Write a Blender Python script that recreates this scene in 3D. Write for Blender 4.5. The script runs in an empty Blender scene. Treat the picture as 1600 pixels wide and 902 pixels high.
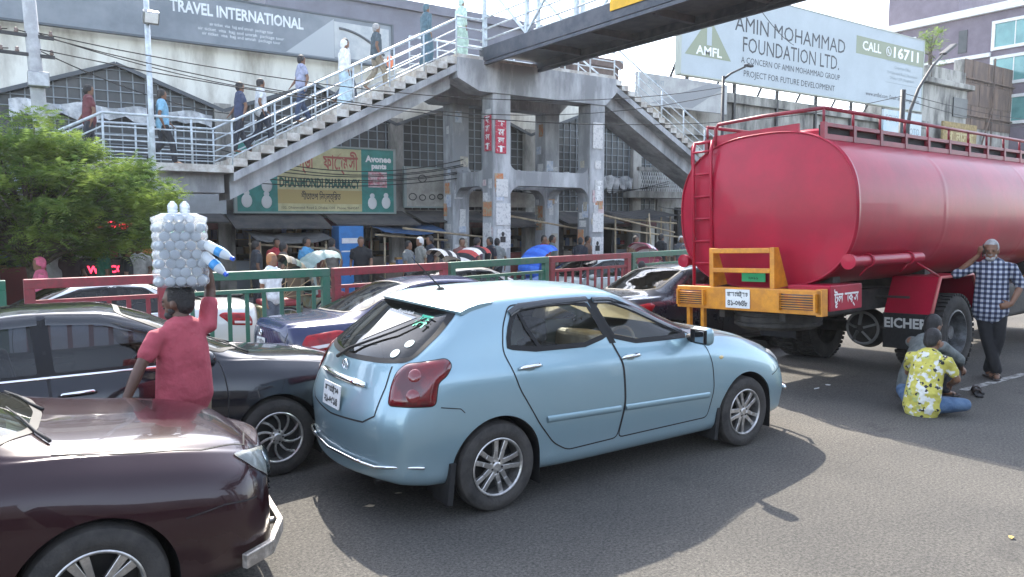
import bpy, bmesh, math, random
import numpy as np
from math import sin, cos, pi, radians, sqrt, atan2
from mathutils import Vector, Matrix, geometry
from mathutils.bvhtree import BVHTree

# ---------------------------------------------------------------- camera, light, exposure
SC = bpy.context.scene
COL = SC.collection
cam_d = bpy.data.cameras.new('camera')
cam = bpy.data.objects.new('camera', cam_d)
COL.objects.link(cam)
cam.location = (0, 0, 1.99)
cam.rotation_euler = (pi/2 - .0915, 0, -.604)
cam_d.sensor_width = 36
cam_d.lens = 26.33
cam_d.clip_start = .05
cam_d.clip_end = 3000
SC.camera = cam

SUN = Vector((.32, .96, 1.0)).normalized()
sun_el = math.asin(SUN.z)
world = bpy.data.worlds.new('World')
SC.world = world
world.use_nodes = True
_nt = world.node_tree
_sky = _nt.nodes.new('ShaderNodeTexSky')
_sky.sky_type = 'NISHITA'
_sky.sun_disc = False
_sky.sun_elevation = sun_el
_sky.sun_rotation = atan2(SUN.x, SUN.y)
_sky.air_density = .85
_sky.dust_density = .8
_sky.ozone_density = .0
_hs = _nt.nodes.new('ShaderNodeHueSaturation')          # polluted city air: a paler sky than clean air gives
_hs.inputs['Saturation'].default_value = .62
_nt.links.new(_sky.outputs[0], _hs.inputs['Color'])
_nt.links.new(_hs.outputs[0], _nt.nodes['Background'].inputs[0])
_nt.nodes['Background'].inputs[1].default_value = .15
sun_d = bpy.data.lights.new('sun', 'SUN')
sun_d.energy = 2.0
sun_d.angle = radians(.6)
sun_d.color = (1, .93, .82)
sun_o = bpy.data.objects.new('sun', sun_d)
COL.objects.link(sun_o)
sun_o.rotation_euler = SUN.to_track_quat('Z', 'Y').to_euler()
sun_o.location = (10, 30, 40)
SC.view_settings.view_transform = 'Standard'
SC.view_settings.look = 'None'
SC.view_settings.gamma = 1
SC.view_settings.exposure = 2.5
SC.cycles.max_bounces = 8
SC.cycles.transparent_max_bounces = 16
SC.cycles.caustics_reflective = False
SC.cycles.caustics_refractive = False

RND = random.Random(11)

# ---------------------------------------------------------------- materials
MATS = {}
def _new(name):
    m = bpy.data.materials.new(name)
    m.use_nodes = True
    return m, m.node_tree, m.node_tree.nodes['Principled BSDF']

def hexc(h):
    h = h.lstrip('#')
    r = [int(h[i:i+2], 16)/255 for i in (0, 2, 4)]
    return tuple(c/12.92 if c <= .04045 else ((c+.055)/1.055)**2.4 for c in r)

def mat(name, col, rough=.6, metal=0, var=.0, scale=4., bump=0., bscale=60., coat=0, spec=.5, col2=None,
        emis=None, estr=1., streak=False, thr=(.42, .62), bdist=.02):
    """plain procedural material: a base colour, a second colour mixed in by noise, fine relief"""
    if name in MATS: return MATS[name]
    m, nt, b = _new(name)
    if isinstance(col, str): col = hexc(col)
    if isinstance(col2, str): col2 = hexc(col2)
    b.inputs['Roughness'].default_value = rough
    b.inputs['Metallic'].default_value = metal
    b.inputs['Coat Weight'].default_value = coat
    b.inputs['Coat Roughness'].default_value = .04
    b.inputs['Specular IOR Level'].default_value = spec
    b.inputs['Base Color'].default_value = (*col, 1)
    if emis is not None:
        b.inputs['Emission Color'].default_value = (*emis, 1)
        b.inputs['Emission Strength'].default_value = estr
    tc = None
    if var or col2 or bump:
        tc = nt.nodes.new('ShaderNodeTexCoord')
    if var or col2:
        n = nt.nodes.new('ShaderNodeTexNoise')
        n.inputs['Scale'].default_value = scale
        n.inputs['Detail'].default_value = 6
        n.inputs['Roughness'].default_value = .65
        if streak:
            mp = nt.nodes.new('ShaderNodeMapping')
            mp.inputs['Scale'].default_value = (1, 1, .3)
            nt.links.new(tc.outputs['Object'], mp.inputs[0])
            nt.links.new(mp.outputs[0], n.inputs['Vector'])
        else:
            nt.links.new(tc.outputs['Object'], n.inputs['Vector'])
        r = nt.nodes.new('ShaderNodeValToRGB')
        c2 = col2 if col2 else tuple(max(0, c*(1-var)) for c in col)
        c1 = col if col2 else tuple(min(1, c*(1+var*.5)) for c in col)
        r.color_ramp.elements[0].position = thr[0]
        r.color_ramp.elements[1].position = thr[1]
        r.color_ramp.elements[0].color = (*c2, 1)
        r.color_ramp.elements[1].color = (*c1, 1)
        nt.links.new(n.outputs['Fac'], r.inputs[0])
        nt.links.new(r.outputs[0], b.inputs['Base Color'])
    if bump:
        n2 = nt.nodes.new('ShaderNodeTexNoise')
        n2.inputs['Scale'].default_value = bscale
        n2.inputs['Detail'].default_value = 4
        nt.links.new(tc.outputs['Object'], n2.inputs['Vector'])
        bp = nt.nodes.new('ShaderNodeBump')
        bp.inputs['Strength'].default_value = bump
        bp.inputs['Distance'].default_value = bdist
        nt.links.new(n2.outputs['Fac'], bp.inputs['Height'])
        nt.links.new(bp.outputs[0], b.inputs['Normal'])
    MATS[name] = m
    return m

def paint(name, col, metal=.3, rough=.3, dust=.25, dustcol=(.35, .31, .27), coat=1.):
    """car paint under a clear coat, with a film of street dust lying on what faces up"""
    if name in MATS: return MATS[name]
    m, nt, b = _new(name)
    if isinstance(col, str): col = hexc(col)
    b.inputs['Metallic'].default_value = metal
    b.inputs['Coat Weight'].default_value = coat
    b.inputs['Specular IOR Level'].default_value = .5*coat
    b.inputs['Coat Roughness'].default_value = .03
    tc = nt.nodes.new('ShaderNodeTexCoord')
    n = nt.nodes.new('ShaderNodeTexNoise')
    n.inputs['Scale'].default_value = 2.2
    n.inputs['Detail'].default_value = 8
    n.inputs['Roughness'].default_value = .7
    nt.links.new(tc.outputs['Object'], n.inputs['Vector'])
    mr = nt.nodes.new('ShaderNodeMapRange')
    mr.inputs[1].default_value = .35
    mr.inputs[2].default_value = .75
    mr.inputs[3].default_value = dust*.35
    mr.inputs[4].default_value = dust
    nt.links.new(n.outputs['Fac'], mr.inputs[0])
    # road dirt thrown up on the lowest part of the body
    sp = nt.nodes.new('ShaderNodeSeparateXYZ')
    nt.links.new(tc.outputs['Object'], sp.inputs[0])
    lo = nt.nodes.new('ShaderNodeMapRange')
    lo.inputs[1].default_value = .52; lo.inputs[2].default_value = .18; lo.inputs[3].default_value = 0; lo.inputs[4].default_value = .30
    nt.links.new(sp.outputs['Z'], lo.inputs[0])
    n3 = nt.nodes.new('ShaderNodeTexNoise'); n3.inputs['Scale'].default_value = 7; n3.inputs['Detail'].default_value = 7
    nt.links.new(tc.outputs['Object'], n3.inputs['Vector'])
    ml = nt.nodes.new('ShaderNodeMath'); ml.operation = 'MULTIPLY'
    nt.links.new(lo.outputs[0], ml.inputs[0]); nt.links.new(n3.outputs['Fac'], ml.inputs[1])
    sm = nt.nodes.new('ShaderNodeMath'); sm.operation = 'ADD'; sm.use_clamp = True
    nt.links.new(mr.outputs[0], sm.inputs[0]); nt.links.new(ml.outputs[0], sm.inputs[1])
    mr = sm
    mx = nt.nodes.new('ShaderNodeMix')
    mx.data_type = 'RGBA'
    mx.inputs[6].default_value = (*col, 1)
    mx.inputs[7].default_value = (*dustcol, 1)
    nt.links.new(mr.outputs[0], mx.inputs[0])
    nt.links.new(mx.outputs[2], b.inputs['Base Color'])
    ad = nt.nodes.new('ShaderNodeMath')
    ad.operation = 'ADD'
    ad.inputs[1].default_value = rough
    nt.links.new(mr.outputs[0], ad.inputs[0])
    nt.links.new(ad.outputs[0], b.inputs['Roughness'])
    cr = nt.nodes.new('ShaderNodeMath')
    cr.operation = 'MULTIPLY_ADD'
    cr.inputs[1].default_value = .35
    cr.inputs[2].default_value = .02
    nt.links.new(mr.outputs[0], cr.inputs[0])
    nt.links.new(cr.outputs[0], b.inputs['Coat Roughness'])
    MATS[name] = m
    return m

def glass(name, tint=(.5, .55, .55), dust=0., dustcol=(.55, .5, .42), f0=1.5):
    """thin pane: tinted see-through, sky reflected by its fresnel, dust film that scatters light"""
    if name in MATS: return MATS[name]
    m, nt, b = _new(name)
    nt.nodes.remove(b)
    out = nt.nodes['Material Output']
    tr = nt.nodes.new('ShaderNodeBsdfTransparent')
    tr.inputs[0].default_value = (*tint, 1)
    gl = nt.nodes.new('ShaderNodeBsdfGlossy')
    gl.inputs['Roughness'].default_value = .015
    fr = nt.nodes.new('ShaderNodeFresnel')
    fr.inputs[0].default_value = f0
    mx = nt.nodes.new('ShaderNodeMixShader')
    nt.links.new(fr.outputs[0], mx.inputs[0])
    last = tr
    if dust:
        df = nt.nodes.new('ShaderNodeBsdfDiffuse')
        df.inputs[0].default_value = (*dustcol, 1)
        tl = nt.nodes.new('ShaderNodeBsdfTranslucent')
        tl.inputs[0].default_value = (*dustcol, 1)
        a = nt.nodes.new('ShaderNodeMixShader')
        a.inputs[0].default_value = .5
        nt.links.new(df.outputs[0], a.inputs[1])
        nt.links.new(tl.outputs[0], a.inputs[2])
        n = nt.nodes.new('ShaderNodeTexNoise')
        n.inputs['Scale'].default_value = 3
        n.inputs['Detail'].default_value = 6
        tc = nt.nodes.new('ShaderNodeTexCoord')
        nt.links.new(tc.outputs['Object'], n.inputs['Vector'])
        mr = nt.nodes.new('ShaderNodeMapRange')
        mr.inputs[1].default_value = .3
        mr.inputs[2].default_value = .7
        mr.inputs[3].default_value = dust*.6
        mr.inputs[4].default_value = dust*1.3
        nt.links.new(n.outputs['Fac'], mr.inputs[0])
        d2 = nt.nodes.new('ShaderNodeMixShader')
        nt.links.new(mr.outputs[0], d2.inputs[0])
        nt.links.new(tr.outputs[0], d2.inputs[1])
        nt.links.new(a.outputs[0], d2.inputs[2])
        last = d2
    nt.links.new(last.outputs[0], mx.inputs[1])
    nt.links.new(gl.outputs[0], mx.inputs[2])
    nt.links.new(mx.outputs[0], out.inputs[0])
    MATS[name] = m
    return m

# ---------------------------------------------------------------- object helpers
def tag(o, label=None, cat=None, group=None, kind=None):
    if label: o['label'] = label
    if cat: o['category'] = cat
    if group: o['group'] = group
    if kind: o['kind'] = kind
    return o

def thing(name, label, cat, loc=(0, 0, 0), rz=0., group=None):
    o = bpy.data.objects.new(name, None)
    o.empty_display_size = .2
    COL.objects.link(o)
    o.location = loc
    o.rotation_euler = (0, 0, rz)
    return tag(o, label, cat, group)

def link(name, me, mats=None, parent=None, smooth=False):
    o = bpy.data.objects.new(name, me)
    COL.objects.link(o)
    if mats is not None and not me.materials:
        for m in (mats if isinstance(mats, (list, tuple)) else [mats]): me.materials.append(m)
    if smooth: me.shade_smooth()
    if parent: o.parent = parent
    return o

def copy_tree(o, parent=None):
    c = o.copy()
    COL.objects.link(c)
    if parent: c.parent = parent
    for ch in list(o.children): copy_tree(ch, c)
    return c

def basis(d):
    d = Vector(d).normalized()
    a = Vector((0, 0, 1)) if abs(d.z) < .95 else Vector((1, 0, 0))
    x = a.cross(d).normalized()
    return x, d.cross(x)

class MB:
    def __init__(s): s.V = []; s.F = []; s.I = []
    def add(s, vs, fs, mi=0):
        n = len(s.V)
        s.V += [tuple(v) for v in vs]
        s.F += [tuple(i+n for i in f) for f in fs]
        s.I += [mi]*len(fs)
        return s
    def bx(s, x0, x1, y0, y1, z0, z1, mi=0):
        v = [(x, y, z) for z in (z0, z1) for y in (y0, y1) for x in (x0, x1)]
        return s.add(v, [(0, 2, 3, 1), (4, 5, 7, 6), (0, 1, 5, 4), (2, 6, 7, 3), (0, 4, 6, 2), (1, 3, 7, 5)], mi)
    def box(s, c, sz, rot=None, mi=0):
        v = [Vector(((i & 1)-.5, ((i >> 1) & 1)-.5, (i >> 2)-.5)) for i in range(8)]
        v = [Vector((p.x*sz[0], p.y*sz[1], p.z*sz[2])) for p in v]
        if rot is not None: v = [rot @ p for p in v]
        v = [p+Vector(c) for p in v]
        return s.add(v, [(0, 2, 3, 1), (4, 5, 7, 6), (0, 1, 5, 4), (2, 6, 7, 3), (0, 4, 6, 2), (1, 3, 7, 5)], mi)
    def bar(s, a, b, w, h, mi=0):
        """rectangular bar from a to b, w wide sideways and h high"""
        a = Vector(a); b = Vector(b)
        x, y = basis(b-a)
        v = []
        for p in (a, b):
            for sx, sy in ((-1, -1), (1, -1), (1, 1), (-1, 1)): v.append(p+x*sx*w/2+y*sy*h/2)
        return s.add(v, [(3, 2, 1, 0), (4, 5, 6, 7), (0, 1, 5, 4), (1, 2, 6, 5), (2, 3, 7, 6), (3, 0, 4, 7)], mi)
    def tube(s, a, b, r0, r1=None, n=8, caps=True, mi=0):
        r1 = r0 if r1 is None else r1
        a = Vector(a); b = Vector(b)
        x, y = basis(b-a)
        v = []
        for p, r in ((a, r0), (b, r1)):
            for i in range(n):
                t = 2*pi*i/n
                v.append(p+(x*cos(t)+y*sin(t))*r)
        f = [(i, (i+1) % n, n+(i+1) % n, n+i) for i in range(n)]
        if caps: f += [tuple(range(n-1, -1, -1)), tuple(range(n, 2*n))]
        return s.add(v, f, mi)
    def path(s, pts, r, n=6, closed=False, mi=0):
        pts = [Vector(p) for p in pts]
        N = len(pts)
        rr = r if isinstance(r, (list, tuple)) else [r]*N
        v = []; px = None
        for i, p in enumerate(pts):
            if closed: d = pts[(i+1) % N]-pts[i-1]
            else: d = pts[min(i+1, N-1)]-pts[max(i-1, 0)]
            d.normalize()
            if px is None: x, y = basis(d)
            else:
                x = (px-d*px.dot(d)).normalized(); y = d.cross(x)
            px = x
            for k in range(n):
                t = 2*pi*k/n
                v.append(p+(x*cos(t)+y*sin(t))*rr[i])
        f = []
        for i in range(N if closed else N-1):
            j = (i+1) % N
            for k in range(n):
                f.append((i*n+k, i*n+(k+1) % n, j*n+(k+1) % n, j*n+k))
        if not closed: f += [tuple(range(n-1, -1, -1)), tuple(range((N-1)*n, N*n))]
        return s.add(v, f, mi)
    def lathe(s, prof, o=(0, 0, 0), d=(0, 0, 1), n=24, mi=0, a0=0, a1=2*pi):
        """prof: (radius, height along d)"""
        o = Vector(o); d = Vector(d).normalized()
        x, y = basis(d)
        full = abs(a1-a0-2*pi) < 1e-6
        m = n if full else n+1
        v = []; f = []
        for r, h in prof:
            for i in range(m):
                t = a0+(a1-a0)*i/n
                v.append(o+d*h+(x*cos(t)+y*sin(t))*r)
        for j in range(len(prof)-1):
            for i in range(n):
                k = (i+1) % m
                f.append((j*m+i, j*m+k, (j+1)*m+k, (j+1)*m+i))
        return s.add(v, f, mi)
    def ell(s, c, r, n=12, m=8, rot=None, mi=0):
        v = []; c = Vector(c)
        for j in range(m+1):
            p = pi*j/m
            for i in range(n):
                t = 2*pi*i/n
                q = Vector((r[0]*sin(p)*cos(t), r[1]*sin(p)*sin(t), r[2]*cos(p)))
                if rot is not None: q = rot @ q
                v.append(c+q)
        f = [(j*n+i, (j+1)*n+i, (j+1)*n+(i+1) % n, j*n+(i+1) % n) for j in range(m) for i in range(n)]
        return s.add(v, f, mi)
    def prism(s, poly, f3, d, mi=0):
        """poly: 2-d outline, f3 maps it to space, d: extrusion vector"""
        n = len(poly); d = Vector(d)
        a = [Vector(f3(*p)) for p in poly]
        v = a+[p+d for p in a]
        f = [tuple(range(n-1, -1, -1)), tuple(range(n, 2*n))]
        f += [(i, (i+1) % n, n+(i+1) % n, n+i) for i in range(n)]
        return s.add(v, f, mi)
    def mesh(s, name='mesh'):
        me = bpy.data.meshes.new(name)
        me.from_pydata(s.V, [], s.F)
        return me
    def build(s, name, mats, parent=None, smooth=False, bevel=0, fix=True, seg=2, auto=None):
        me = s.mesh(name)
        for m in (mats if isinstance(mats, (list, tuple)) else [mats]): me.materials.append(m)
        if any(s.I): me.polygons.foreach_set('material_index', s.I)
        if fix:
            bm = bmesh.new(); bm.from_mesh(me)
            bmesh.ops.recalc_face_normals(bm, faces=bm.faces)
            bm.to_mesh(me); bm.free()
        o = link(name, me, None, parent)
        if smooth:
            me.shade_smooth()
            if smooth == 'auto':
                try: me.set_sharp_from_angle(angle=radians(38))
                except Exception: pass
        if bevel:
            b = o.modifiers.new('bevel', 'BEVEL')
            b.width = bevel; b.segments = seg; b.limit_method = 'ANGLE'; b.angle_limit = radians(40)
        return o

def text_obj(name, s, size, M4, m, parent=None, width=None, depth=.0, bold=0., align='CENTER'):
    """flat lettering turned into a mesh; M4 places it (x along the line, y up, z out)"""
    c = bpy.data.curves.new('lettering', 'FONT')
    c.body = s
    c.size = size
    c.align_x = align
    c.align_y = 'CENTER'
    c.extrude = depth
    c.offset = bold
    c.resolution_u = 2
    o = bpy.data.objects.new('lettering', c)
    COL.objects.link(o)
    dg = bpy.context.evaluated_depsgraph_get()
    me = bpy.data.meshes.new_from_object(o.evaluated_get(dg))
    bpy.data.objects.remove(o)
    bpy.data.curves.remove(c)
    if width and len(me.vertices):
        xs = [v.co.x for v in me.vertices]
        w = max(xs)-min(xs)
        k = width/w if w > 0 else 1
        mid = (max(xs)+min(xs))/2
        for v in me.vertices: v.co.x = (v.co.x-mid)*k
    me.transform(M4)
    me.materials.clear()
    me.materials.append(m)
    return link(name, me, None, parent)

def frame4(o, x, y):
    """matrix with origin o, text direction x, up y"""
    x = Vector(x).normalized(); y = Vector(y).normalized(); z = x.cross(y)
    M_ = Matrix.Identity(4)
    for i in range(3):
        M_[i][0] = x[i]; M_[i][1] = y[i]; M_[i][2] = z[i]; M_[i][3] = o[i]
    return M_

def facing(x, y, z):            # lettering on a wall that looks towards the road (-Y)
    return frame4((x, y, z), (1, 0, 0), (0, 0, 1))

BLACK = mat('black_rubber', (.012, .012, .013), .75, var=.3, scale=20)
DARK = mat('dark_metal', (.02, .02, .022), .55, var=.3, scale=8)
CHROME = mat('chrome', (.75, .76, .77), .12, 1)
STEEL = mat('grey_steel', (.32, .33, .34), .4, .8, var=.2, scale=10)
WHITE = mat('white_enamel', (.72, .73, .72), .4, var=.1, scale=6)
INKBLACK = mat('black_ink', (.012, .012, .014), .5)
# ---------------------------------------------------------------- cars
def pchip(x, y, xq):
    x = np.asarray(x, float); y = np.asarray(y, float)
    h = np.diff(x); d = np.diff(y, axis=0)/h[:, None]
    m = np.zeros_like(y)
    for i in range(1, len(x)-1):
        w1 = 2*h[i]+h[i-1]; w2 = h[i]+2*h[i-1]
        a = d[i-1]; b = d[i]
        ok = (a*b) > 0
        with np.errstate(divide='ignore', invalid='ignore'):
            t = (w1+w2)/(w1/a+w2/b)
        m[i] = np.where(ok, t, 0)
    m[0] = d[0]; m[-1] = d[-1]
    k = np.clip(np.searchsorted(x, xq, side='right')-1, 0, len(x)-2)
    t = ((xq-x[k])/h[k])[:, None]
    hk = h[k][:, None]
    return ((2*t**3-3*t**2+1)*y[k]+(t**3-2*t**2+t)*hk*m[k]+(-2*t**3+3*t**2)*y[k+1]+(t**3-t**2)*hk*m[k+1])

def catmull(P, counts):
    """P: [K,3] polyline, counts per segment -> interpolated points"""
    K = len(P)
    q = np.concatenate([[0], np.cumsum(np.maximum(np.linalg.norm(np.diff(P, axis=0), axis=1), 1e-4)**.5)])
    m = np.zeros_like(P)
    for i in range(K):
        a = max(i-1, 0); b = min(i+1, K-1)
        m[i] = (P[b]-P[a])/(q[b]-q[a])
    out = []
    for i in range(K-1):
        h = q[i+1]-q[i]
        for j in range(counts[i]):
            t = j/counts[i]
            out.append((2*t**3-3*t**2+1)*P[i]+(t**3-2*t**2+t)*h*m[i]+(-2*t**3+3*t**2)*P[i+1]+(t**3-t**2)*h*m[i+1])
    out.append(P[-1])
    return np.array(out)

def chaikin(p, n=2, closed=True):
    p = [Vector(q) for q in p]
    for _ in range(n):
        o = []
        N = len(p)
        rng = range(N if closed else N-1)
        if not closed: o.append(p[0])
        for i in rng:
            a, b = p[i], p[(i+1) % N]
            o += [a*.75+b*.25, a*.25+b*.75]
        if not closed: o.append(p[-1])
        p = o
    return p

def fillet(p, r=.04, k=4):
    p = [Vector(q) for q in p]; n = len(p); o = []
    for i in range(n):
        a, b, c = p[i-1], p[i], p[(i+1) % n]
        la = min(r, (a-b).length*.45); lc = min(r, (c-b).length*.45)
        s_ = b+(a-b).normalized()*la; e = b+(c-b).normalized()*lc
        for j in range(k+1):
            t = j/k
            o.append(s_*(1-t)**2+b*2*t*(1-t)+e*t*t)
    return o

def inpoly(x, y, poly):
    c = False; n = len(poly); j = n-1
    for i in range(n):
        xi, yi = poly[i][0], poly[i][1]; xj, yj = poly[j][0], poly[j][1]
        if ((yi > y) != (yj > y)) and (x < (xj-xi)*(y-yi)/(yj-yi+1e-12)+xi): c = not c
        j = i
    return c

def offset_poly(p, d, closed=True):
    n = len(p); out = []
    area = sum(p[i][0]*p[(i+1) % n][1]-p[(i+1) % n][0]*p[i][1] for i in range(n)) if closed else 1
    sg = 1 if area > 0 else -1
    for i in range(n):
        a = p[i-1] if (closed or i) else p[i]
        b = p[(i+1) % n] if (closed or i < n-1) else p[i]
        t = Vector((b[0]-a[0], b[1]-a[1]))
        if t.length < 1e-9: t = Vector((1, 0))
        t.normalize()
        out.append(Vector((p[i][0]+t.y*d*sg, p[i][1]-t.x*d*sg)))
    return out

AX = {'R': (lambda a, b: ((a, -3, b), (0, 1, 0))), 'L': (lambda a, b: ((a, 3, b), (0, -1, 0))),
      'B': (lambda a, b: ((-4, a, b), (1, 0, 0))), 'F': (lambda a, b: ((7, a, b), (-1, 0, 0))),
      'T': (lambda a, b: ((a, b, 4), (0, 0, -1))),
      'BR': (lambda a, b: ((a*.7071-3.5, -a*.7071-3.5, b), (.7071, .7071, 0))), 'BL': (lambda a, b: ((a*.7071-3.5, a*.7071+3.5, b), (.7071, -.7071, 0))),
      'FR': (lambda a, b: ((3.0-a*.5+3, -a*.866-1.732*1, b), (-.866, .5, 0))), 'FL': (lambda a, b: ((3.0-a*.5+3, a*.866+1.732*1, b), (-.866, -.5, 0)))}

class Body:
    """smooth car shell lofted from cross-sections; panels, panes and lamps are laid on it"""
    def __init__(s, stations, res=1., bulge=(.07, .07)):
        S = []
        for st in stations:
            u, hw, zb, zl, yl, zr, yr, zc = st[:8]
            du = st[8] if len(st) > 8 else (0, 0, 0)      # extra u at bumper, belt, roof rail
            H = zl-zb
            g = .15*(zr-zl)
            r = [(0, zb+.02), (hw*.84, zb), (hw*.945, zb+.035), (hw*.972, zb+.20*H), (hw, zb+.5*H),
                 (hw*.6+yl*.4+.012, zb+.83*H), (yl, zl), ((yl+yr)/2+g*.35, (zl+zr)/2), (yr, zr),
                 (yr*.84, zr+(zc-zr)*.5), (yr*.45, zr+(zc-zr)*.9), (0, zc)]
            uu = [du[0]]*5+[du[0]*.4+du[1]*.6, du[1], (du[1]+du[2])/2]+[du[2]]*4
            S.append([(u+q, y, z) for q, (y, z) in zip(uu, r)])
        S = np.array(S)                                    # [ns, nk, 3]
        tau = np.array([st[0] for st in stations], float)
        L = tau[-1]-tau[0]
        nu = int(L/.022*res)
        xq = np.unique(np.concatenate([np.linspace(tau[0], tau[-1], nu), np.linspace(tau[0], tau[0]+.25, int(16*res)), np.linspace(tau[-1]-.25, tau[-1], int(16*res))]))
        G = np.stack([pchip(tau, S[:, k, :], xq) for k in range(S.shape[1])], 1)
        cnt = [max(1, int(c*res)) for c in (8, 3, 6, 8, 10, 6, 9, 9, 4, 9, 12)]
        G = np.stack([catmull(G[i], cnt) for i in range(len(xq))], 0)
        Ns, Nk = G.shape[:2]
        V = []; F = []
        idR = np.arange(Ns*Nk).reshape(Ns, Nk)
        V += G.reshape(-1, 3).tolist()
        Gm = G.copy(); Gm[..., 1] *= -1
        idL = idR+Ns*Nk
        V += Gm.reshape(-1, 3).tolist()
        for i in range(Ns-1):
            for k in range(Nk-1):
                F.append((idR[i, k], idR[i+1, k], idR[i+1, k+1], idR[i, k+1]))
                F.append((idL[i, k], idL[i, k+1], idL[i+1, k+1], idL[i+1, k]))
        M_ = max(8, int(26*res))
        for end, sg in ((0, -1), (Ns-1, 1)):
            B = bulge[0] if end == 0 else bulge[1]
            base = len(V)
            for k in range(Nk):
                u, y, z = G[end, k]
                for j in range(M_+1):
                    t = 1-2*j/M_
                    V.append((u+sg*B*(1-t*t)*min(1, y/.3), y*t, z))
            for k in range(Nk-1):
                for j in range(M_):
                    a = base+k*(M_+1)+j
                    q = (a, a+1, a+M_+2, a+M_+1)
                    F.append(q if sg < 0 else q[::-1])
        bm = bmesh.new()
        vs = [bm.verts.new(v) for v in V]
        for f in F:
            try: bm.faces.new([vs[i] for i in f])
            except ValueError: pass
        bmesh.ops.remove_doubles(bm, verts=bm.verts, dist=.0012)
        bmesh.ops.dissolve_degenerate(bm, edges=bm.edges, dist=.0004)
        bmesh.ops.recalc_face_normals(bm, faces=bm.faces)
        bm.normal_update()
        s.bm = bm
        s.bvh = BVHTree.FromBMesh(bm)
        bm.verts.index_update()
        s.nrm = {v: v.normal.copy() for v in bm.verts}
        s.regions = []
    def hit(s, ax, a, b):
        o, d = AX[ax](a, b)
        loc, n, i, t = s.bvh.ray_cast(Vector(o), Vector(d))
        if loc is None:
            loc, n, i, t = s.bvh.find_nearest(Vector(o)+Vector(d)*3)
        if n.dot(Vector(d)) > 0: n = -n
        return loc, n
    def patch(s, ax, poly, off=.003, bulge=0, res=.03, both=False, edge=.03):
        """pane or lens lying on the shell inside an outline"""
        P = [Vector((q[0], q[1])) for q in poly]
        dn = []
        for i in range(len(P)):
            a, b = P[i], P[(i+1) % len(P)]
            k = max(1, int((b-a).length/res))
            dn += [a+(b-a)*j/k for j in range(k)]
        x0 = min(p.x for p in dn); x1 = max(p.x for p in dn); y0 = min(p.y for p in dn); y1 = max(p.y for p in dn)
        n0 = len(dn); inner = []
        def dist(p):
            best = 9
            for i in range(n0):
                a, b = dn[i], dn[(i+1) % n0]
                ab = b-a
                t = max(0, min(1, (p-a).dot(ab)/max(ab.length_squared, 1e-9)))
                best = min(best, (a+ab*t-p).length)
            return best
        gy_ = y0+res/2
        while gy_ < y1:
            gx_ = x0+res/2
            while gx_ < x1:
                p = Vector((gx_, gy_))
                if inpoly(p.x, p.y, dn) and dist(p) > res*.4: inner.append(p)
                gx_ += res
            gy_ += res
        vs, es, fs = geometry.delaunay_2d_cdt(dn+inner, [(i, (i+1) % n0) for i in range(n0)], [], 1, 1e-6)[:3]
        out = []
        for q in vs:
            l, n = s.hit(ax, q.x, q.y)
            h = off
            if bulge:
                h += bulge*min(1, dist(q)/edge)**.6
            out.append(l+n*h)
        d = Vector(AX[ax](0, 0)[1]); tris = []
        for f in fs:
            nn = (out[f[1]]-out[f[0]]).cross(out[f[2]]-out[f[0]])
            tris.append(tuple(f) if nn.dot(d) < 0 else tuple(f)[::-1])
        return out, tris
    def ribbon(s, ax, line, w, off=.004, closed=True, step=.03, thick=0):
        P = [Vector((q[0], q[1])) for q in line]
        dn = []
        N = len(P)
        for i in range(N if closed else N-1):
            a, b = P[i], P[(i+1) % N]
            k = max(1, int((b-a).length/step))
            dn += [a+(b-a)*j/k for j in range(k)]
        if not closed: dn.append(P[-1])
        A = offset_poly(dn, w/2, closed); B = offset_poly(dn, -w/2, closed)
        m = len(dn); v = []
        for i in range(m):
            l, n = s.hit(ax, dn[i].x, dn[i].y)
            for q in (A[i], B[i]):
                l2, n2 = s.hit(ax, q.x, q.y)
                if (l2-l).length > w*2.5: l2 = l
                v.append(l2+n2*off)
        f = [(2*i, 2*i+1, 2*((i+1) % m)+1, 2*((i+1) % m)) for i in range(m if closed else m-1)]
        if thick:
            for i in range(m):
                l, n = s.hit(ax, dn[i].x, dn[i].y)
                v[2*i] = tuple(v[2*i]); v[2*i+1] = tuple(v[2*i+1])
                v.append(Vector(l)+n*(off+thick))
            k = 2*m
            f = []
            for i in range(m if closed else m-1):
                j = (i+1) % m
                f += [(2*i, k+i, k+j, 2*j), (k+i, 2*i+1, 2*j+1, k+j)]
        return v, f
    def arches(s, wheels, Ra, zw):
        bm = s.bm
        kill = set()
        for f in bm.faces:
            c = f.calc_center_median()
            if abs(c.y) < .42 or c.z > zw+Ra+.02: continue
            for uw in wheels:
                d = sqrt((c.x-uw)**2+(c.z-zw)**2)
                if d < Ra or (c.z < zw and abs(c.x-uw) < Ra): kill.add(f)
        edge = set()
        for f in kill:
            for v in f.verts:
                if any(g not in kill for g in v.link_faces): edge.add(v)
        bmesh.ops.delete(bm, geom=list(kill), context='FACES')
        for v in edge:
            if not v.is_valid or abs(v.co.y) < .45: continue
            uw = min(wheels, key=lambda w: abs(w-v.co.x))
            if v.co.z > zw:
                d = Vector((v.co.x-uw, v.co.z-zw)); d = d.normalized()*Ra
                v.co.x = uw+d.x; v.co.z = zw+d.y
            else:
                v.co.x = uw+(Ra if v.co.x > uw else -Ra)
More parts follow.
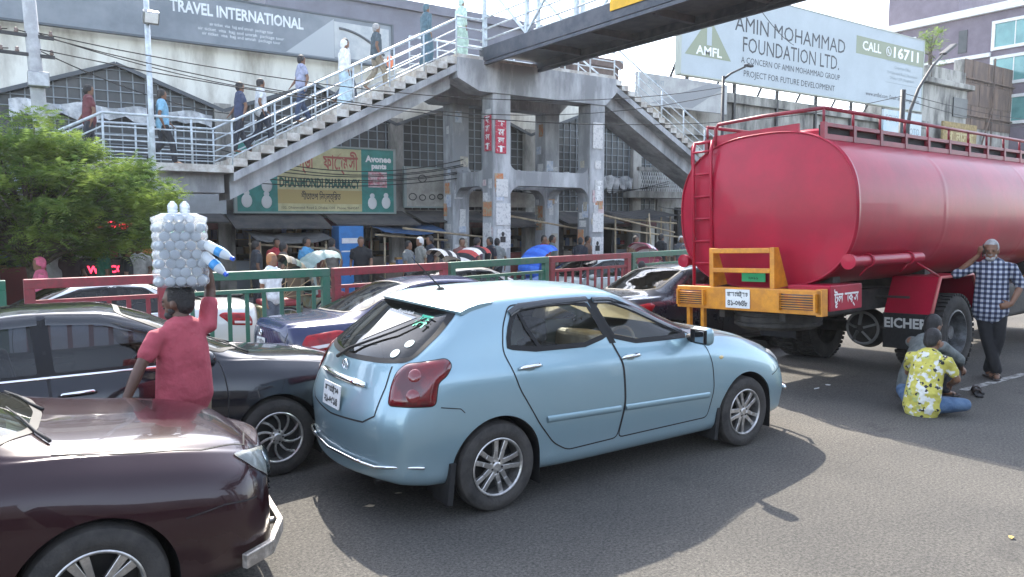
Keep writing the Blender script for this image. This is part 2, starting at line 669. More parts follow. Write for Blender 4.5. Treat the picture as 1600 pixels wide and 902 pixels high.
    def cut(s, ax, poly):
        """open the shell behind a pane"""
        d = Vector(AX[ax](0, 0)[1])
        kill = []
        for f in s.bm.faces:
            c = f.calc_center_median()
            if f.normal.dot(d) > -.12: continue
            if ax == 'R' and c.y > -.2 or ax == 'L' and c.y < .2: continue
            if ax == 'B' and c.x > .6 or ax == 'F' and c.x < 2: continue
            a, b = (c.x, c.z) if ax in 'RL' else ((c.y, c.z) if ax in 'BF' else (c.x, c.y))
            if ax == 'T' and c.z < .6: continue
            if inpoly(a, b, poly): kill.append(f)
        bmesh.ops.delete(s.bm, geom=kill, context='FACES')
    def region(s, name, ax, poly, label=None):
        s.regions.append((name, ax, poly, label))
    def build(s, root, mats, bodyname='body'):
        """split the shell into its panels, all with the shell's own smooth normals"""
        bm = s.bm
        groups = {i: [] for i in range(-1, len(s.regions))}
        for f in bm.faces:
            c = f.calc_center_median(); g = -1
            for i, (nm, ax, poly, lb) in enumerate(s.regions):
                d = Vector(AX[ax](0, 0)[1])
                if f.normal.dot(d) > -.02: continue
                if ax == 'R' and c.y > -.2 or ax == 'L' and c.y < .2: continue
                if ax == 'B' and c.x > .6 or ax == 'F' and c.x < 2: continue
                if ax == 'T' and c.z < .55: continue
                a, b = (c.x, c.z) if ax in 'RL' else ((c.y, c.z) if ax in 'BF' else (c.x, c.y))
                if inpoly(a, b, poly): g = i; break
            groups[g].append(f)
        res = {}
        for g, fs in groups.items():
            if not fs: continue
            idx = {}; vs = []; ns = []; ff = []
            for f in fs:
                q = []
                for v in f.verts:
                    if v not in idx:
                        idx[v] = len(vs); vs.append(tuple(v.co)); ns.append(s.nrm.get(v, v.normal))
                    q.append(idx[v])
                ff.append(q)
            me = bpy.data.meshes.new('panel')
            me.from_pydata(vs, [], ff)
            me.shade_smooth()
            me.normals_split_custom_set_from_vertices([tuple(n) for n in ns])
            nm = bodyname if g < 0 else s.regions[g][0]
            o = link(nm, me, mats, root)
            if g >= 0 and s.regions[g][3]: o['label'] = s.regions[g][3]
            res.setdefault(nm, []).append(o)
        s.bm.free()
        return res

def obj_vf(name, vf, m, parent, smooth=True, fix=False):
    me = bpy.data.meshes.new(name)
    me.from_pydata([tuple(v) for v in vf[0]], [], vf[1])
    if fix:
        b = bmesh.new(); b.from_mesh(me); bmesh.ops.recalc_face_normals(b, faces=b.faces); b.to_mesh(me); b.free()
    return link(name, me, m, parent, smooth)

def mirx(p): return [(-a, b) for a, b in p][::-1]

ALLOY = mat('alloy_wheel', (.55, .54, .52), .35, .85, var=.35, scale=9)
ALLOYDK = mat('dark_alloy', (.03, .03, .03), .5, .3)
TYRE = mat('tyre_rubber', (.022, .021, .02), .85, col2=(.05, .046, .042), scale=6, bump=.25, bscale=50)
def wheel_proto(style, R=.31, w=.19, rim=.2, alloy=None):
    """wheel whose outer face looks to -y, hub at the origin"""
    al = alloy or ALLOY
    root = bpy.data.objects.new('wheel', None); COL.objects.link(root)
    h = w/2
    t = MB()
    t.lathe([(rim, -h+.012), (rim+.03, -h-.004), (R-.045, -h-.006), (R-.012, -h+.012), (R, -h+.04), (R, -.03), (R-.008, -.026), (R-.008, -.02), (R, -.016),
             (R, .016), (R-.008, .02), (R-.008, .026), (R, .03), (R, h-.04), (R-.012, h-.012), (R-.045, h+.006), (rim+.03, h+.004), (rim, h-.012)], d=(0, 1, 0), n=48)
    t.build('tyre', TYRE, root, smooth='auto')
    rm = MB()
    rm.lathe([(rim+.004, -h+.006), (rim-.004, -h), (rim-.014, -h+.012), (rim-.018, h-.02), (rim+.002, h-.01)], d=(0, 1, 0), n=48)
    rm.lathe([(rim-.016, .02), (.0, .03)], d=(0, 1, 0), n=24, mi=1)
    yo = -h+.025
    if style == 'twin':
        for k in range(5):
            a = 2*pi*k/5+.3
            for sd in (-1, 1):
                q = []
                for r, off, wd in ((.045, .022, .038), (.11, .028, .032), (rim-.008, .044, .036)):
                    for e in (-1, 1):
                        x = r; y = sd*off+e*wd/2
                        q.append((x*cos(a)-y*sin(a), x*sin(a)+y*cos(a)))
                for i in (0, 2):
                    p = [q[i], q[i+2], q[i+3], q[i+1]]
                    rm.prism(p, lambda x, z: (x, yo, z), (0, .03, 0))
    elif style == 'swirl':
        for k in range(10):
            a = 2*pi*k/10
            pr = None
            for j in range(6):
                r = .04+(rim-.045)*j/5; b = a+.5*(j/5)**1.5; wd = .016+.006*j/5
                c = Vector((r*cos(b), r*sin(b))); t_ = Vector((-sin(b), cos(b)))*wd/2
                cur = (c-t_, c+t_)
                if pr: rm.prism([tuple(pr[0]), tuple(cur[0]), tuple(cur[1]), tuple(pr[1])], lambda x, z: (x, yo, z), (0, .022, 0))
                pr = cur
    elif style == 'ten':
        for k in range(10):
            a = 2*pi*(k//2)/5+(.16 if k % 2 else -.16)
            q = []
            for r, wd in ((.05, .026), (rim-.008, .044)):
                for e in (-1, 1):
                    q.append((r*cos(a)-e*wd/2*sin(a), r*sin(a)+e*wd/2*cos(a)))
            rm.prism([q[0], q[2], q[3], q[1]], lambda x, z: (x, yo, z), (0, .03, 0))
    else:
        for k in range(8):
            a = 2*pi*k/8
            q = []
            for r, wd in ((.05, .05), (rim-.008, .06)):
                for e in (-1, 1): q.append((r*cos(a)-e*wd/2*sin(a), r*sin(a)+e*wd/2*cos(a)))
            rm.prism([q[0], q[2], q[3], q[1]], lambda x, z: (x, yo, z), (0, .02, 0))
    rm.lathe([(0, yo-.006), (.026, yo-.006), (.03, yo), (.055, yo+.004), (.06, yo+.03)], d=(0, 1, 0), n=20)
    o = rm.build('rim', [al, ALLOYDK], root, bevel=.003, seg=1)
    for k in range(5):
        a = 2*pi*k/5
        nuts = MB()
        nuts.tube((.041*cos(a), yo-.002, .041*sin(a)), (.041*cos(a), yo+.006, .041*sin(a)), .008, n=6)
        nuts.build('lug_nut', ALLOYDK, o)
    return root

def put_wheels(root, proto, pos, first=True):
    for i, (x, y, z) in enumerate(pos):
        w = proto if (i == 0 and first) else copy_tree(proto)
        w.parent = root
        w.location = (x, y, z)
        a = RND.uniform(0, 6)
        w.rotation_mode = 'ZYX' if False else 'XYZ'
        w.rotation_euler = (0, a, 0 if y < 0 else pi)

def arch_liner(root, wheels, Ra, zw, W):
    for uw in wheels:
        for sg in (-1, 1):
            b = MB()
            n = 20
            pts = [(uw+Ra, .12)]+[(uw+Ra*cos(pi*i/n), zw+Ra*sin(pi*i/n)) for i in range(n+1)]+[(uw-Ra, .12)]
            v = []
            for (x, z) in pts:
                v += [(x, sg*(W-.012), z), (x, sg*.45, z)]
            f = [(2*i, 2*i+1, 2*i+3, 2*i+2) for i in range(len(pts)-1)]
            b.add(v, f)
            m = len(pts)
            b.add([(x, sg*.45, z) for x, z in pts], [tuple(range(m))])
            b.build('wheel_arch', BLACK, root, fix=False)

def seat(root, u, v, m, w=.5, head=True):
    b = MB()
    b.box((u, v, .48), (.5, w, .16))
    b.box((u-.27, v, .78), (.13, w*.94, .56), Matrix.Rotation(-.22, 3, 'Y'))
    if head: b.box((u-.36, v, 1.15), (.09, w*.52, .19), Matrix.Rotation(-.15, 3, 'Y'))
    b.build('seat', m, root, bevel=.045, seg=3)

def interior(root, L0, L1, W, msh, dash_u, rhd=True):
    fl = MB()
    fl.bx(L0, L1, -W+.1, W-.1, .26, .34)
    fl.build('cabin_floor', BLACK, root)
    d = MB()
    d.box((dash_u, 0, .84), (.42, 2*W-.22, .2), Matrix.Rotation(.12, 3, 'Y'))
    d.build('dashboard', msh, root, bevel=.05, seg=3)
    sv = -.36 if rhd else .36
    w = MB()
    c = Vector((dash_u-.36, sv, .93)); ax = Vector((-.86, 0, .5)).normalized()
    x, y = basis(ax)
    w.path([c+(x*cos(2*pi*i/28)+y*sin(2*pi*i/28))*.185 for i in range(28)], .015, 8, True)
    w.tube(c-x*.17, c+x*.17, .014); w.tube(c, c-y*.17 if y.z > 0 else c+y*.17, .014)
    w.ell(c, (.05, .06, .06))
    w.tube(c, c-ax*.25, .03)
    w.build('steering_wheel', msh, root, smooth=True)

def plate(root, o, x, y, w, h, lines, name='number_plate', bg=None, ink=None, thick=.006):
    """flat number plate with its lettering as a sub-part"""
    x = Vector(x).normalized(); y = Vector(y).normalized(); z = x.cross(y); o = Vector(o)
    b = MB()
    v = [o+x*sx*w/2+y*sy*h/2+z*q for q in (-thick, 0) for sx, sy in ((-1, -1), (1, -1), (1, 1), (-1, 1))]
    b.add(v, [(3, 2, 1, 0), (4, 5, 6, 7), (0, 1, 5, 4), (1, 2, 6, 5), (2, 3, 7, 6), (3, 0, 4, 7)])
    p = b.build(name, bg or WHITE, root)
    n = len(lines)
    for i, (t, sz, ww) in enumerate(lines):
        text_obj('lettering', t, sz, frame4(o+y*h*(.5-(i+.5)/n)*.92+z*.003, x, y), ink or INKBLACK, p, width=ww, bold=.002)
    return p
# ---------------------------------------------------------------- the light blue hatchback
BLUE = paint('ice_blue_paint', (.235, .37, .43), .5, .28, .12, coat=.8)
LENS_R = mat('red_lens', (.16, .006, .010), .12, coat=.5, col2=(.07, .006, .01), scale=7)
LENS_W = glass('clear_lens', (.85, .88, .88))
REFL = mat('lamp_reflector', (.72, .72, .68), .35, .0, col2=(.35, .35, .33), scale=9)
G_CLEAR = glass('window_glass', (.86, .90, .88), .03)
G_TINT = glass('tinted_glass', (.10, .11, .13), .03)
G_DUST = glass('dusty_glass', (.6, .6, .54), .7, (.80, .76, .62))
SEATG = mat('grey_seat_cloth', (.035, .036, .04), .9, var=.3, scale=30)
BEIGE = mat('beige_trim', (.42, .38, .3), .7, var=.2)
PILLAR = mat('black_trim', (.008, .008, .009), .55, spec=.3)
VISOR = mat('smoked_visor', (.015, .016, .018), .12, coat=.6)

def glow_sheet_mat():  # translucent beige that glows when the sun falls on it from outside
    m, nt, b = _new('beige_glow_sheet')
    b.inputs['Base Color'].default_value = (.62, .56, .42, 1); b.inputs['Roughness'].default_value = .9
    t = nt.nodes.new('ShaderNodeBsdfTranslucent'); t.inputs[0].default_value = (.75, .68, .5, 1)
    x = nt.nodes.new('ShaderNodeMixShader'); x.inputs[0].default_value = .6
    nt.links.new(b.outputs[0], x.inputs[1]); nt.links.new(t.outputs[0], x.inputs[2]); nt.links.new(x.outputs[0], nt.nodes['Material Output'].inputs[0])
    return m
def blue_car():
    root = thing('hatchback', 'light metallic blue five-door hatchback in the middle of the road', 'car', (2.75, 4.97, 0), 0)
    st = [(-.74, .62, .30, 1.07, .55, 1.385, .52, 1.395, (-.03, .14, .58)),
          (-.64, .75, .27, 1.075, .67, 1.39, .555, 1.41, (-.01, .13, .55)),
          (-.46, .82, .25, 1.07, .735, 1.392, .575, 1.435, (.0, .06, .42)),
          (-.20, .838, .24, 1.065, .76, 1.397, .585, 1.455, (0, 0, .22)),
          (.15, .845, .22, 1.055, .77, 1.41, .60, 1.475, (0, 0, .03)),
          (.80, .8475, .20, 1.04, .775, 1.42, .605, 1.485),
          (1.20, .8475, .20, 1.025, .775, 1.385, .605, 1.465),
          (1.50, .8475, .20, 1.015, .77, 1.275, .62, 1.38),
          (1.80, .8475, .20, 1.005, .76, 1.13, .655, 1.245),
          (2.10, .847, .20, 1.0, .745, 1.03, .69, 1.11),
          (2.35, .845, .21, .985, .72, 1.01, .66, 1.045),
          (2.65, .842, .22, .94, .70, .965, .62, 1.0),
          (2.95, .83, .22, .855, .68, .88, .58, .925),
          (3.15, .79, .22, .765, .64, .79, .53, .83),
          (3.27, .70, .23, .69, .56, .71, .47, .745),
          (3.35, .56, .25, .62, .45, .64, .38, .665)]
    B = Body(st, 1.0, (.09, .08))
    WH = (0, 2.6)
    rear_w = chaikin([(.13, 1.085), (.15, 1.2), (.24, 1.345), (.36, 1.372), (.90, 1.375), (.955, 1.26), (1.03, 1.065)], 1)
    front_w = chaikin([(1.13, 1.055), (1.02, 1.25), (.985, 1.365), (1.14, 1.362), (1.38, 1.28), (1.66, 1.155), (1.93, 1.045), (1.90, 1.035)], 1)
    rdoor = [(.08, 1.10), (.12, 1.25), (.21, 1.385), (.955, 1.40), (.985, 1.25), (1.075, 1.05), (1.13, .90), (1.14, .60), (1.085, .335), (.60, .325), (.47, .40), (.33, .57), (.17, .83)]
    fdoor = [(.965, 1.40), (1.2, 1.375), (1.6, 1.21), (1.98, 1.045), (2.10, .95), (2.145, .8), (2.155, .58), (2.10, .34), (1.095, .335), (1.15, .60), (1.14, .90), (1.085, 1.05), (.995, 1.25)]
    rdoor_c = fillet(rdoor, .05); fdoor_c = fillet(fdoor, .05)
    hatch_glass = fillet([(-.625, 1.075), (-.40, 1.05), (0, 1.035), (.40, 1.05), (.625, 1.075), (.60, 1.22), (.545, 1.36), (0, 1.378), (-.545, 1.36), (-.60, 1.22)], .05)
    wind = chaikin([(1.30, -.54), (1.34, 0), (1.30, .54), (2.06, .66), (2.25, .4), (2.30, 0), (2.25, -.4), (2.06, -.66)], 2)
    # panel seams and panes are measured on the whole shell before it is opened
    seams = MB()
    for ax in 'RL':
        for poly in (rdoor_c, fdoor_c):
            seams.add(*B.ribbon(ax, poly, .010, .0015))
        seams.add(*B.ribbon(ax, [(-.44, .785), (-.30, .76), (-.27, .73)], .007, .0015, False))
        seams.add(*B.ribbon(ax, [(2.96, .60), (3.12, .64), (3.22, .66)], .007, .0015, False))
    seams.add(*B.ribbon('B', [(-.53, 1.03), (-.55, .9), (-.545, .72), (-.44, .665), (0, .64), (.44, .665), (.545, .72), (.55, .9), (.53, 1.03)], .012, .0015, False))
    seams.add(*B.ribbon('T', [(2.36, -.66), (2.38, 0), (2.36, .66)], .014, .0015, False))
    for sg in (-1, 1):
        seams.add(*B.ribbon('T', [(2.36, sg*.66), (2.7, sg*.655), (3.0, sg*.63), (3.2, sg*.55)], .009, .0015, False))
    panes = []
    for ax in 'RL':
        for poly, nm, m in ((rear_w, 'rear_side_window', G_CLEAR), (front_w, 'front_side_window', G_CLEAR)):
            panes.append((nm, m, B.patch(ax, offset_poly(poly, .012), -.004), B.ribbon(ax, poly, .036, .0035)))
    panes.append(('rear_window', G_TINT, B.patch('B', offset_poly(hatch_glass, .012), .002), B.ribbon('B', hatch_glass, .03, .004)))
    panes.append(('windscreen', G_DUST, B.patch('T', offset_poly(wind, .012), .002, res=.05), B.ribbon('T', wind, .05, .004)))
    glow_sheet = B.patch('T', offset_poly(wind, -.05), -.03, res=.06)  # sheet added inside the windscreen to brighten the view through the cabin
    obj_vf('windscreen_glow_sheet', glow_sheet, glow_sheet_mat(), root)
    for nm, m, vf, rb in panes:
        g = obj_vf(nm, vf, m, root)
        obj_vf('window_seal', rb, PILLAR, g)
    vis = []
    for ax in 'RL':
        v1 = B.ribbon(ax, [(.20, 1.33), (.30, 1.372), (.60, 1.385), (.93, 1.385)], .042, .010, False, thick=.010)
        v2 = B.ribbon(ax, [(.985, 1.375), (1.16, 1.367), (1.40, 1.285), (1.68, 1.165), (1.9, 1.07)], .04, .010, False, thick=.010)
        vis += [v1, v2]
    for v in vis: obj_vf('rain_visor', v, VISOR, root)
    # black blind between the two side panes, quarter-light bar
    for ax in 'RL':
        bp = B.patch(ax, [(.93, 1.39), (.965, 1.26), (1.05, 1.055), (1.115, 1.055), (1.02, 1.25), (.985, 1.385)], .002)
        obj_vf('door_pillar', bp, PILLAR, root)
        qb = B.ribbon(ax, [(.40, 1.075), (.31, 1.23), (.275, 1.36)], .028, .004, False)
        obj_vf('quarter_light_bar', qb, PILLAR, root)
    # lamps
    lo_ = fillet([(-.065, .80), (-.06, .92), (-.035, 1.0), (.02, 1.05), (.27, 1.085), (.31, 1.04), (.29, .98), (.245, .945), (.235, .80)], .03)
    for ax, q in (('R', -1), ('L', 1)):
        lo = obj_vf('tail_light', B.patch('B'+ax, lo_, .005, .016, .018), LENS_R, root)
        seams.add(*B.ribbon('B'+ax, lo_, .012, .002))
        iv = MB()
        for zc in (.865, .985):
            pts = []
            l, n = B.hit('B'+ax, .10, zc)
            iv.lathe([(0, .0), (.035, .004), (.045, -.006)], l+n*.023, n, 16)
        iv.build('lamp_bowl', mat('pink_lens', (.17, .012, .016), .1, coat=1), lo, smooth=True)
        hl = B.patch('F', [(q*.36, .60), (q*.50, .70), (q*.62, .80), (q*.74, .80), (q*.70, .66), (q*.52, .58)], .004, .012, .025)
        ho = obj_vf('headlight', hl, REFL, root)
    for q in (-1, 1):
        l, n = B.hit('R' if q < 0 else 'L', 2.27, .83)
        fl = MB(); fl.ell(l, (.03, .01, .016)); fl.build('indicator', mat('amber_lens', (.6, .45, .2), .15, coat=1), root, smooth=True)
    # side mouldings, handles, mirror
    for ax in 'RL':
        for a, b in ((.40, 1.10), (1.15, 2.10)):
            obj_vf('side_moulding', B.ribbon(ax, [(a, .585-.03*(a-.4)), (b, .585-.03*(b-.4))], .05, .002, False, thick=.016), BLUE, root)
    hits = [(B.hit('R', u, z), u, z) for u, z in ((.27, .965), (1.22, .94))]+[(B.hit('L', u, z), u, z) for u, z in ((.27, .965), (1.22, .94))]
    HND = []
    for (l, n), u, z in hits:
        HND.append((l.copy(), n.copy()))
    ant, _ = B.hit('T', .02, 0)
    badge, bn = B.hit('B', 0, .97)
    garn = [B.hit('B', v, .885) for v in (-.36, -.2, 0, .2, .36)]
    plt, pn = B.hit('B', 0, .765)
    wip = [B.hit('B', v, z) for v, z in ((.16, 1.0), (.0, 1.07), (-.28, 1.2), (-.42, 1.3))]
    bar = [B.hit('B', v, .40) for v in (-.58, -.4, 0, .4, .58)]
    barR = B.hit('R', -.55, .40)[0]; barL = B.hit('L', -.55, .40)[0]
    stk = [B.hit('B', v, z) for v, z in ((-.50, 1.16), (-.47, 1.10))]
    stk_txt = B.hit('B', -.37, 1.29); stk_txt2 = B.hit('B', -.12, 1.325)
    note = B.patch('B', [(.02, 1.13), (-.30, 1.305), (.14, 1.325)], .006)
    seams.build('panel_gaps', BLACK, root)
    B.arches(WH, .355, .315)
    for ax in 'RL':
        B.cut(ax, rear_w); B.cut(ax, front_w)
    B.cut('B', hatch_glass); B.cut('T', wind)
    for ax in 'RL':
        B.region('rear_door', ax, rdoor_c); B.region('front_door', ax, fdoor_c)
    B.region('tailgate', 'B', [(-.55, .66), (-.55, 1.06), (-.5, 1.36), (.5, 1.36), (.55, 1.06), (.55, .66), (0, .64)])
    B.region('rear_bumper', 'B', [(-.9, .1), (-.9, .79), (-.55, .79), (-.5, .66), (.5, .66), (.55, .79), (.9, .79), (.9, .1)])
    B.region('bonnet', 'T', [(2.37, -.66), (2.37, .66), (3.0, .63), (3.22, .5), (3.28, 0), (3.22, -.5), (3.0, -.63)])
    parts = B.build(root, BLUE)
    doors = {'rear_door': parts['rear_door'], 'front_door': parts['front_door']}
    arch_liner(root, WH, .355, .315, .83)
    for i, (l, n) in enumerate(HND):
        d = doors['rear_door' if i % 2 == 0 else 'front_door'][0 if i < 2 else 1]
        h = MB()
        h.ell(l+n*.002, (.05, .008, .036), 14, 8)
        hb = h.build('handle_cup', BLUE, d, smooth=True)
        h = MB()
        h.path([l+Vector((-.095, 0, 0))+n*.008, l+Vector((-.07, 0, .0))+n*.03, l+Vector((.06, 0, .004))+n*.034, l+Vector((.095, 0, .002))+n*.01], [.012, .015, .016, .011], 8)
        h.build('handle', CHROME, d, smooth=True)
    for sg in (-1, 1):
        m = MB()
        c = Vector((1.90, sg*.93, 1.06))
        m.box(c, (.10, .20, .145))
        mo = m.build('wing_mirror', BLUE, root, bevel=.045, seg=4, smooth=True)
        m = MB(); m.tube((1.95, sg*.74, 1.02), (1.92, sg*.86, 1.03), .032, .028); m.build('mirror_arm', PILLAR, mo, smooth=True)
        g = MB(); g.box(c+Vector((-.047, 0, .0)), (.02, .165, .115)); g.build('mirror_surround', PILLAR, mo, bevel=.008)
        g = MB(); g.box(c+Vector((-.0585, 0, .0)), (.004, .14, .092), Matrix.Rotation(.12*sg, 3, 'Z')); g.build('mirror_glass', mat('mirror_glass', (.35, .36, .37), .05, 1), mo, bevel=.001)
    # spoiler
    sp = MB()
    prof = [(.16, 1.468, 0), (-.06, 1.455, .012), (-.22, 1.432, .02), (-.33, 1.408, .012), (-.315, 1.392, 0), (-.12, 1.395, 0), (.05, 1.41, 0)]
    n = len(prof); cols = 13
    vs = []
    for j in range(cols):
        v = -.60+1.20*j/(cols-1); e = (abs(v)/.60)**3
        for (u, z, q) in prof:
            vs.append((u*(1-.45*e)+.02*e, v, z-.05*e+q*.3))
    fs = []
    for j in range(cols-1):
        for i in range(n):
            fs.append((j*n+i, j*n+(i+1) % n, (j+1)*n+(i+1) % n, (j+1)*n+i))
    fs += [tuple(range(n)), tuple(range((cols-1)*n, cols*n))]
    sp.add(vs, fs); sp.build('rear_spoiler', BLUE, root, smooth='auto')
    a = MB(); a.lathe([(.0, .03), (.022, .025), (.04, .0)], ant, (0, 0, 1), 12); a.tube(ant+Vector((0, 0, .02)), ant+Vector((-.24, 0, .26)), .006, .003, 6)
    a.build('roof_aerial', BLACK, root, smooth=True)
    bd = MB()
    bd.path([badge+bn*.008+Vector((0, .048*cos(t), .036*sin(t))) for t in [2*pi*i/20 for i in range(20)]], .005, 6, True)
    bd.path([badge+bn*.008+Vector((0, .02*cos(t), .034*sin(t))) for t in [2*pi*i/16 for i in range(16)]], .004, 6, True)
    bd.path([badge+bn*.008+Vector((0, .04*cos(t), .012+.012*sin(t))) for t in [2*pi*i/16 for i in range(16)]], .004, 6, True)
    bd.build('badge', CHROME, root, smooth=True)
    g = MB(); g.path([l+nn*.012 for l, nn in garn], [.02, .026, .026, .026, .02], 8); g.build('chrome_garnish', CHROME, root, smooth=True)
    plate(root, plt+pn*.016+Vector((-.01, 0, 0)), (0, -1, 0), (.12, 0, 1), .30, .165, [('ঢাকা েমেট্রা-গ', .05, .24), ('২১-৬৫১৪', .075, .24)])
    w = MB(); w.path([l+nn*q for (l, nn), q in zip(wip, (.02, .03, .026, .02))], [.014, .011, .008, .005], 6)
    w.build('rear_wiper', BLACK, root, smooth=True)
    b = MB(); b.path([barR+Vector((0, -.02, 0))]+[l+nn*.03 for l, nn in bar]+[barL+Vector((0, .02, 0))], .010, 8)
    for l, nn in (bar[1], bar[3]): b.tube(l, l+nn*.03, .010)
    b.build('bumper_bar', CHROME, root, smooth=True)
    for i, (l, nn) in enumerate(stk):
        s = MB(); s.lathe([(0, .001), (.036, .001), (.037, 0)], l+nn*.006, nn, 18)
        s.build('round_sticker', mat('pale_sticker', (.5, .6, .58), .5), root)
    l, nn = stk_txt
    x = Vector((0, -1, 0)); y = nn.cross(x); y = -y if y.z < 0 else y
    GRN = mat('green_vinyl', (.03, .5, .3), .5)
    for k, t in enumerate(('আল্লাহ', 'ভরসা')):
        text_obj('window_sticker', t, .075, frame4(l+nn*.008-y*.065*(k-.4), x, y), GRN, root, width=.22, bold=.004)
    l, nn = stk_txt2
    text_obj('window_sticker', 'Bangladesh', .045, frame4(l+nn*.008, x, y), WHITE, root, width=.24)
    obj_vf('paper_on_glass', note, mat('pale_card', (.45, .45, .44), .8), root)
    for uw, sgu in ((0, -1), (2.6, -1)):
        for sg in (-1, 1):
            f = MB()
            f.prism([(-.37, .40), (-.33, .40), (-.36, .12), (-.40, .13)], lambda x_, z_: (uw+x_-.005, sg*.83, z_), (0, -sg*.2, 0))
            f.build('mud_flap', BLACK, root)
    fb = MB(); fb.path([(3.30, -.72, .42), (3.42, -.6, .42), (3.50, -.3, .42), (3.52, 0, .42), (3.50, .3, .42), (3.42, .6, .42), (3.30, .72, .42)], .018, 8)
    fb.tube((3.3, -.4, .42), (3.49, -.3, .42), .014); fb.tube((3.3, .4, .42), (3.49, .3, .42), .014)
    fb.build('bumper_bar', CHROME, root, smooth=True)
    ex = MB(); ex.tube((-.70, -.35, .22), (-.3, -.35, .25), .03, n=10); ex.tube((-.4, -.3, .27), (.0, -.3, .27), .09, n=10)
    ex.build('exhaust', DARK, root, smooth=True)
    un = MB(); un.bx(-.3, 2.2, -.42, .42, .17, .24); un.bx(2.2, 3.1, -.42, .42, .19, .30); un.build('underbody', BLACK, root)
    interior(root, -.3, 2.0, .8, BEIGE, 1.85)
    seat(root, 1.0, -.36, SEATG); seat(root, 1.0, .36, SEATG); seat(root, .15, 0, SEATG, 1.25, False)
    for v in (-.36, .36):
        hr = MB(); hr.box((-.15, v, 1.10), (.09, .24, .17)); hr.build('headrest', SEATG, root, bevel=.035, seg=3)
    wp = wheel_proto('twin')
    put_wheels(root, wp, [(0, -.735, .31), (2.6, -.735, .31), (0, .735, .31), (2.6, .735, .31)])
    return root
blue_car()
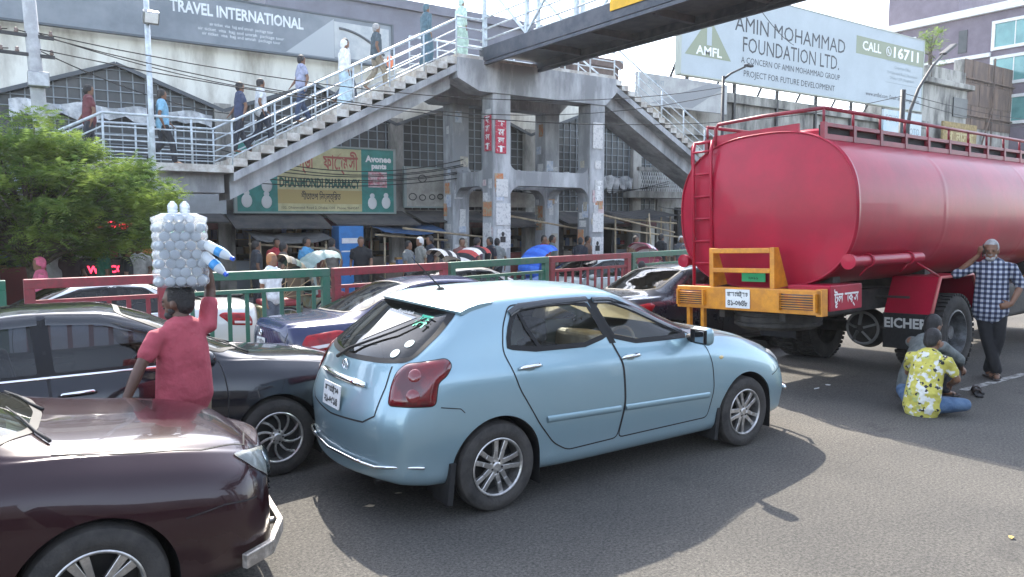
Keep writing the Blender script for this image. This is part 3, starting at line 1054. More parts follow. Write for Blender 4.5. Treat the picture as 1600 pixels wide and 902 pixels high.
# ---------------------------------------------------------------- the saloons
LENS_TAIL = mat('tail_red', (.36, .006, .014), .25, coat=.1, spec=.3, col2=(.2, .005, .01), scale=12)
def saloon(label, loc, rz, pnt, gl, style, res=.7, zs=1., group=None, visor=True, bar=False, pale=None, dark_in=True, wname=None, back=None):
    root = thing('saloon_car', label, 'car', loc, rz, group)
    st = [(-.95, .58, .30, .93, .50, .96, .44, .975), (-.88, .73, .28, .965, .63, 1.015, .55, 1.035), (-.68, .82, .25, .98, .71, 1.03, .58, 1.055),
          (-.35, .845, .23, .985, .745, 1.04, .60, 1.07), (-.10, .85, .22, .985, .76, 1.075, .61, 1.145), (.25, .85, .21, .985, .765, 1.225, .60, 1.29),
          (.60, .85, .20, .985, .77, 1.36, .59, 1.42), (1.0, .85, .20, .98, .775, 1.405, .60, 1.468), (1.4, .85, .20, .975, .775, 1.385, .605, 1.46),
          (1.75, .85, .20, .97, .77, 1.27, .62, 1.37), (2.05, .85, .20, .965, .76, 1.12, .655, 1.22), (2.30, .848, .20, .96, .745, 1.0, .69, 1.085),
          (2.50, .846, .21, .945, .725, .97, .665, 1.01), (2.75, .842, .22, .91, .70, .94, .62, .975), (3.05, .835, .22, .865, .69, .90, .59, .94),
          (3.25, .80, .22, .815, .65, .855, .55, .895), (3.37, .72, .23, .77, .575, .81, .48, .845), (3.44, .60, .25, .72, .48, .755, .40, .785)]
    st = [tuple([a, b]+[q*zs for q in r]) for a, b, *r in st]
    Z = lambda P: [(a, b*zs) for a, b in P]
    B = Body(st, res, (.07, .09))
    WH = (0, 2.6)
    rw = fillet(Z([(.28, 1.005), (.34, 1.12), (.64, 1.345), (1.0, 1.372), (1.03, 1.0)]), .04)
    fw = fillet(Z([(1.10, 1.0), (1.075, 1.372), (1.42, 1.35), (1.72, 1.25), (2.0, 1.11), (2.17, 1.005)]), .04)
    rd = fillet(Z([(.12, 1.0), (.30, 1.2), (.60, 1.385), (1.04, 1.395), (1.07, .95), (1.09, .6), (1.07, .30), (.50, .30), (.34, .52), (.14, .8)]), .05)
    fd = fillet(Z([(1.05, 1.395), (1.42, 1.375), (1.75, 1.255), (2.05, 1.11), (2.2, .98), (2.23, .75), (2.22, .5), (2.16, .30), (1.08, .30), (1.10, .6), (1.08, .95)]), .05)
    wind = fillet([(1.54, -.53), (1.58, 0), (1.54, .53), (2.22, .65), (2.40, .4), (2.44, 0), (2.40, -.4), (2.22, -.65)], .08)
    rearw = fillet([(.56, -.51), (.58, 0), (.56, .51), (-.02, .56), (-.20, .40), (-.23, 0), (-.20, -.40), (-.02, -.56)], .08)
    seams = MB()
    for ax in 'RL':
        for p in (rd, fd): seams.add(*B.ribbon(ax, p, .009, .0015))
        seams.add(*B.ribbon(ax, Z([(2.98, .60), (3.16, .62), (3.34, .60)]), .007, .0015, False))
        sg = -1 if ax == 'R' else 1
        seams.add(*B.ribbon('T', [(2.46, sg*.66), (2.8, sg*.655), (3.1, sg*.63), (3.34, sg*.50), (3.42, sg*.2), (3.44, 0)], .009, .002, False))
        seams.add(*B.ribbon('T', [(-.28, 0), (-.27, sg*.5), (-.34, sg*.6), (-.7, sg*.57), (-.9, sg*.52)], .009, .0015, False))
    seams.add(*B.ribbon('B', Z([(-.60, .93), (-.55, .70), (-.40, .62), (.40, .62), (.55, .70), (.60, .93)]), .010, .0015, False))
    pn = []
    for ax in 'RL':
        for p, nm in ((rw, 'rear_side_window'), (fw, 'front_side_window')):
            pn.append((nm, gl, B.patch(ax, offset_poly(p, .012), -.003, res=.045), B.ribbon(ax, p, .03, .0035)))
    pn.append(('windscreen', wname or gl, B.patch('T', offset_poly(wind, .012), .002, res=.06), B.ribbon('T', wind, .04, .004)))
    pn.append(('rear_window', back or gl, B.patch('T', offset_poly(rearw, .012), .002, res=.06), B.ribbon('T', rearw, .03, .004)))
    for nm, m, vf, rb in pn:
        g = obj_vf(nm, vf, m, root)
        obj_vf('window_seal', rb, PILLAR, g)
    for ax in 'RL':
        obj_vf('door_pillar', B.patch(ax, Z([(1.0, 1.38), (1.03, 1.0), (1.10, 1.0), (1.075, 1.38)]), .002, res=.06), PILLAR, root)
        obj_vf('chrome_belt', B.ribbon(ax, Z([(.22, .982), (1.05, .985), (2.18, .985)]), .016, .004, False, thick=.006), CHROME, root)
        if visor:
            obj_vf('rain_visor', B.ribbon(ax, Z([(.62, 1.335), (.8, 1.362), (1.03, 1.375)]), .06, .012, False, thick=.012), VISOR, root)
            obj_vf('rain_visor', B.ribbon(ax, Z([(1.08, 1.373), (1.42, 1.352), (1.72, 1.252), (2.02, 1.105)]), .06, .012, False, thick=.012), VISOR, root)
    tl = fillet(Z([(-.03, .70), (-.045, .80), (-.01, .90), (.26, .935), (.34, .90), (.24, .74)]), .03)
    hl = fillet(Z([(-.30, .545), (-.28, .63), (-.05, .72), (.25, .79), (.42, .82), (.38, .72), (.2, .615), (-.05, .555)]), .03)
    for ax in 'RL':
        t = obj_vf('tail_light', B.patch('B'+ax, tl, .004, .016, .03), LENS_TAIL, root)
        obj_vf('reversing_lamp', B.ribbon('B'+ax, Z([(.0, .755), (.2, .78)]), .035, .022, False, thick=.003), mat('clear_strip', (.7, .6, .6), .2, coat=1), t)
        h = obj_vf('headlight', B.patch('F'+ax, hl, .003, .0, .03), REFL, root)
        for q, r in ((-.12, .055), (.10, .045)):
            l, n = B.hit('F'+ax, q, (.62 if q < 0 else .69)*zs)
            bw = MB(); bw.lathe([(0, -.004), (r*.5, .0), (r*.9, .008), (r, .012), (r*1.06, .004)], l+n*.002, n, 18)
            bw.build('lamp_bowl', CHROME, h, smooth=True)
        obj_vf('headlight_lens', B.patch('F'+ax, hl, .012, .016, .03), LENS_W, h)
        l, n = B.hit('F'+ax, -.05, .36*zs)
        fg = MB(); fg.lathe([(0, .012), (.04, .01), (.055, .0), (.06, -.01)], l, n, 16); fg.build('fog_lamp', REFL, root, smooth=True)
    gr = fillet(Z([(-.36, .47), (-.38, .60), (.38, .60), (.36, .47)]), .04)
    go = obj_vf('grille', B.patch('F', gr, .004, 0, .05), BLACK, root)
    for z in (.51, .545, .58):
        obj_vf('grille_bar', B.ribbon('F', Z([(-.40, z), (0, z), (.40, z)]), .014, .006, False, thick=.008), CHROME, go)
    lg = fillet(Z([(-.5, .27), (-.55, .40), (.55, .40), (.5, .27)]), .04)
    obj_vf('lower_grille', B.patch('F', lg, .003, 0, .06), BLACK, root)
    bl, bn = B.hit('B', 0, .90*zs)
    bd = MB()
    bd.path([bl+bn*.008+Vector((0, .045*cos(t), .034*sin(t))) for t in [2*pi*i/18 for i in range(18)]], .006, 6, True)
    bd.path([bl+bn*.008+Vector((0, .02*cos(t), .032*sin(t))) for t in [2*pi*i/14 for i in range(14)]], .005, 6, True)
    bd.build('badge', CHROME, root, smooth=True)
    pl, pnn = B.hit('B', 0, .76*zs)
    hnd = [(ax, B.hit(ax, u, .86*zs)) for ax in 'RL' for u in (.30, 1.24)]
    wps = [[B.hit('T', u, v+dv) for u, v in ((2.46, 0), (2.41, .12), (2.36, .30), (2.30, .48))] for dv in (-.55, .05)]
    B.arches(WH, .35, .31)
    for ax in 'RL': B.cut(ax, rw); B.cut(ax, fw)
    B.cut('T', wind); B.cut('T', rearw)
    for ax in 'RL': B.region('rear_door', ax, rd); B.region('front_door', ax, fd)
    B.region('bonnet', 'T', [(2.47, -.66), (2.47, .66), (3.1, .63), (3.34, .5), (3.42, .2), (3.42, -.2), (3.34, -.5), (3.1, -.63)])
    B.region('boot_lid', 'T', [(-.27, -.6), (-.27, .6), (-.7, .57), (-.93, .5), (-.98, 0), (-.93, -.5), (-.7, -.57)])
    seams.build('panel_gaps', BLACK, root)
    parts = B.build(root, pnt)
    arch_liner(root, WH, .35, .31, .835)
    for i, (ax, (l, n)) in enumerate(hnd):
        d = parts['rear_door' if i % 2 == 0 else 'front_door'][0 if i < 2 else 1]
        h = MB(); h.path([l+Vector((-.11, 0, 0))+n*.006, l+Vector((-.09, 0, 0))+n*.032, l+Vector((.09, 0, .004))+n*.034, l+Vector((.11, 0, .002))+n*.008], [.012, .015, .015, .011], 8)
        h.build('handle', CHROME, d, smooth=True)
    plate(root, pl+pnn*.012, (0, -1, 0), (.05, 0, 1), .30, .165, [('ঢাকা েমেট্রা-গ', .05, .24), ('৩৩-৪৭২৫', .075, .24)])
    for sg in (-1, 1):
        m = MB(); c = Vector((2.06, sg*.93, 1.03*zs))
        m.ell(c, (.075, .10, .07), 14, 8); m.tube((2.08, sg*.74, 1.0*zs), (2.07, sg*.86, 1.01*zs), .028, .024)
        mo = m.build('wing_mirror', pnt, root, smooth=True)
        g = MB(); g.lathe([(0, 0), (.07, .0), (.08, -.02)], c+Vector((-.066, 0, 0)), (-1, 0, 0), 16); g.build('mirror_glass', CHROME, mo, smooth=True)
    for q in wps:
        w = MB(); w.path([l+n*.012 for l, n in q], [.009, .007, .006, .004], 6)
        w.build('wiper', BLACK, root, smooth=True)
    cw = MB(); cw.bx(2.30, 2.50, -.62, .62, .86*zs, .93*zs); cw.build('cowl', BLACK, root)
    un = MB(); un.bx(-.8, -.38, -.42, .42, .2, .4); un.bx(-.38, 3.2, -.42, .42, .17, .24); un.build('underbody', BLACK, root)
    if bar:
        pts = [(3.24, -.84, .30), (3.40, -.74, .30), (3.53, -.48, .30), (3.58, 0, .30), (3.53, .48, .30), (3.40, .74, .30), (3.24, .84, .30)]
        b = MB()
        for i in range(len(pts)-1): b.bar(pts[i], pts[i+1], .035, .075)
        b.tube((3.3, -.4, .30), (3.53, -.4, .30), .02); b.tube((3.3, .4, .30), (3.53, .4, .30), .02)
        b.build('bumper_bar', mat('worn_aluminium', (.5, .46, .42), .45, .7, var=.4, scale=14), root, bevel=.006)
    interior(root, -.4, 2.2, .8, SEATG if dark_in else BEIGE, 2.02)
    sm = SEATG if dark_in else BEIGE
    seat(root, 1.12, -.36, sm); seat(root, 1.12, .36, sm); seat(root, .25, 0, sm, 1.25, False)
    wp = wheel_proto(style)
    put_wheels(root, wp, [(2.6, -.735, .31), (0, -.735, .31), (2.6, .735, .31), (0, .735, .31)])
    return root

P_MAROON = paint('maroon_paint', (.018, .003, .006), .12, .2, .02, (.30, .22, .18), .55)
P_BLACK = paint('black_paint', (.003, .004, .009), .0, .15, .012, coat=.6)
P_NAVY = paint('navy_paint', (.004, .010, .06), .08, .2, .02, coat=.6)
P_GREY = paint('dark_grey_paint', (.008, .011, .022), .08, .25, .04)
P_WHITE = paint('white_paint', (.62, .63, .62), .0, .3, .1)
G_DARK = glass('dark_tint', (.30, .33, .37), .02)
G_GREEN = glass('green_glass', (.55, .68, .6), .12, (.45, .45, .36))
SLOPE = -.04
def gz(y): return 0. if y < 4.7 else SLOPE*(y-4.7) if y < 12 else SLOPE*7.3
saloon('dark maroon saloon car with silver bumper bar at the bottom left corner', (-2.30, 4.54, 0), 0, P_MAROON, G_GREEN, 'ten', 1., .965, bar=True, dark_in=False)
for lb, x, y, rz, p, g, stl, rs, kw in (
        ('shiny black saloon car with chrome door handle behind the man in pink', -.82, 6.66, 0, P_BLACK, G_DARK, 'swirl', 1., dict(wname=G_GREEN)),
        ('navy blue saloon car with its red tail light beside the green fence', 3.45, 8.48, 0, P_NAVY, G_DARK, 'eight', .8, dict(visor=False)),
        ('dark grey saloon car half hidden behind the tanker bumper', 8.15, 8.45, 0, P_GREY, G_DARK, 'eight', .6, dict(visor=False)),
        ('white car whose roof shows behind the red fence panel', 2.35, 12.3, pi, P_WHITE, G_DARK, 'eight', .5, dict(visor=False))):
    o = saloon(lb, (x, y, gz(y)), rz, p, g, stl, rs, .975, **kw)
    if y < 12: o.rotation_euler = (SLOPE, 0, rz)
# ---------------------------------------------------------------- the crimson tanker lorry
CRIM = mat('crimson_enamel', (.37, .008, .034), .40, col2=(.28, .008, .028), scale=1.3, coat=.15, spec=.25, bump=.22, bscale=1.6)
YELL = mat('yellow_enamel', (.66, .27, .02), .4, col2=(.5, .19, .02), scale=7, coat=.2)
TRUCKBLK = mat('greasy_black', (.018, .017, .017), .7, col2=(.045, .04, .036), scale=6)
def tanker():
    root = thing('tanker_lorry', 'crimson tanker lorry with yellow rear bumper on the right of the road', 'lorry', (7.66, 5.71, -.04), .05)
    root.rotation_euler = (SLOPE, 0, .05)
    # barrel
    def sec(t, w, h, e=2.55):
        c, s_ = cos(t), sin(t)
        return (w*math.copysign(abs(c)**(2/e), c), h*math.copysign(abs(s_)**(2/e), s_))
    N = 72; W2, H2, ZC = 1.2, .925, 2.13
    xs = [(-.0, 1), (.03, 1.012), (.06, 1.0), (.1, 1), (.14, 1), (1.0, 1), (2.10, 1), (2.14, 1), (2.17, 1.002), (2.21, 1.002), (2.24, 1), (2.28, 1), (4.85, 1), (4.89, 1), (4.92, 1.002), (4.96, 1.002), (4.99, 1), (5.03, 1), (6.5, 1)]
    b = MB(); v = []
    for x, k in xs:
        for i in range(N):
            y, z = sec(2*pi*i/N, W2*k, H2*k)
            v.append((x, y, ZC+z))
    f = [(j*N+i, j*N+(i+1) % N, (j+1)*N+(i+1) % N, (j+1)*N+i) for j in range(len(xs)-1) for i in range(N)]
    b.add(v, f)
    tk = b.build('tank_barrel', CRIM, root, smooth='auto', fix=True)
    for sgn, x0, nm in ((-1, 0, 'tank_rear_end'), (1, 6.5, 'tank_front_end')):
        b = MB(); v = []; R_ = 8
        for j in range(R_+1):
            k = 1-j/R_
            for i in range(N):
                y, z = sec(2*pi*i/N, W2*k*.995, H2*k*.995)
                v.append((x0+sgn*(.11*(1-k*k)), y, ZC+z))
        f = [(j*N+i, j*N+(i+1) % N, (j+1)*N+(i+1) % N, (j+1)*N+i) for j in range(R_) for i in range(N)]
        b.add(v, f); b.build(nm, CRIM, root, smooth=True)
    b = MB(); b.path([(-.01, *[q+(ZC if i else 0) for i, q in enumerate(sec(2*pi*i_/N, W2*1.0, H2*1.0))]) for i_ in range(N)], .010, 6, True)
    b.build('rim_seam', CRIM, tk, smooth=True)
    # catwalk frame on top
    DKRED = mat('dark_red_enamel', (.22, .016, .03), .45, var=.3)
    for sg in (-1, 1):
        y = sg*.80
        for z0, z1, nm in ((2.90, 2.965, 'frame_rail'), (3.045, 3.09, 'frame_rail')):
            b = MB(); b.bx(.02, 6.4, y-.02, y+.02, z0, z1); b.build(nm, DKRED, root, bevel=.004)
        b = MB(); b.bx(.03, 6.38, y-sg*.05-.012, y-sg*.05+.012, 2.9, 3.07); b.build('slot_dark_plate', BLACK, root)  # black plate put in for the darkness seen through the frame slots
        for k in range(11):
            x = .03+k*.635
            b = MB(); b.bx(x-.03, x+.03, y-.024*1.1, y+.024*1.1, 2.9, 3.095); b.build('frame_post', DKRED, root)
            b = MB(); b.tube((x, y, 3.09), (x, y, 3.24), .016); b.build('rail_post', DKRED, root, smooth=True)
        b = MB(); b.path([(.03, y, 3.25), (6.4, y, 3.25)], .022, 8); b.build('top_rail', DKRED, root, smooth=True)
    b = MB(); b.path([(.03, -.8, 3.25), (.02, 0, 3.27), (.02, .62, 3.26), (.02, .66, 3.21), (.02, .66, 2.95)], .022, 8); b.build('end_rail', DKRED, root, smooth=True)
    b = MB(); b.path([(.02, .66, 3.06), (.0, .98, 3.06), (-.02, 1.0, 3.02), (-.03, 1.0, 2.8)], .022, 8); b.build('grab_rail', CRIM, root, smooth=True)
    b = MB(); b.box((.03, .1, 3.02), (.03, 1.2, .2)); b.build('end_plate', CRIM, root)
    for x in (1.2, 3.0, 4.8):
        b = MB(); b.lathe([(.28, 0), (.28, .12), (.24, .15), (0, .16)], (x, 0, 3.03), n=24); b.build('manhole_cover', CRIM, root, smooth='auto')
    # ladder
    b = MB()
    lad = [(-.09, .94), (-.09, .66)]
    for x, y in lad:
        b = MB(); b.path([(x, y, 1.0), (x, y, 2.9), (x+.04, y, 3.06)], .022, 8); b.build('ladder_rail', CRIM, root, smooth=True)
    for k in range(7):
        z = 1.22+k*.285
        b = MB(); b.tube((-.09, .66, z), (-.09, .94, z), .014); b.build('ladder_rung', CRIM, root, smooth=True)
    # chassis
    for sg in (-1, 1):
        b = MB()
        b.bx(-.2, 8.2, sg*.42-.04, sg*.42+.04, .84, 1.10)
        b.build('chassis_rail', TRUCKBLK, root)
        b = MB()
        for k in range(6):
            b.bx(1.75+.06*k, 3.41-.06*k, sg*.62-.04, sg*.62+.04, .60+.03*k, .625+.03*k)
        b.build('leaf_spring', TRUCKBLK, root)
    for x in (.3, 2.6, 4.6, 6.2):
        b = MB(); b.bx(x-.06, x+.06, -.38, .38, .88, 1.06); b.build('cross_member', TRUCKBLK, root)
        b = MB(); b.bx(x-.08, x+.08, -.8, .8, 1.10, 1.34); b.build('tank_saddle', TRUCKBLK, root)
    b = MB()
    b.tube((2.58, -.95, .5), (2.58, .95, .5), .085, n=14)
    b.lathe([(0, -.22), (.14, -.2), (.25, -.12), (.29, 0), (.25, .12), (.14, .2), (0, .24)], (2.58, 0, .5), (1, 0, 0), 26)
    ax = b.build('rear_axle', TRUCKBLK, root, smooth=True)
    for k in range(5):
        a = 2*pi*k/5+.3
        b = MB(); b.bar((2.36, .05*cos(a), .5+.05*sin(a)), (2.42, .21*cos(a), .5+.21*sin(a)), .05, .03); b.build('axle_rib', mat('bare_steel_grey', (.2, .2, .2), .5, .6), ax)
    b = MB(); b.lathe([(.2, 0), (.22, .012), (.245, 0)], (2.43, 0, .5), (-1, 0, 0), 26); b.build('axle_flange', mat('bare_steel_grey', (.2, .2, .2), .5, .6), ax, smooth=True)
    # wheels
    RIMP = mat('painted_rim', (.16, .17, .18), .5, .2, col2=(.07, .07, .07), scale=9)
    def lorry_wheel(dual):
        w = bpy.data.objects.new('wheel', None); COL.objects.link(w)
        for off in ((.0, .33) if dual else (.0,)):
            t = MB(); R_, hw = .51, .135
            t.lathe([(.30, off-hw+.02), (.34, off-hw), (.44, off-hw-.005), (.485, off-hw+.02), (R_-.012, off-hw+.03), (R_-.012, off+hw-.03), (.485, off+hw-.02), (.44, off+hw+.005), (.34, off+hw), (.30, off+hw-.02)], d=(0, 1, 0), n=48)
            to = t.build('tyre', TYRE, w, smooth='auto')
            t = MB()
            for k in range(44):
                a = 2*pi*k/44
                for sg in (-1, 1):
                    a2 = a+(0 if sg < 0 else pi/44)
                    rot = Matrix.Rotation(-a2, 3, 'Y')
                    t.box(rot @ Vector((R_-.004, 0, 0))+Vector((0, off+sg*.068, 0)), (.026, .125, .045), rot)
            t.build('tread_lugs', TYRE, to)['kind'] = 'stuff'
        r = MB()
        r.lathe([(.305, -.125), (.285, -.13), (.27, -.10), (.25, .0), (.235, .06), (.10, .075), (.10, -.02), (.085, -.05), (0, -.05)], d=(0, 1, 0), n=36)
        ro = r.build('rim', RIMP, w, smooth='auto')
        for k in range(8):
            a = 2*pi*k/8
            h = MB(); h.tube((.155*cos(a), .04, .155*sin(a)), (.155*cos(a), .075, .155*sin(a)), .018, n=6); h.build('wheel_nut', RIMP, ro)
        return w
    wp = lorry_wheel(True)
    wp.parent = root; wp.location = (2.58, -1.06, .51)
    w2 = copy_tree(wp, root); w2.location = (2.58, 1.06, .51); w2.rotation_euler = (0, .4, pi)
    wf = lorry_wheel(False)
    wf.parent = root; wf.location = (6.9, -1.02, .51)
    w2 = copy_tree(wf, root); w2.location = (6.9, 1.02, .51); w2.rotation_euler = (0, .2, pi)
    b = MB(); b.tube((6.9, -.95, .5), (6.9, .95, .5), .07, n=12); b.build('front_axle', TRUCKBLK, root, smooth=True)
    # bumper with guard frame
    zb0, zb1 = .95, 1.225
    b = MB(); b.bx(-.36, -.24, -1.0, 1.0, zb0, zb1); bp = b.build('rear_bumper', YELL, root, bevel=.008)
    for y0, y1 in ((.56, .96), (-.94, -.50)):
        b = MB(); b.bx(-.366, -.361, y0, y1, zb0+.05, zb1-.05); lp = b.build('lamp_recess', mat('rusty_lamp', (.22, .05, .03), .4, col2=(.09, .07, .06), scale=10), bp)
        for k in range(6):
            z = zb0+.07+k*.027
            q = MB(); q.tube((-.40, y0, z), (-.40, y1, z), .006, n=6); q.build('lamp_guard_bar', YELL, lp, smooth=True)
        for y in (y0, y1):
            q = MB(); q.bx(-.41, -.36, y-.012, y+.012, zb0+.04, zb1-.04); q.build('lamp_guard_post', YELL, lp)
    b = MB(); b.bx(-.36, -.24, -1.004, -.93, zb0-.012, zb1+.012); b.build('bumper_end', YELL, root, bevel=.006)
    for y in (.47, -.38):
        b = MB()
        b.prism([(-.345, zb1), (-.345, 1.70), (-.25, 1.70), (-.06, 1.24)], lambda x, z: (x, y-.03, z), (0, .06, 0))
        b.build('guard_upright', YELL, root, bevel=.006)
    for z, h in ((1.665, .06), (1.43, .055)):
        b = MB(); b.bx(-.352, -.29, -.352, .442, z-h/2, z+h/2); b.build('guard_rail', YELL, root, bevel=.006)
    for y in (.62, .84):
        b = MB(); b.bx(-.34, -.28, y-.025, y+.025, .55, zb0); b.build('step_leg', YELL, root, bevel=.004)
    b = MB(); b.bx(-.36, -.26, .60, .86, .52, .56); b.build('step_tread', YELL, root, bevel=.004)
    plate(root, (-.372, .07, (zb0+zb1)/2+.005), (0, -1, 0), (0, 0, 1), .34, .225, [('ঢাকা েমেট্রা ঢ', .07, .29), ('৪১-০৬৪৮', .10, .28)])
    plate(root, (-.11, .03, 1.365), (0, -1, 0), (0, 0, 1), .33, .16, [('বাংলােদশ', .05, .24), ('২০১১', .045, .14)], 'green_plate', mat('green_enamel', (.01, .33, .12), .45), mat('dark_green_ink', (.005, .1, .04), .6))
    b = MB(); b.bx(-.22, .46, -1.02, -.5, .985, 1.27); tb = b.build('tool_box', CRIM, root, bevel=.01)
    text_obj('lettering', 'টুল বক্স', .17, frame4((.11, -1.026, 1.12), (1, 0, 0), (0, 0, 1)), mat('white_paint_letters', (.75, .72, .7), .6), tb, width=.52, bold=.004)
    b = MB(); b.bx(-.22, .46, .5, 1.02, .985, 1.2); b.build('tool_box', CRIM, root, bevel=.01)
    # spare tyre slung flat under the tail
    t = MB(); R_, hw = .52, .125
    t.lathe([(.28, -hw+.02), (.34, -hw), (.44, -hw-.005), (.49, -hw+.02), (R_, -hw+.04), (R_, -.05), (R_-.012, -.045), (R_-.012, -.035), (R_, -.03), (R_, .03), (R_-.012, .035), (R_-.012, .045), (R_, .05), (R_, hw-.04), (.49, hw-.02), (.44, hw+.005), (.34, hw), (.28, hw-.02), (.28, -hw+.02)], (.32, -.02, .83), (0, 0, 1), 44)
    t.build('spare_tyre', TYRE, root, smooth='auto')
    # hose pipes
    for sg in (-1, 1):
        b = MB(); b.tube((-.02, sg*1.14, 1.53), (1.62, sg*1.14, 1.53), .062, n=18)
        b.lathe([(.062, 0), (.085, .0), (.085, -.05), (.0, -.055)], (-.02, sg*1.14, 1.53), (1, 0, 0), 18)
        ho = b.build('hose_pipe', CRIM, root, smooth='auto')
        for x in (.35, 1.3):
            q = MB(); q.path([(x, sg*1.14+.075*cos(t), 1.53+.075*sin(t)) for t in [2*pi*i/16 for i in range(16)]], .012, 6, True); q.tube((x, sg*1.14, 1.46), (x, sg*1.05, 1.36), .012); q.build('pipe_clip', CRIM, ho, smooth=True)
        b = MB(); b.tube((1.5, sg*1.16, 1.46), (2.1, sg*1.15, 1.28), .012); b.build('stay_rod', CRIM, root, smooth=True)
    # mudguards and flaps
    for sg in (-1, 1):
        pr = [(1.78, .80), (2.02, 1.27), (2.98, 1.27), (3.26, .82)]
        b = MB()
        y0, y1 = sg*1.21, sg*.62
        for i in range(3):
            (xa, za), (xc, zc) = pr[i], pr[i+1]
            b.add([(xa, y0, za), (xc, y0, zc), (xc, y1, zc), (xa, y1, za), (xa, y0, za-.025), (xc, y0, zc-.025), (xc, y1, zc-.025), (xa, y1, za-.025)],
                  [(0, 1, 2, 3), (7, 6, 5, 4), (0, 4, 5, 1), (3, 2, 6, 7), (0, 3, 7, 4), (1, 5, 6, 2)])
        b.build('mudguard', CRIM, root)
        b = MB(); b.path([(x, y0, z-.01) for x, z in pr], .022, 6); b.build('mudguard_edge', mat('worn_red_edge', (.45, .12, .11), .5), root, smooth=True)
        b = MB(); b.bx(1.755, 1.775, min(y0, y1), max(y0, y1), .36, .81); fl = b.build('mud_flap', BLACK, root)
        text_obj('lettering', 'EICHER', .17, frame4((1.748, (y0+y1)/2, .68), (0, -1, 0), (0, 0, 1)), mat('grey_letters', (.5, .5, .48), .7), fl, width=.54, bold=.006)
        b = MB(); b.tube((1.9, sg*.9, 1.0), (1.9, sg*.42, 1.0), .025); b.build('mudguard_bracket', TRUCKBLK, root)
    # side tank, drive shaft, cab
    b = MB(); b.bx(4.2, 5.4, -1.1, -.55, .55, 1.05); b.build('fuel_tank', TRUCKBLK, root, bevel=.06, seg=3)
    b = MB(); b.tube((2.8, 0, .55), (6.0, 0, .85), .05, n=10); b.build('drive_shaft', TRUCKBLK, root, smooth=True)
    b = MB()
    b.prism([(6.62, .95), (6.62, 2.75), (6.75, 2.85), (7.9, 2.82), (8.05, 2.7), (8.3, 1.75), (8.35, .7), (7.5, .7), (7.45, 1.1), (6.4+.22, 1.1)], lambda x, z: (x, -1.12, z), (0, 2.24, 0))
    cb = b.build('cab', YELL, root, bevel=.05, seg=3)
    for sg in (-1, 1):
        b = MB(); b.prism([(6.95, 1.75), (6.98, 2.5), (7.75, 2.5), (8.0, 1.75)], lambda x, z: (x, sg*1.122, z), (0, sg*.01, 0)); b.build('cab_window', G_DARK, cb)
        b = MB(); b.box((8.36, sg*.85, .95), (.04, .3, .18)); b.build('headlight', REFL, cb, bevel=.02)
        b = MB(); b.box((8.05, sg*1.3, 2.0), (.05, .18, .4)); b.tube((8.0, sg*1.1, 2.1), (8.05, sg*1.3, 2.1), .012); b.build('cab_mirror', BLACK, cb, bevel=.02)
    b = MB(); b.add([(8.065, -1.0, 2.66), (8.065, 1.0, 2.66), (8.315, 1.0, 1.72), (8.315, -1.0, 1.72)], [(0, 1, 2, 3)]); b.build('windscreen', G_DARK, cb, fix=False)
    b = MB(); b.bx(8.36, 8.48, -1.15, 1.15, .5, .75); b.build('front_bumper', YELL, cb, bevel=.03)
    return root
tanker()
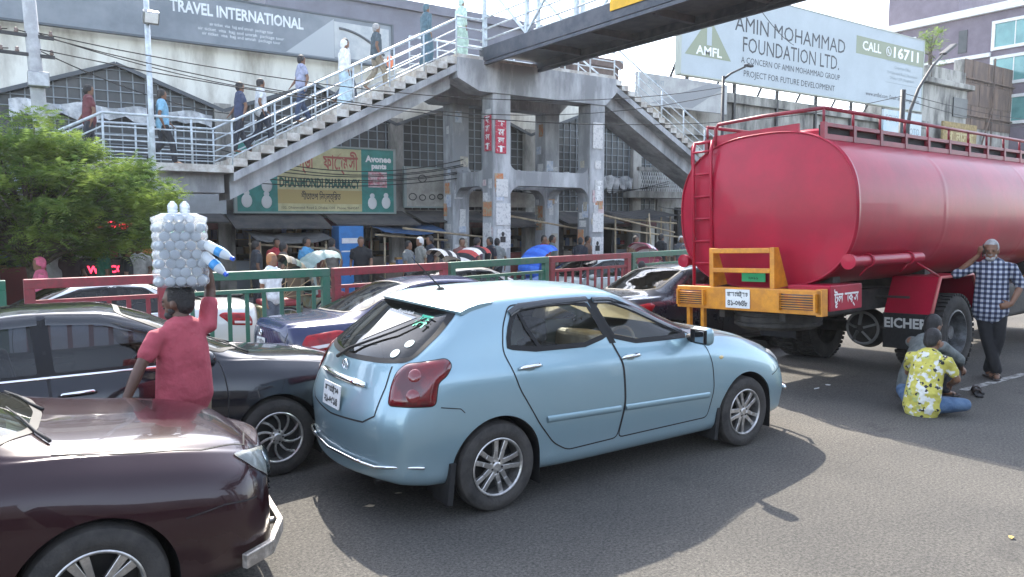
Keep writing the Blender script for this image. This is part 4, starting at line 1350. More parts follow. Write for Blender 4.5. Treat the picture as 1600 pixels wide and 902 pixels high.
# ---------------------------------------------------------------- ground
def asphalt():
    m, nt, b = _new('asphalt')
    tc = nt.nodes.new('ShaderNodeTexCoord')
    def noise(sc, det=6, ro=.6, out='Fac'):
        n = nt.nodes.new('ShaderNodeTexNoise')
        n.inputs['Scale'].default_value = sc; n.inputs['Detail'].default_value = det; n.inputs['Roughness'].default_value = ro
        nt.links.new(tc.outputs['Object'], n.inputs['Vector'])
        return n.outputs[out]
    def ramp(src, p0, c0, p1, c1):
        r = nt.nodes.new('ShaderNodeValToRGB')
        r.color_ramp.elements[0].position = p0; r.color_ramp.elements[1].position = p1
        r.color_ramp.elements[0].color = (*c0, 1); r.color_ramp.elements[1].color = (*c1, 1)
        nt.links.new(src, r.inputs[0]); return r.outputs[0]
    def mix(f, a, bb, mode='MIX'):
        x = nt.nodes.new('ShaderNodeMix'); x.data_type = 'RGBA'; x.blend_type = mode
        if isinstance(f, float): x.inputs[0].default_value = f
        else: nt.links.new(f, x.inputs[0])
        for i, q in ((6, a), (7, bb)):
            if isinstance(q, tuple): x.inputs[i].default_value = (*q, 1)
            else: nt.links.new(q, x.inputs[i])
        return x.outputs[2]
    base = ramp(noise(.35, 5), .35, (.072, .069, .065), .7, (.125, .117, .105))
    agg = ramp(noise(55, 4, .85), .40, (.35, .35, .35), .66, (1.75, 1.7, 1.6))
    c = mix(.8, base, agg, 'MULTIPLY')
    agg2 = ramp(noise(28, 4, .7), .35, (.75, .75, .75), .7, (1.2, 1.2, 1.2))
    c = mix(.7, c, agg2, 'MULTIPLY')
    st = ramp(noise(1.7, 7, .72), .60, (0, 0, 0), .72, (1, 1, 1))
    c = mix(ramp(noise(1.7, 7, .72), .60, (0, 0, 0), .75, (.55, .55, .55)), c, (.028, .026, .025))
    c = mix(ramp(noise(5.5, 5, .6), .66, (0, 0, 0), .74, (.5, .5, .5)), c, (.17, .155, .135))
    vo = nt.nodes.new('ShaderNodeTexVoronoi'); vo.feature = 'DISTANCE_TO_EDGE'; vo.inputs['Scale'].default_value = .55
    wv = nt.nodes.new('ShaderNodeMix'); wv.data_type = 'RGBA'; wv.inputs[0].default_value = .16
    nt.links.new(tc.outputs['Object'], wv.inputs[6]); nt.links.new(noise(3, 5, .6, 'Color'), wv.inputs[7])
    nt.links.new(wv.outputs[2], vo.inputs['Vector'])
    c = mix(ramp(vo.outputs['Distance'], .0, (.35, .35, .35), .004, (0, 0, 0)), c, (.03, .03, .03))
    nt.links.new(c, b.inputs['Base Color'])
    b.inputs['Roughness'].default_value = .88
    b.inputs['Specular IOR Level'].default_value = .35
    bp = nt.nodes.new('ShaderNodeBump'); bp.inputs['Strength'].default_value = .55; bp.inputs['Distance'].default_value = .012
    nt.links.new(noise(90, 3, .8), bp.inputs['Height']); nt.links.new(bp.outputs[0], b.inputs['Normal'])
    return m
ASPH = asphalt()
CONC = mat('weathered_concrete', (.42, .42, .41), .85, col2=(.20, .20, .19), scale=1.5, bump=.2, bscale=14)
def road():
    b = MB()
    ys = [-300, 4.7, 12, 16.2]; zs = [0, 0, SLOPE*7.3, SLOPE*7.3]
    for i in range(3):
        b.add([(-300, ys[i], zs[i]), (400, ys[i], zs[i]), (400, ys[i+1], zs[i+1]), (-300, ys[i+1], zs[i+1])], [(0, 1, 2, 3)])
    tag(b.build('road', ASPH, fix=False), kind='structure')
    PAV = mat('paving', (.26, .25, .24), .9, col2=(.14, .13, .12), scale=2, bump=.2)
    b = MB(); b.bx(-300, 400, 16.2, 400, -.5, -.14); tag(b.build('pavement', PAV), kind='structure')
    b = MB(); b.bx(-300, 400, 15.98, 16.2, -.5, -.12); tag(b.build('kerb', CONC, bevel=.02), kind='structure')
    LINE = mat('worn_road_paint', (.42, .41, .38), .8, col2=(.12, .115, .105), scale=11, thr=(.42, .58))
    for x0, x1, y, w in ((9.25, 10.9, 4.10, .10), (12.6, 14.6, 4.12, .10), (16.6, 18.6, 4.14, .10)):
        b = MB(); b.add([(x0, y-w/2, .004), (x1, y-w/2, .004), (x1, y+w/2, .004), (x0, y+w/2, .004)], [(0, 1, 2, 3)])
        tag(b.build('lane_marking', LINE), kind='structure')
    b = MB()
    b.prism([(-60, 10.05), (4.0, 10.05), (9, 11.05), (17, 12.4), (60, 19.5), (60, 19.9), (17, 12.8), (9, 11.5), (4.0, 10.55), (-60, 10.6)], lambda x, y: (x, y, -.5), (0, 0, .44))
    tag(b.build('median_kerb', CONC, bevel=.03), kind='structure')
road()

# ---------------------------------------------------------------- fence panels on the median
F_GREEN = mat('green_fence_paint', (.018, .13, .075), .5, col2=(.05, .13, .09), scale=9)
F_RED = mat('red_fence_paint', (.30, .035, .05), .5, col2=(.20, .04, .045), scale=9)
nodes = [((-4.3, 10.28), (-2.15, 10.3), 0), ((-2.05, 10.3), (.08, 10.33), 0), ((.25, 10.35), (1.79, 10.38), 1), ((1.86, 10.38), (3.92, 10.30), 0), ((3.98, 10.31), (6.03, 10.62), 1), ((6.09, 10.64), (8.53, 11.2), 0),
         ((8.60, 11.22), (10.98, 11.56), 1), ((11.04, 11.58), (13.8, 12.13), 0), ((13.86, 12.15), (16.4, 12.55), 1), ((16.46, 12.56), (19.0, 12.98), 0)]
flab = ['green fence panel just outside the left edge', 'short green fence panel end at the far left edge', 'red fence panel in front of the white car', 'green fence panel behind the man carrying bottles', 'red fence panel behind the navy car boot',
        'green fence panel behind the blue hatchback roof', 'red fence panel nearest the dark grey car', 'green fence panel running behind the tanker tail', 'red fence panel hidden behind the tanker', 'green fence panel far behind the tanker']
for (a, c, k), lb in zip(nodes, flab):
    L = sqrt((c[0]-a[0])**2+(c[1]-a[1])**2)
    t = thing('fence_panel', lb, 'fence', (a[0], a[1], 0), atan2(c[1]-a[1], c[0]-a[0]), 'median fence panels')
    m = F_RED if k else F_GREEN
    for x in (.055, L-.055):
        b = MB(); b.bx(x-.055, x+.055, -.05, .05, -.1, 1.185); b.build('post', m, t, bevel=.006)
    b = MB(); b.bx(0, L, -.052, .052, 1.185, 1.30); b.build('top_rail', m, t, bevel=.008)
    b = MB(); b.bx(.112, L-.112, -.03, .03, 1.0, 1.05); b.build('middle_rail', m, t)
    b = MB(); b.bx(.112, L-.112, -.03, .03, .0, .05); b.build('bottom_rail', m, t)
    n = max(3, int((L-.2)/.215)); me = None
    for i in range(n):
        x = .11+(L-.22)*(i+.5)/n
        if me is None:
            b = MB(); b.bx(-.026, .026, -.012, .012, .05, 1.0); o = b.build('bar', m, t); me = o.data
        else: o = link('bar', me, None, t)
        o.location = (x, RND.uniform(-.004, .004), 0); o.rotation_euler = (0, RND.uniform(-.012, .012), 0)

# ---------------------------------------------------------------- footbridge
BRC = mat('painted_bridge_concrete', (.46, .475, .49), .8, col2=(.22, .23, .24), scale=1.3, bump=.15, bscale=12, streak=True)
RAILP = mat('pale_rail_paint', (.50, .56, .60), .45, .1, var=.25, scale=8)
DECKP = mat('dark_deck_steel', (.025, .033, .05), .55, .2, col2=(.06, .065, .08), scale=3)
STAIRP = mat('stair_edge_concrete', (.58, .58, .55), .85, col2=(.36, .33, .29), scale=4)
def stair_z(x): return 3.24+(x-4.63)*.5275
def footbridge():
    t = thing('footbridge', 'grey concrete footbridge with railed stairs crossing above the road', 'footbridge', (11, 18.9, 0), 0)
    O = Vector((11, 18.9, 0))
    def P(b, name, m, **k):
        b.V = [(v[0]-O.x, v[1]-O.y, v[2]-O.z) for v in b.V]
        return b.build(name, m, t, **k)
    Y0, Y1 = 18.0, 19.9
    b = MB(); b.bx(2.0, 4.63, Y0, Y1, 3.07, 3.24); P(b, 'landing', STAIRP)
    b = MB(); b.bx(2.0, 4.5, Y0+.4, Y1-.4, 2.62, 3.07); P(b, 'landing_beam', BRC)
    n = 19
    def flight(xa, za, xb, zb, nm):
        dx = (xb-xa)/n; dz = (zb-za)/n
        up = dz > 0
        pts = []
        for i in range(n):
            if up: pts += [(xa+i*dx, za+i*dz), (xa+i*dx, za+(i+1)*dz)]
            else: pts += [(xa+i*dx, za+i*dz), (xa+(i+1)*dx, za+i*dz)]
        pts.append((xb, zb))
        low = [(xb, zb-.30), (xa, za-.30)]
        for i in range(n):
            x0, x1 = xa+i*dx, xa+(i+1)*dx
            zt = za+(i+1)*dz if up else za+i*dz
            b = MB(); b.bx(min(x0, x1)+.001, max(x0, x1), Y0, Y1, zt-abs(dz)-.02, zt); P(b, 'step', STAIRP)
        b = MB(); b.prism([(xa, za-.17), (xb, zb-.17), (xb, zb-.36), (xa, za-.36)] if True else [], lambda x, z: (x, Y0+.02, z), (0, Y1-Y0-.04, 0)); P(b, 'stair_slab', BRC)
        b = MB(); b.prism([(xa, za-.36), (xb, zb-.36), (xb, zb-.78), (xa, za-.78)], lambda x, z: (x, Y0+.42, z), (0, Y1-Y0-.84, 0)); P(b, 'stair_beam', BRC)
    flight(4.63, 3.24, 10.62, 6.40, 'a')
    flight(16.39, 6.40, 21.7, 3.60, 'b')
    flight(2.0, 3.24, -4.2, -.1, 'c')
    b = MB(); b.bx(21.7, 24.0, Y0, Y1, 3.43, 3.60); P(b, 'landing', STAIRP)
    # pier: four columns, ties, caps
    for x, y in ((11.78+.3, 18.3), (15.37+.3, 18.3), (11.78+.3, 20.6), (15.37+.3, 20.6)):
        b = MB(); b.bx(x-.30, x+.30, y-.30, y+.30, -.2, 5.55); P(b, 'column', BRC, bevel=.03)
    for y in (18.3, 20.6):
        b = MB()
        b.prism([(10.6, 6.40), (16.39, 6.40), (16.39, 5.95), (15.95, 5.55), (11.8, 5.55), (11.3, 5.55), (10.6, 5.85)], lambda x, z: (x, y-.34, z), (0, .68, 0)); P(b, 'cap_beam', BRC)
        def arc(cx, cz, a0, a1, r, k=7): return [(cx+r*cos(a0+(a1-a0)*i/k), cz+r*sin(a0+(a1-a0)*i/k)) for i in range(k+1)]
        xa, xb = 12.38, 15.37; r = .30
        top = [(xa, 3.42+r)]+arc(xa+r, 3.42+r, pi, 1.5*pi, r)+arc(xb-r, 3.42+r, 1.5*pi, 2*pi, r)+[(xb, 3.42+r)]
        bot = [(xb, 2.98-.4)]+arc(xb-.4, 2.98-.4, 0, pi/2, .4)+arc(xa+.4, 2.98-.4, pi/2, pi, .4)+[(xa, 2.98-.4)]
        b = MB(); b.prism(top+bot, lambda x, z: (x, y-.24, z), (0, .48, 0)); P(b, 'tie_beam', BRC)
    for x in (12.08, 15.67):
        ya, yb = 18.6, 20.3; r = .30
        top = [(ya, 3.42+r)]+[(ya+r+r*cos(pi+pi/2*i/6), 3.42+r+r*sin(pi+pi/2*i/6)) for i in range(7)]+[(yb-r+r*cos(1.5*pi+pi/2*i/6), 3.42+r+r*sin(1.5*pi+pi/2*i/6)) for i in range(7)]
        bot = [(yb-.4+.4*cos(pi/2*i/6), 2.58+.4*sin(pi/2*i/6)) for i in range(7)]+[(ya+.4+.4*cos(pi/2+pi/2*i/6), 2.58+.4*sin(pi/2+pi/2*i/6)) for i in range(7)]
        b = MB(); b.prism(top+bot, lambda y, z: (x-.2, y, z), (.4, 0, 0)); P(b, 'tie_beam', BRC)
    b = MB(); b.bx(10.62, 16.39, Y0, 20.9, 6.405, 6.50); P(b, 'platform', STAIRP)
    # railings
    def rail(pts, y, nm='handrail'):
        L = 0
        for dz, r in ((1.0, .03), (.72, .017), (.44, .017), (.2, .017)):
            b = MB(); b.path([(x, y, z+dz) for x, z in pts], r, 8); P(b, nm if dz == 1. else 'lower_rail', RAILP, smooth=True)
        for i in range(len(pts)-1):
            (xa, za), (xb, zb) = pts[i], pts[i+1]
            k = max(1, int(round(abs(xb-xa)/1.0)))
            for j in range(k):
                x = xa+(xb-xa)*j/k; z = za+(zb-za)*j/k
                b = MB(); b.tube((x, y, z-.05), (x, y, z+1.0), .024, n=8); P(b, 'rail_post', RAILP, smooth=True)
    for y in (Y0+.06, Y1-.06):
        rail([(-4.2, -.1), (2.0, 3.24), (4.63, 3.24), (10.62, 6.42)], y)
        rail([(16.39, 6.42), (21.7, 3.60), (24.0, 3.6)], y)
    rail([(10.62, 6.5), (11.45, 6.5)], Y0+.06); rail([(13.4, 6.5), (16.39, 6.5)], Y0+.06); rail([(10.62, 6.5), (16.39, 6.5)], 20.85)
    # steel deck over the road
    X0, X1 = 11.5, 13.35
    for y0 in range(-6, 18, 2):
        b = MB(); b.bx(X0+.02, X1-.02, y0+.01, y0+1.99, 6.56, 6.60); P(b, 'deck_plate', DECKP)
        b = MB(); b.bx(X0+.1, X1-.1, y0-.06, y0+.06, 6.40, 6.56); P(b, 'deck_cross_beam', DECKP)
    for x in (X0, X1):
        b = MB(); b.bx(x-.05, x+.05, -6, 18.2, 6.38, 6.75); P(b, 'deck_girder', DECKP)
        b = MB(); b.bx(x-.05, x+.05, -6, 18.2, 8.55, 8.70); P(b, 'truss_top_chord', RAILP)
        for y in (6.95, 7.25, 7.55):
            b = MB(); b.tube((x, -6, y), (x, 18.2, y), .025); P(b, 'deck_rail', RAILP, smooth=True)
        for k in range(13):
            y = -6+k*2
            b = MB(); b.bx(x-.05, x+.05, y-.05, y+.05, 6.75, 8.55); P(b, 'truss_post', RAILP)
            if k < 12:
                ya, yb = (y, y+2) if k % 2 else (y+2, y)
                b = MB(); b.bar((x, ya, 6.75), (x, yb, 8.55), .06, .06); P(b, 'truss_diagonal', RAILP)
        b = MB(); b.bx(x-.05, x+.05, -6, 18.2, 6.28, 6.36); P(b, 'girder_flange', DECKP)
    for x, y in ((11.6, -6.5), (13.25, -6.5)):
        b = MB(); b.bx(x-.3, x+.3, y-.3, y+.3, 0, 6.38); P(b, 'column', BRC)
    b = MB(); b.bx(11.5, 14.6, -6.9, -5.7, 6.0, 6.28); P(b, 'cap_beam', BRC)
    b = MB(); b.bx(11.5, 14.6, -8.5, -6.0, 6.405, 6.5); P(b, 'platform', STAIRP)
    # posters pasted on the columns
    PR = mat('red_poster', (.42, .03, .06), .8, col2=(.62, .5, .5), scale=16, thr=(.34, .44)); PW = mat('white_poster', (.58, .58, .57), .85, col2=(.30, .31, .33), scale=13, thr=(.34, .5))
    POR = mat('orange_poster', (.5, .16, .06), .8, col2=(.35, .3, .2), scale=10)
    def poster(face, x, z, w, h, m, txt=None):
        b = MB()
        if face == 'F': b.bx(x-w/2, x+w/2, 17.968, 17.99, z-h/2, z+h/2)
        else: b.bx(11.748, 11.77, x-w/2, x+w/2, z-h/2, z+h/2)
        P(b, 'poster', m)
        if txt:
            for k, ch in enumerate(txt):
                zz = z+h/2-(k+.5)*h/len(txt)
                M4 = frame4((x-O.x, 17.962-O.y, zz), (1, 0, 0), (0, 0, 1)) if face == 'F' else frame4((11.742-O.x, x-O.y, zz), (0, -1, 0), (0, 0, 1))
                text_obj('poster_lettering', ch, h/len(txt)*1.05, M4, WHITE, t, width=w*.62, bold=.006)
    poster('L', 18.25, 4.45, .34, 1.0, PR, 'কমলা'); poster('F', 12.02, 4.35, .36, .95, PR, 'কমলা')
    poster('F', 12.1, 2.15, .5, .62, PW); poster('F', 12.12, 1.45, .46, .55, PW); poster('F', 12.06, 2.9, .4, .5, PW); poster('L', 18.3, 2.3, .44, .42, POR); poster('L', 18.32, 1.5, .42, .8, PW)
    poster('F', 15.72, 2.9, .3, .65, PW, 'দাবি'); poster('F', 15.7, 1.15, .46, .6, PW); poster('F', 15.7, 1.9, .44, .6, PW); poster('F', 15.66, 4.6, .4, .8, PW)
    for x, z in ((12.1, 1.5), (15.7, 1.17)):
        b = MB(); b.ell((x-.02, 17.965, z+.08), (.055, .004, .07)); b.bx(x-.11, x+.07, 17.961, 17.9655, z-.16, z+.01); P(b, 'poster_portrait', INKBLACK)
    # layers of small bills pasted over each other low on the columns
    PCOL = [PW, PW, mat('grey_bill', (.33, .34, .35), .85, col2=(.5, .5, .5), scale=15), mat('pink_bill', (.45, .27, .27), .85, col2=(.55, .5, .5), scale=12), mat('cream_bill', (.50, .46, .36), .85, col2=(.3, .28, .25), scale=14), mat('blue_bill', (.30, .38, .50), .85, col2=(.55, .57, .6), scale=12), POR]
    rp = random.Random(4)
    for fx, fy in ((11.78, 18.0), (15.37, 18.0), (11.78, 20.3), (15.37, 20.3)):
        for face in 'FL':
            for k in range(15):
                w, h = rp.uniform(.14, .34), rp.uniform(.16, .42)
                u = rp.uniform(.03+w/2, .57-w/2); z = rp.uniform(.1, 3.0 if rp.random() < .8 else 5.0); d = .0015*k+.003
                b = MB()
                if face == 'F': b.bx(fx+u-w/2, fx+u+w/2, fy-.002-d, fy-d*.5+.0004, z, z+h)
                else: b.bx(fx-.002-d, fx-d*.5+.0004, fy+u-w/2, fy+u+w/2, z, z+h)
                P(b, 'poster', rp.choice(PCOL))
    # yellow banner on the deck side
    b = MB(); b.bx(X0-.085, X0-.07, 11.3, 12.75, 6.56, 7.5); P(b, 'banner', mat('yellow_banner', (.75, .42, .02), .7, var=.15))
footbridge()
# ---------------------------------------------------------------- far-side buildings
STUCCO = mat('stained_white_wall', (.66, .66, .60), .9, col2=(.30, .28, .24), scale=1.1, streak=True, thr=(.33, .56), bump=.1)
STUCCO2 = mat('mouldy_wall', (.36, .35, .32), .9, col2=(.08, .08, .075), scale=1.4, streak=True, thr=(.36, .6), bump=.15)
GLZ = mat('dusty_dark_glazing', (.016, .021, .026), .4, col2=(.035, .04, .043), scale=2)
MUN = mat('thin_window_bars', (.20, .23, .25), .6)
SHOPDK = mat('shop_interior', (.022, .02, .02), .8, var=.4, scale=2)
def left_block():
    x0, x1, Y = -9., 22.4, 22.
    t = thing('shop_building', 'long stained white shop building with gabled dark windows behind the footbridge', 'building', (6.7, 24, 0))
    O = Vector((6.7, 24, 0))
    def P(b, name, m, par=None, **k):
        b.V = [(v[0]-O.x, v[1]-O.y, v[2]-O.z) for v in b.V]
        return b.build(name, m, par or t, **k)
    ap = [2.79-10.54+5.27*i for i in range(7)]
    zig = []
    for a in ap:
        zig += [(a-2.635, 5.0), (a, 5.98)]
    zig.append((ap[-1]+2.635, 5.0))
    zig = [(max(x0, min(x1, x)), z) for x, z in zig]
    for i in range(len(zig)-1):
        (xa, za), (xb, zb) = zig[i], zig[i+1]
        if xb-xa < .05: continue
        b = MB(); b.prism([(xa, za), (xb, zb), (xb, 6.78), (xa, 6.78)], lambda x, z: (x, Y, z), (0, .25, 0)); P(b, 'wall_panel', STUCCO)
        b = MB(); b.bar((xa, Y-.03, za), (xb, Y-.03, zb), .08, .10); P(b, 'gable_trim', mat('dark_trim', (.06, .07, .08), .6))
    b = MB(); b.bx(x0, x1, Y+.14, Y+.18, 2.3, 6.3); gz_ = P(b, 'glazing', GLZ)
    k = 0; x = x0+.2
    while x < x1:
        u = min(range(len(zig)-1), key=lambda i: 0 if zig[i][0] <= x <= zig[i+1][0] else 9)
        (xa, za), (xb, zb) = zig[u], zig[u+1]
        zt = za+(zb-za)*(x-xa)/max(.01, xb-xa)
        b = MB(); b.bx(x-.014, x+.014, Y+.10, Y+.139, 2.3, zt); P(b, 'window_bar', MUN, gz_)
        x += .30
    for z in np.arange(2.6, 5.9, .27):
        for a in ap:
            hw = 2.63 if z < 5.0 else 2.63*(5.98-z)/.98
            xa, xb = max(x0, a-hw), min(x1, a+hw)
            if xb-xa > .2:
                b = MB(); b.bx(xa, xb, Y+.085, Y+.099, z-.012, z+.012); P(b, 'window_bar', MUN, gz_)
    for x in [5.4, 10.7, 15.95, 21.2, -.15]:
        b = MB(); b.bx(x-.22, x+.22, Y-.06, Y+.2, -.15, 5.2); P(b, 'wall_pier', STUCCO2)
    # torn white cloth strip under the gables
    TORN = mat('torn_white_cloth', (.62, .64, .65), .9, col2=(.3, .32, .34), scale=3)
    for xa, xb, z in ((.45, 5.1, 4.72), (15.2, 17.9, 3.55), (17.9, 20.9, 3.5)):
        n = 26; v = []
        for i in range(n+1):
            x = xa+(xb-xa)*i/n
            v += [(x, Y-.12-.05*sin(i*1.7), z+.16+.05*sin(i*.9)), (x, Y-.10-.08*sin(i*2.3+1), z-RND.uniform(.04, .3 if z > 4 else .55)), ]
        b = MB(); b.add(v, [(2*i, 2*i+1, 2*i+3, 2*i+2) for i in range(n)])
        P(b, 'torn_cloth', TORN, fix=False)
    # ground floor: piers, lintel and recessed shops
    b = MB(); b.bx(x0, x1, Y-.02, Y+.3, 2.05, 2.32); P(b, 'lintel', STUCCO2)
    AWN = mat('dark_awning', (.035, .036, .04), .8, col2=(.08, .075, .07), scale=2)  # dark strips added under the signs to make the ground floor darker
    for k in range(11):
        xa = x0+.1+k*2.84
        b = MB(); b.prism([(Y-.03, 2.28), (Y-1.35, 1.86+.1*sin(k*2.1)), (Y-1.35, 1.82+.1*sin(k*2.1)), (Y-.03, 2.22)], lambda y, z: (xa, y, z), (2.7, 0, 0)); P(b, 'shade_awning', AWN)
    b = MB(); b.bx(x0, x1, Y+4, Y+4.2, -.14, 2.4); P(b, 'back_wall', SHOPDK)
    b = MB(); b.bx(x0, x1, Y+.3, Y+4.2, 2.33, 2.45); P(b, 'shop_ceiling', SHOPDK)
    xs = np.arange(x0, x1, 2.64)
    SHC = [(.16, .018, .03), (.03, .035, .04), (.12, .03, .02), (.025, .03, .05), (.06, .055, .045), (.14, .03, .035)]
    for i, x in enumerate(xs):
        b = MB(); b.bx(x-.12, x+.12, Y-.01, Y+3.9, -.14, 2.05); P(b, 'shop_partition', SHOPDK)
        xe = min(x+2.52, x1)
        c = SHC[i % 6]
        b = MB(); b.bx(x+.13, xe, Y+.02, Y+.08, 1.72, 2.04); P(b, 'shop_fascia', mat('fascia_%d' % (i % 6), c, .6, var=.4, scale=3))
        for z in (.5, .95, 1.4):
            b = MB(); b.bx(x+.2, xe-.1, Y+1.6, Y+2.0, z-.02, z); sh = P(b, 'shelf', mat('shelf_wood', (.2, .16, .12), .7))
            xx = x+.25; q = MB()
            while xx < xe-.25:
                w = RND.uniform(.08, .22); h = RND.uniform(.12, .34)
                q.bx(xx, xx+w, Y+1.62, Y+1.9, z, z+h, RND.randrange(5)); xx += w+RND.uniform(.01, .08)
            P(q, 'shelf_goods', [mat('goods_%d' % j, cc, .5) for j, cc in enumerate([(.4, .05, .06), (.5, .45, .38), (.08, .14, .3), (.3, .3, .3), (.35, .2, .06)])], sh)['kind'] = 'stuff'
        b = MB(); b.bx(x+.3, xe-.4, Y+.4, Y+.9, -.14, .8); P(b, 'counter', mat('counter_%d' % (i % 3), [(.25, .05, .05), (.18, .15, .12), (.2, .22, .24)][i % 3], .5))
    b = MB(); b.bx(x0, x1, Y+.25, Y+4.6, 6.55, 6.7); P(b, 'roof_slab', STUCCO2)
    for x in (x0, x1): 
        b = MB(); b.bx(x-.15, x+.15, Y+.26, Y+4.6, -.14, 6.55); P(b, 'side_wall', STUCCO)
left_block()

def board(name, label, x0, x1, Y, z0, z1, m, frame=None, depth=.12):
    t = thing(name, label, 'sign', ((x0+x1)/2, Y, z0))
    b = MB(); b.bx(x0-(x0+x1)/2, x1-(x0+x1)/2, 0, depth, 0, z1-z0); b.build('panel', m, t)
    if frame:
        L = x1-x0; h = z1-z0
        for a in ((-L/2, L/2, -.05, .0), (-L/2, L/2, h, h+.05)):
            b = MB(); b.bx(a[0], a[1], -.02, depth, a[2], a[3]); b.build('frame_edge', frame, t)
        for a in (-L/2, L/2):
            b = MB(); b.bx(a-.04, a+.04, -.02, depth, -.05, h+.05); b.build('frame_edge', frame, t)
    return t
def put(t, s, size, x, z, m, width=None, bold=0., align='CENTER', y=-.006):
    o = text_obj('lettering', s, size, frame4((x-t.location.x, y, z-t.location.z), (1, 0, 0), (0, 0, 1)), m, t, width=width, bold=bold, align=align)
    return o
def flat(t, name, x0, x1, z0, z1, m, y=-.004):
    b = MB(); q = t.location
    b.bx(x0-q.x, x1-q.x, y, .0, z0-q.z, z1-q.z)
    return b.build(name, m, t)
# travel board on the roof edge
GREYW = mat('faded_white_letters', (.62, .66, .68), .7, var=.15, scale=3)
T1 = board('billboard', 'long faded grey travel agency billboard along the roof at upper left', -7, 10.42, 21.6, 6.70, 7.92, mat('faded_blue_grey_board', (.13, .155, .18), .7, col2=(.19, .215, .24), scale=.8), mat('dark_board_edge', (.06, .075, .09), .6))
put(T1, 'TRAVEL INTERNATIONAL', .42, 5.85, 7.56, GREYW, 3.55, .012)
for z, w in ((7.22, 1.7), (7.08, 2.3), (6.96, 2.1)):
    put(T1, 'air ticket  visa  hajj and umrah  package tour', .12, 5.9, z, GREYW, w)
b = flat(T1, 'white_panel', 8.55, 10.3, 6.78, 7.80, mat('pale_board_print', (.42, .44, .44), .7, col2=(.3, .33, .35), scale=1.5))
m_ = MB(); m_.prism([(7.1, 6.74), (8.54, 7.86), (8.54, 6.74)], lambda x, z: (x-T1.location.x, -.005, z-T1.location.z), (0, .004, 0)); m_.build('pale_wedge', mat('pale_wedge_print', (.33, .36, .38), .7), T1)
m_ = MB(); m_.path([(8.7-T1.location.x+.16*i, -.008, 7.62-T1.location.z-.022*i*i*.35) for i in range(10)], .04, 6); m_.build('print_swoosh', mat('dark_swoosh', (.08, .09, .10), .7), T1)
# pharmacy board
PHG = mat('pharmacy_green', (.035, .23, .20), .6, var=.2, scale=3); PHY = mat('pharmacy_yellow', (.50, .47, .26), .6, var=.15, scale=3)
T2 = board('shop_sign', 'large green and yellow pharmacy signboard under the stairs', 5.55, 10.38, 21.5, 2.22, 4.12, PHG, mat('sign_edge', (.25, .3, .28), .6))
flat(T2, 'yellow_panel', 6.72, 9.28, 2.24, 4.1, PHY)
flat(T2, 'ochre_band', 6.72, 9.28, 2.46, 2.86, mat('ochre_print', (.42, .33, .13), .6), -.008)
RDI = mat('faded_red_ink', (.36, .09, .07), .6)
put(T2, 'ধানমন্ডি', .58, 7.35, 3.66, RDI, 1.1, .012); put(T2, 'ফাের্মসী', .58, 8.62, 3.66, RDI, 1.1, .012)
put(T2, 'DHANMONDI PHARMACY', .36, 8.0, 3.05, mat('dark_green_letters', (.02, .10, .07), .6), 2.45, .016)
put(T2, 'শীতাতপ িনয়ন্ত্িরত', .27, 8.0, 2.66, INKBLACK, 1.2, .004, y=-.012)
put(T2, '132, Dhanmondi Road 2, Dhaka-1205  Phone: 9669587', .1, 8.0, 2.34, INKBLACK, 2.35)
put(T2, 'Avonee', .26, 9.84, 3.83, WHITE, .86, .012); put(T2, 'pants', .22, 9.86, 3.62, WHITE, .5, .012)
flat(T2, 'product_picture', 9.5, 10.12, 2.98, 3.45, mat('pink_pack', (.45, .10, .14), .5, col2=(.6, .5, .5), scale=6))
for x, z in ((9.62, 2.5), (10.08, 2.52), (5.85, 2.52), (6.4, 2.5), (6.42, 2.95)):
    b = MB(); b.ell((x-T2.location.x, -.006, z-T2.location.z), (.15, .012, .19)); b.ell((x-T2.location.x, -.006, z+.22-T2.location.z), (.08, .012, .08)); b.build('product_picture', mat('white_pack', (.6, .63, .62), .6), T2, smooth=True)
# other faded boards
T3 = board('shop_sign', 'faded cream signboard with utensil drawings right of the pharmacy board', 10.75, 12.35, 21.5, 2.42, 3.62, mat('faded_cream', (.42, .41, .36), .8, col2=(.3, .29, .26), scale=3), mat('sign_edge', (.25, .3, .28), .6))
for k, (x, z, r) in enumerate(((11.35, 3.3, .14), (11.0, 2.72, .13), (11.35, 2.7, .11), (11.7, 2.72, .1), (12.0, 2.74, .1))):
    b = MB(); b.path([(x-T3.location.x+r*cos(2*pi*i/16), -.01, z-T3.location.z+r*.8*sin(2*pi*i/16)) for i in range(16)], .015, 5, True); b.build('drawing', INKBLACK, T3)
T4 = board('shop_sign', 'plain pale signboard below the left stair landing', 4.1, 5.3, 21.5, 2.15, 3.0, mat('pale_blue_board', (.42, .46, .48), .7, var=.1))
T5 = board('shop_sign', 'long cream signboard seen between the bridge columns', 13.0, 15.9, 21.5, 2.42, 2.95, mat('faded_cream', (.42, .41, .36), .8))
T6 = board('shop_sign', 'dark shop fascia with glowing red letters beside the tree', 1.4, 3.3, 21.45, 1.5, 2.15, mat('black_board', (.02, .02, .02), .5))
LED = mat('red_led', (.4, .02, .03), .5, emis=(1, .03, .07), estr=.9)
put(T6, 'ফ্যাশন হাউস', .3, 2.5, 1.86, LED, 1.2, .01)
T7 = board('shop_sign', 'small sign reading WELCOME in red among the people under the tree', 1.7, 3.0, 20.6, .55, 1.0, mat('black_board', (.02, .02, .02), .5))
put(T7, 'WELCOME', .24, 2.35, .78, LED, 1.1, .01)
T8 = board('shop_sign', 'small black sign with green and red light border behind the bottles', 3.6, 4.75, 21.4, 1.62, 2.05, mat('black_board', (.02, .02, .02), .5))
GLD = mat('green_led', (.02, .3, .1), .5, emis=(.05, 1, .4), estr=.5)
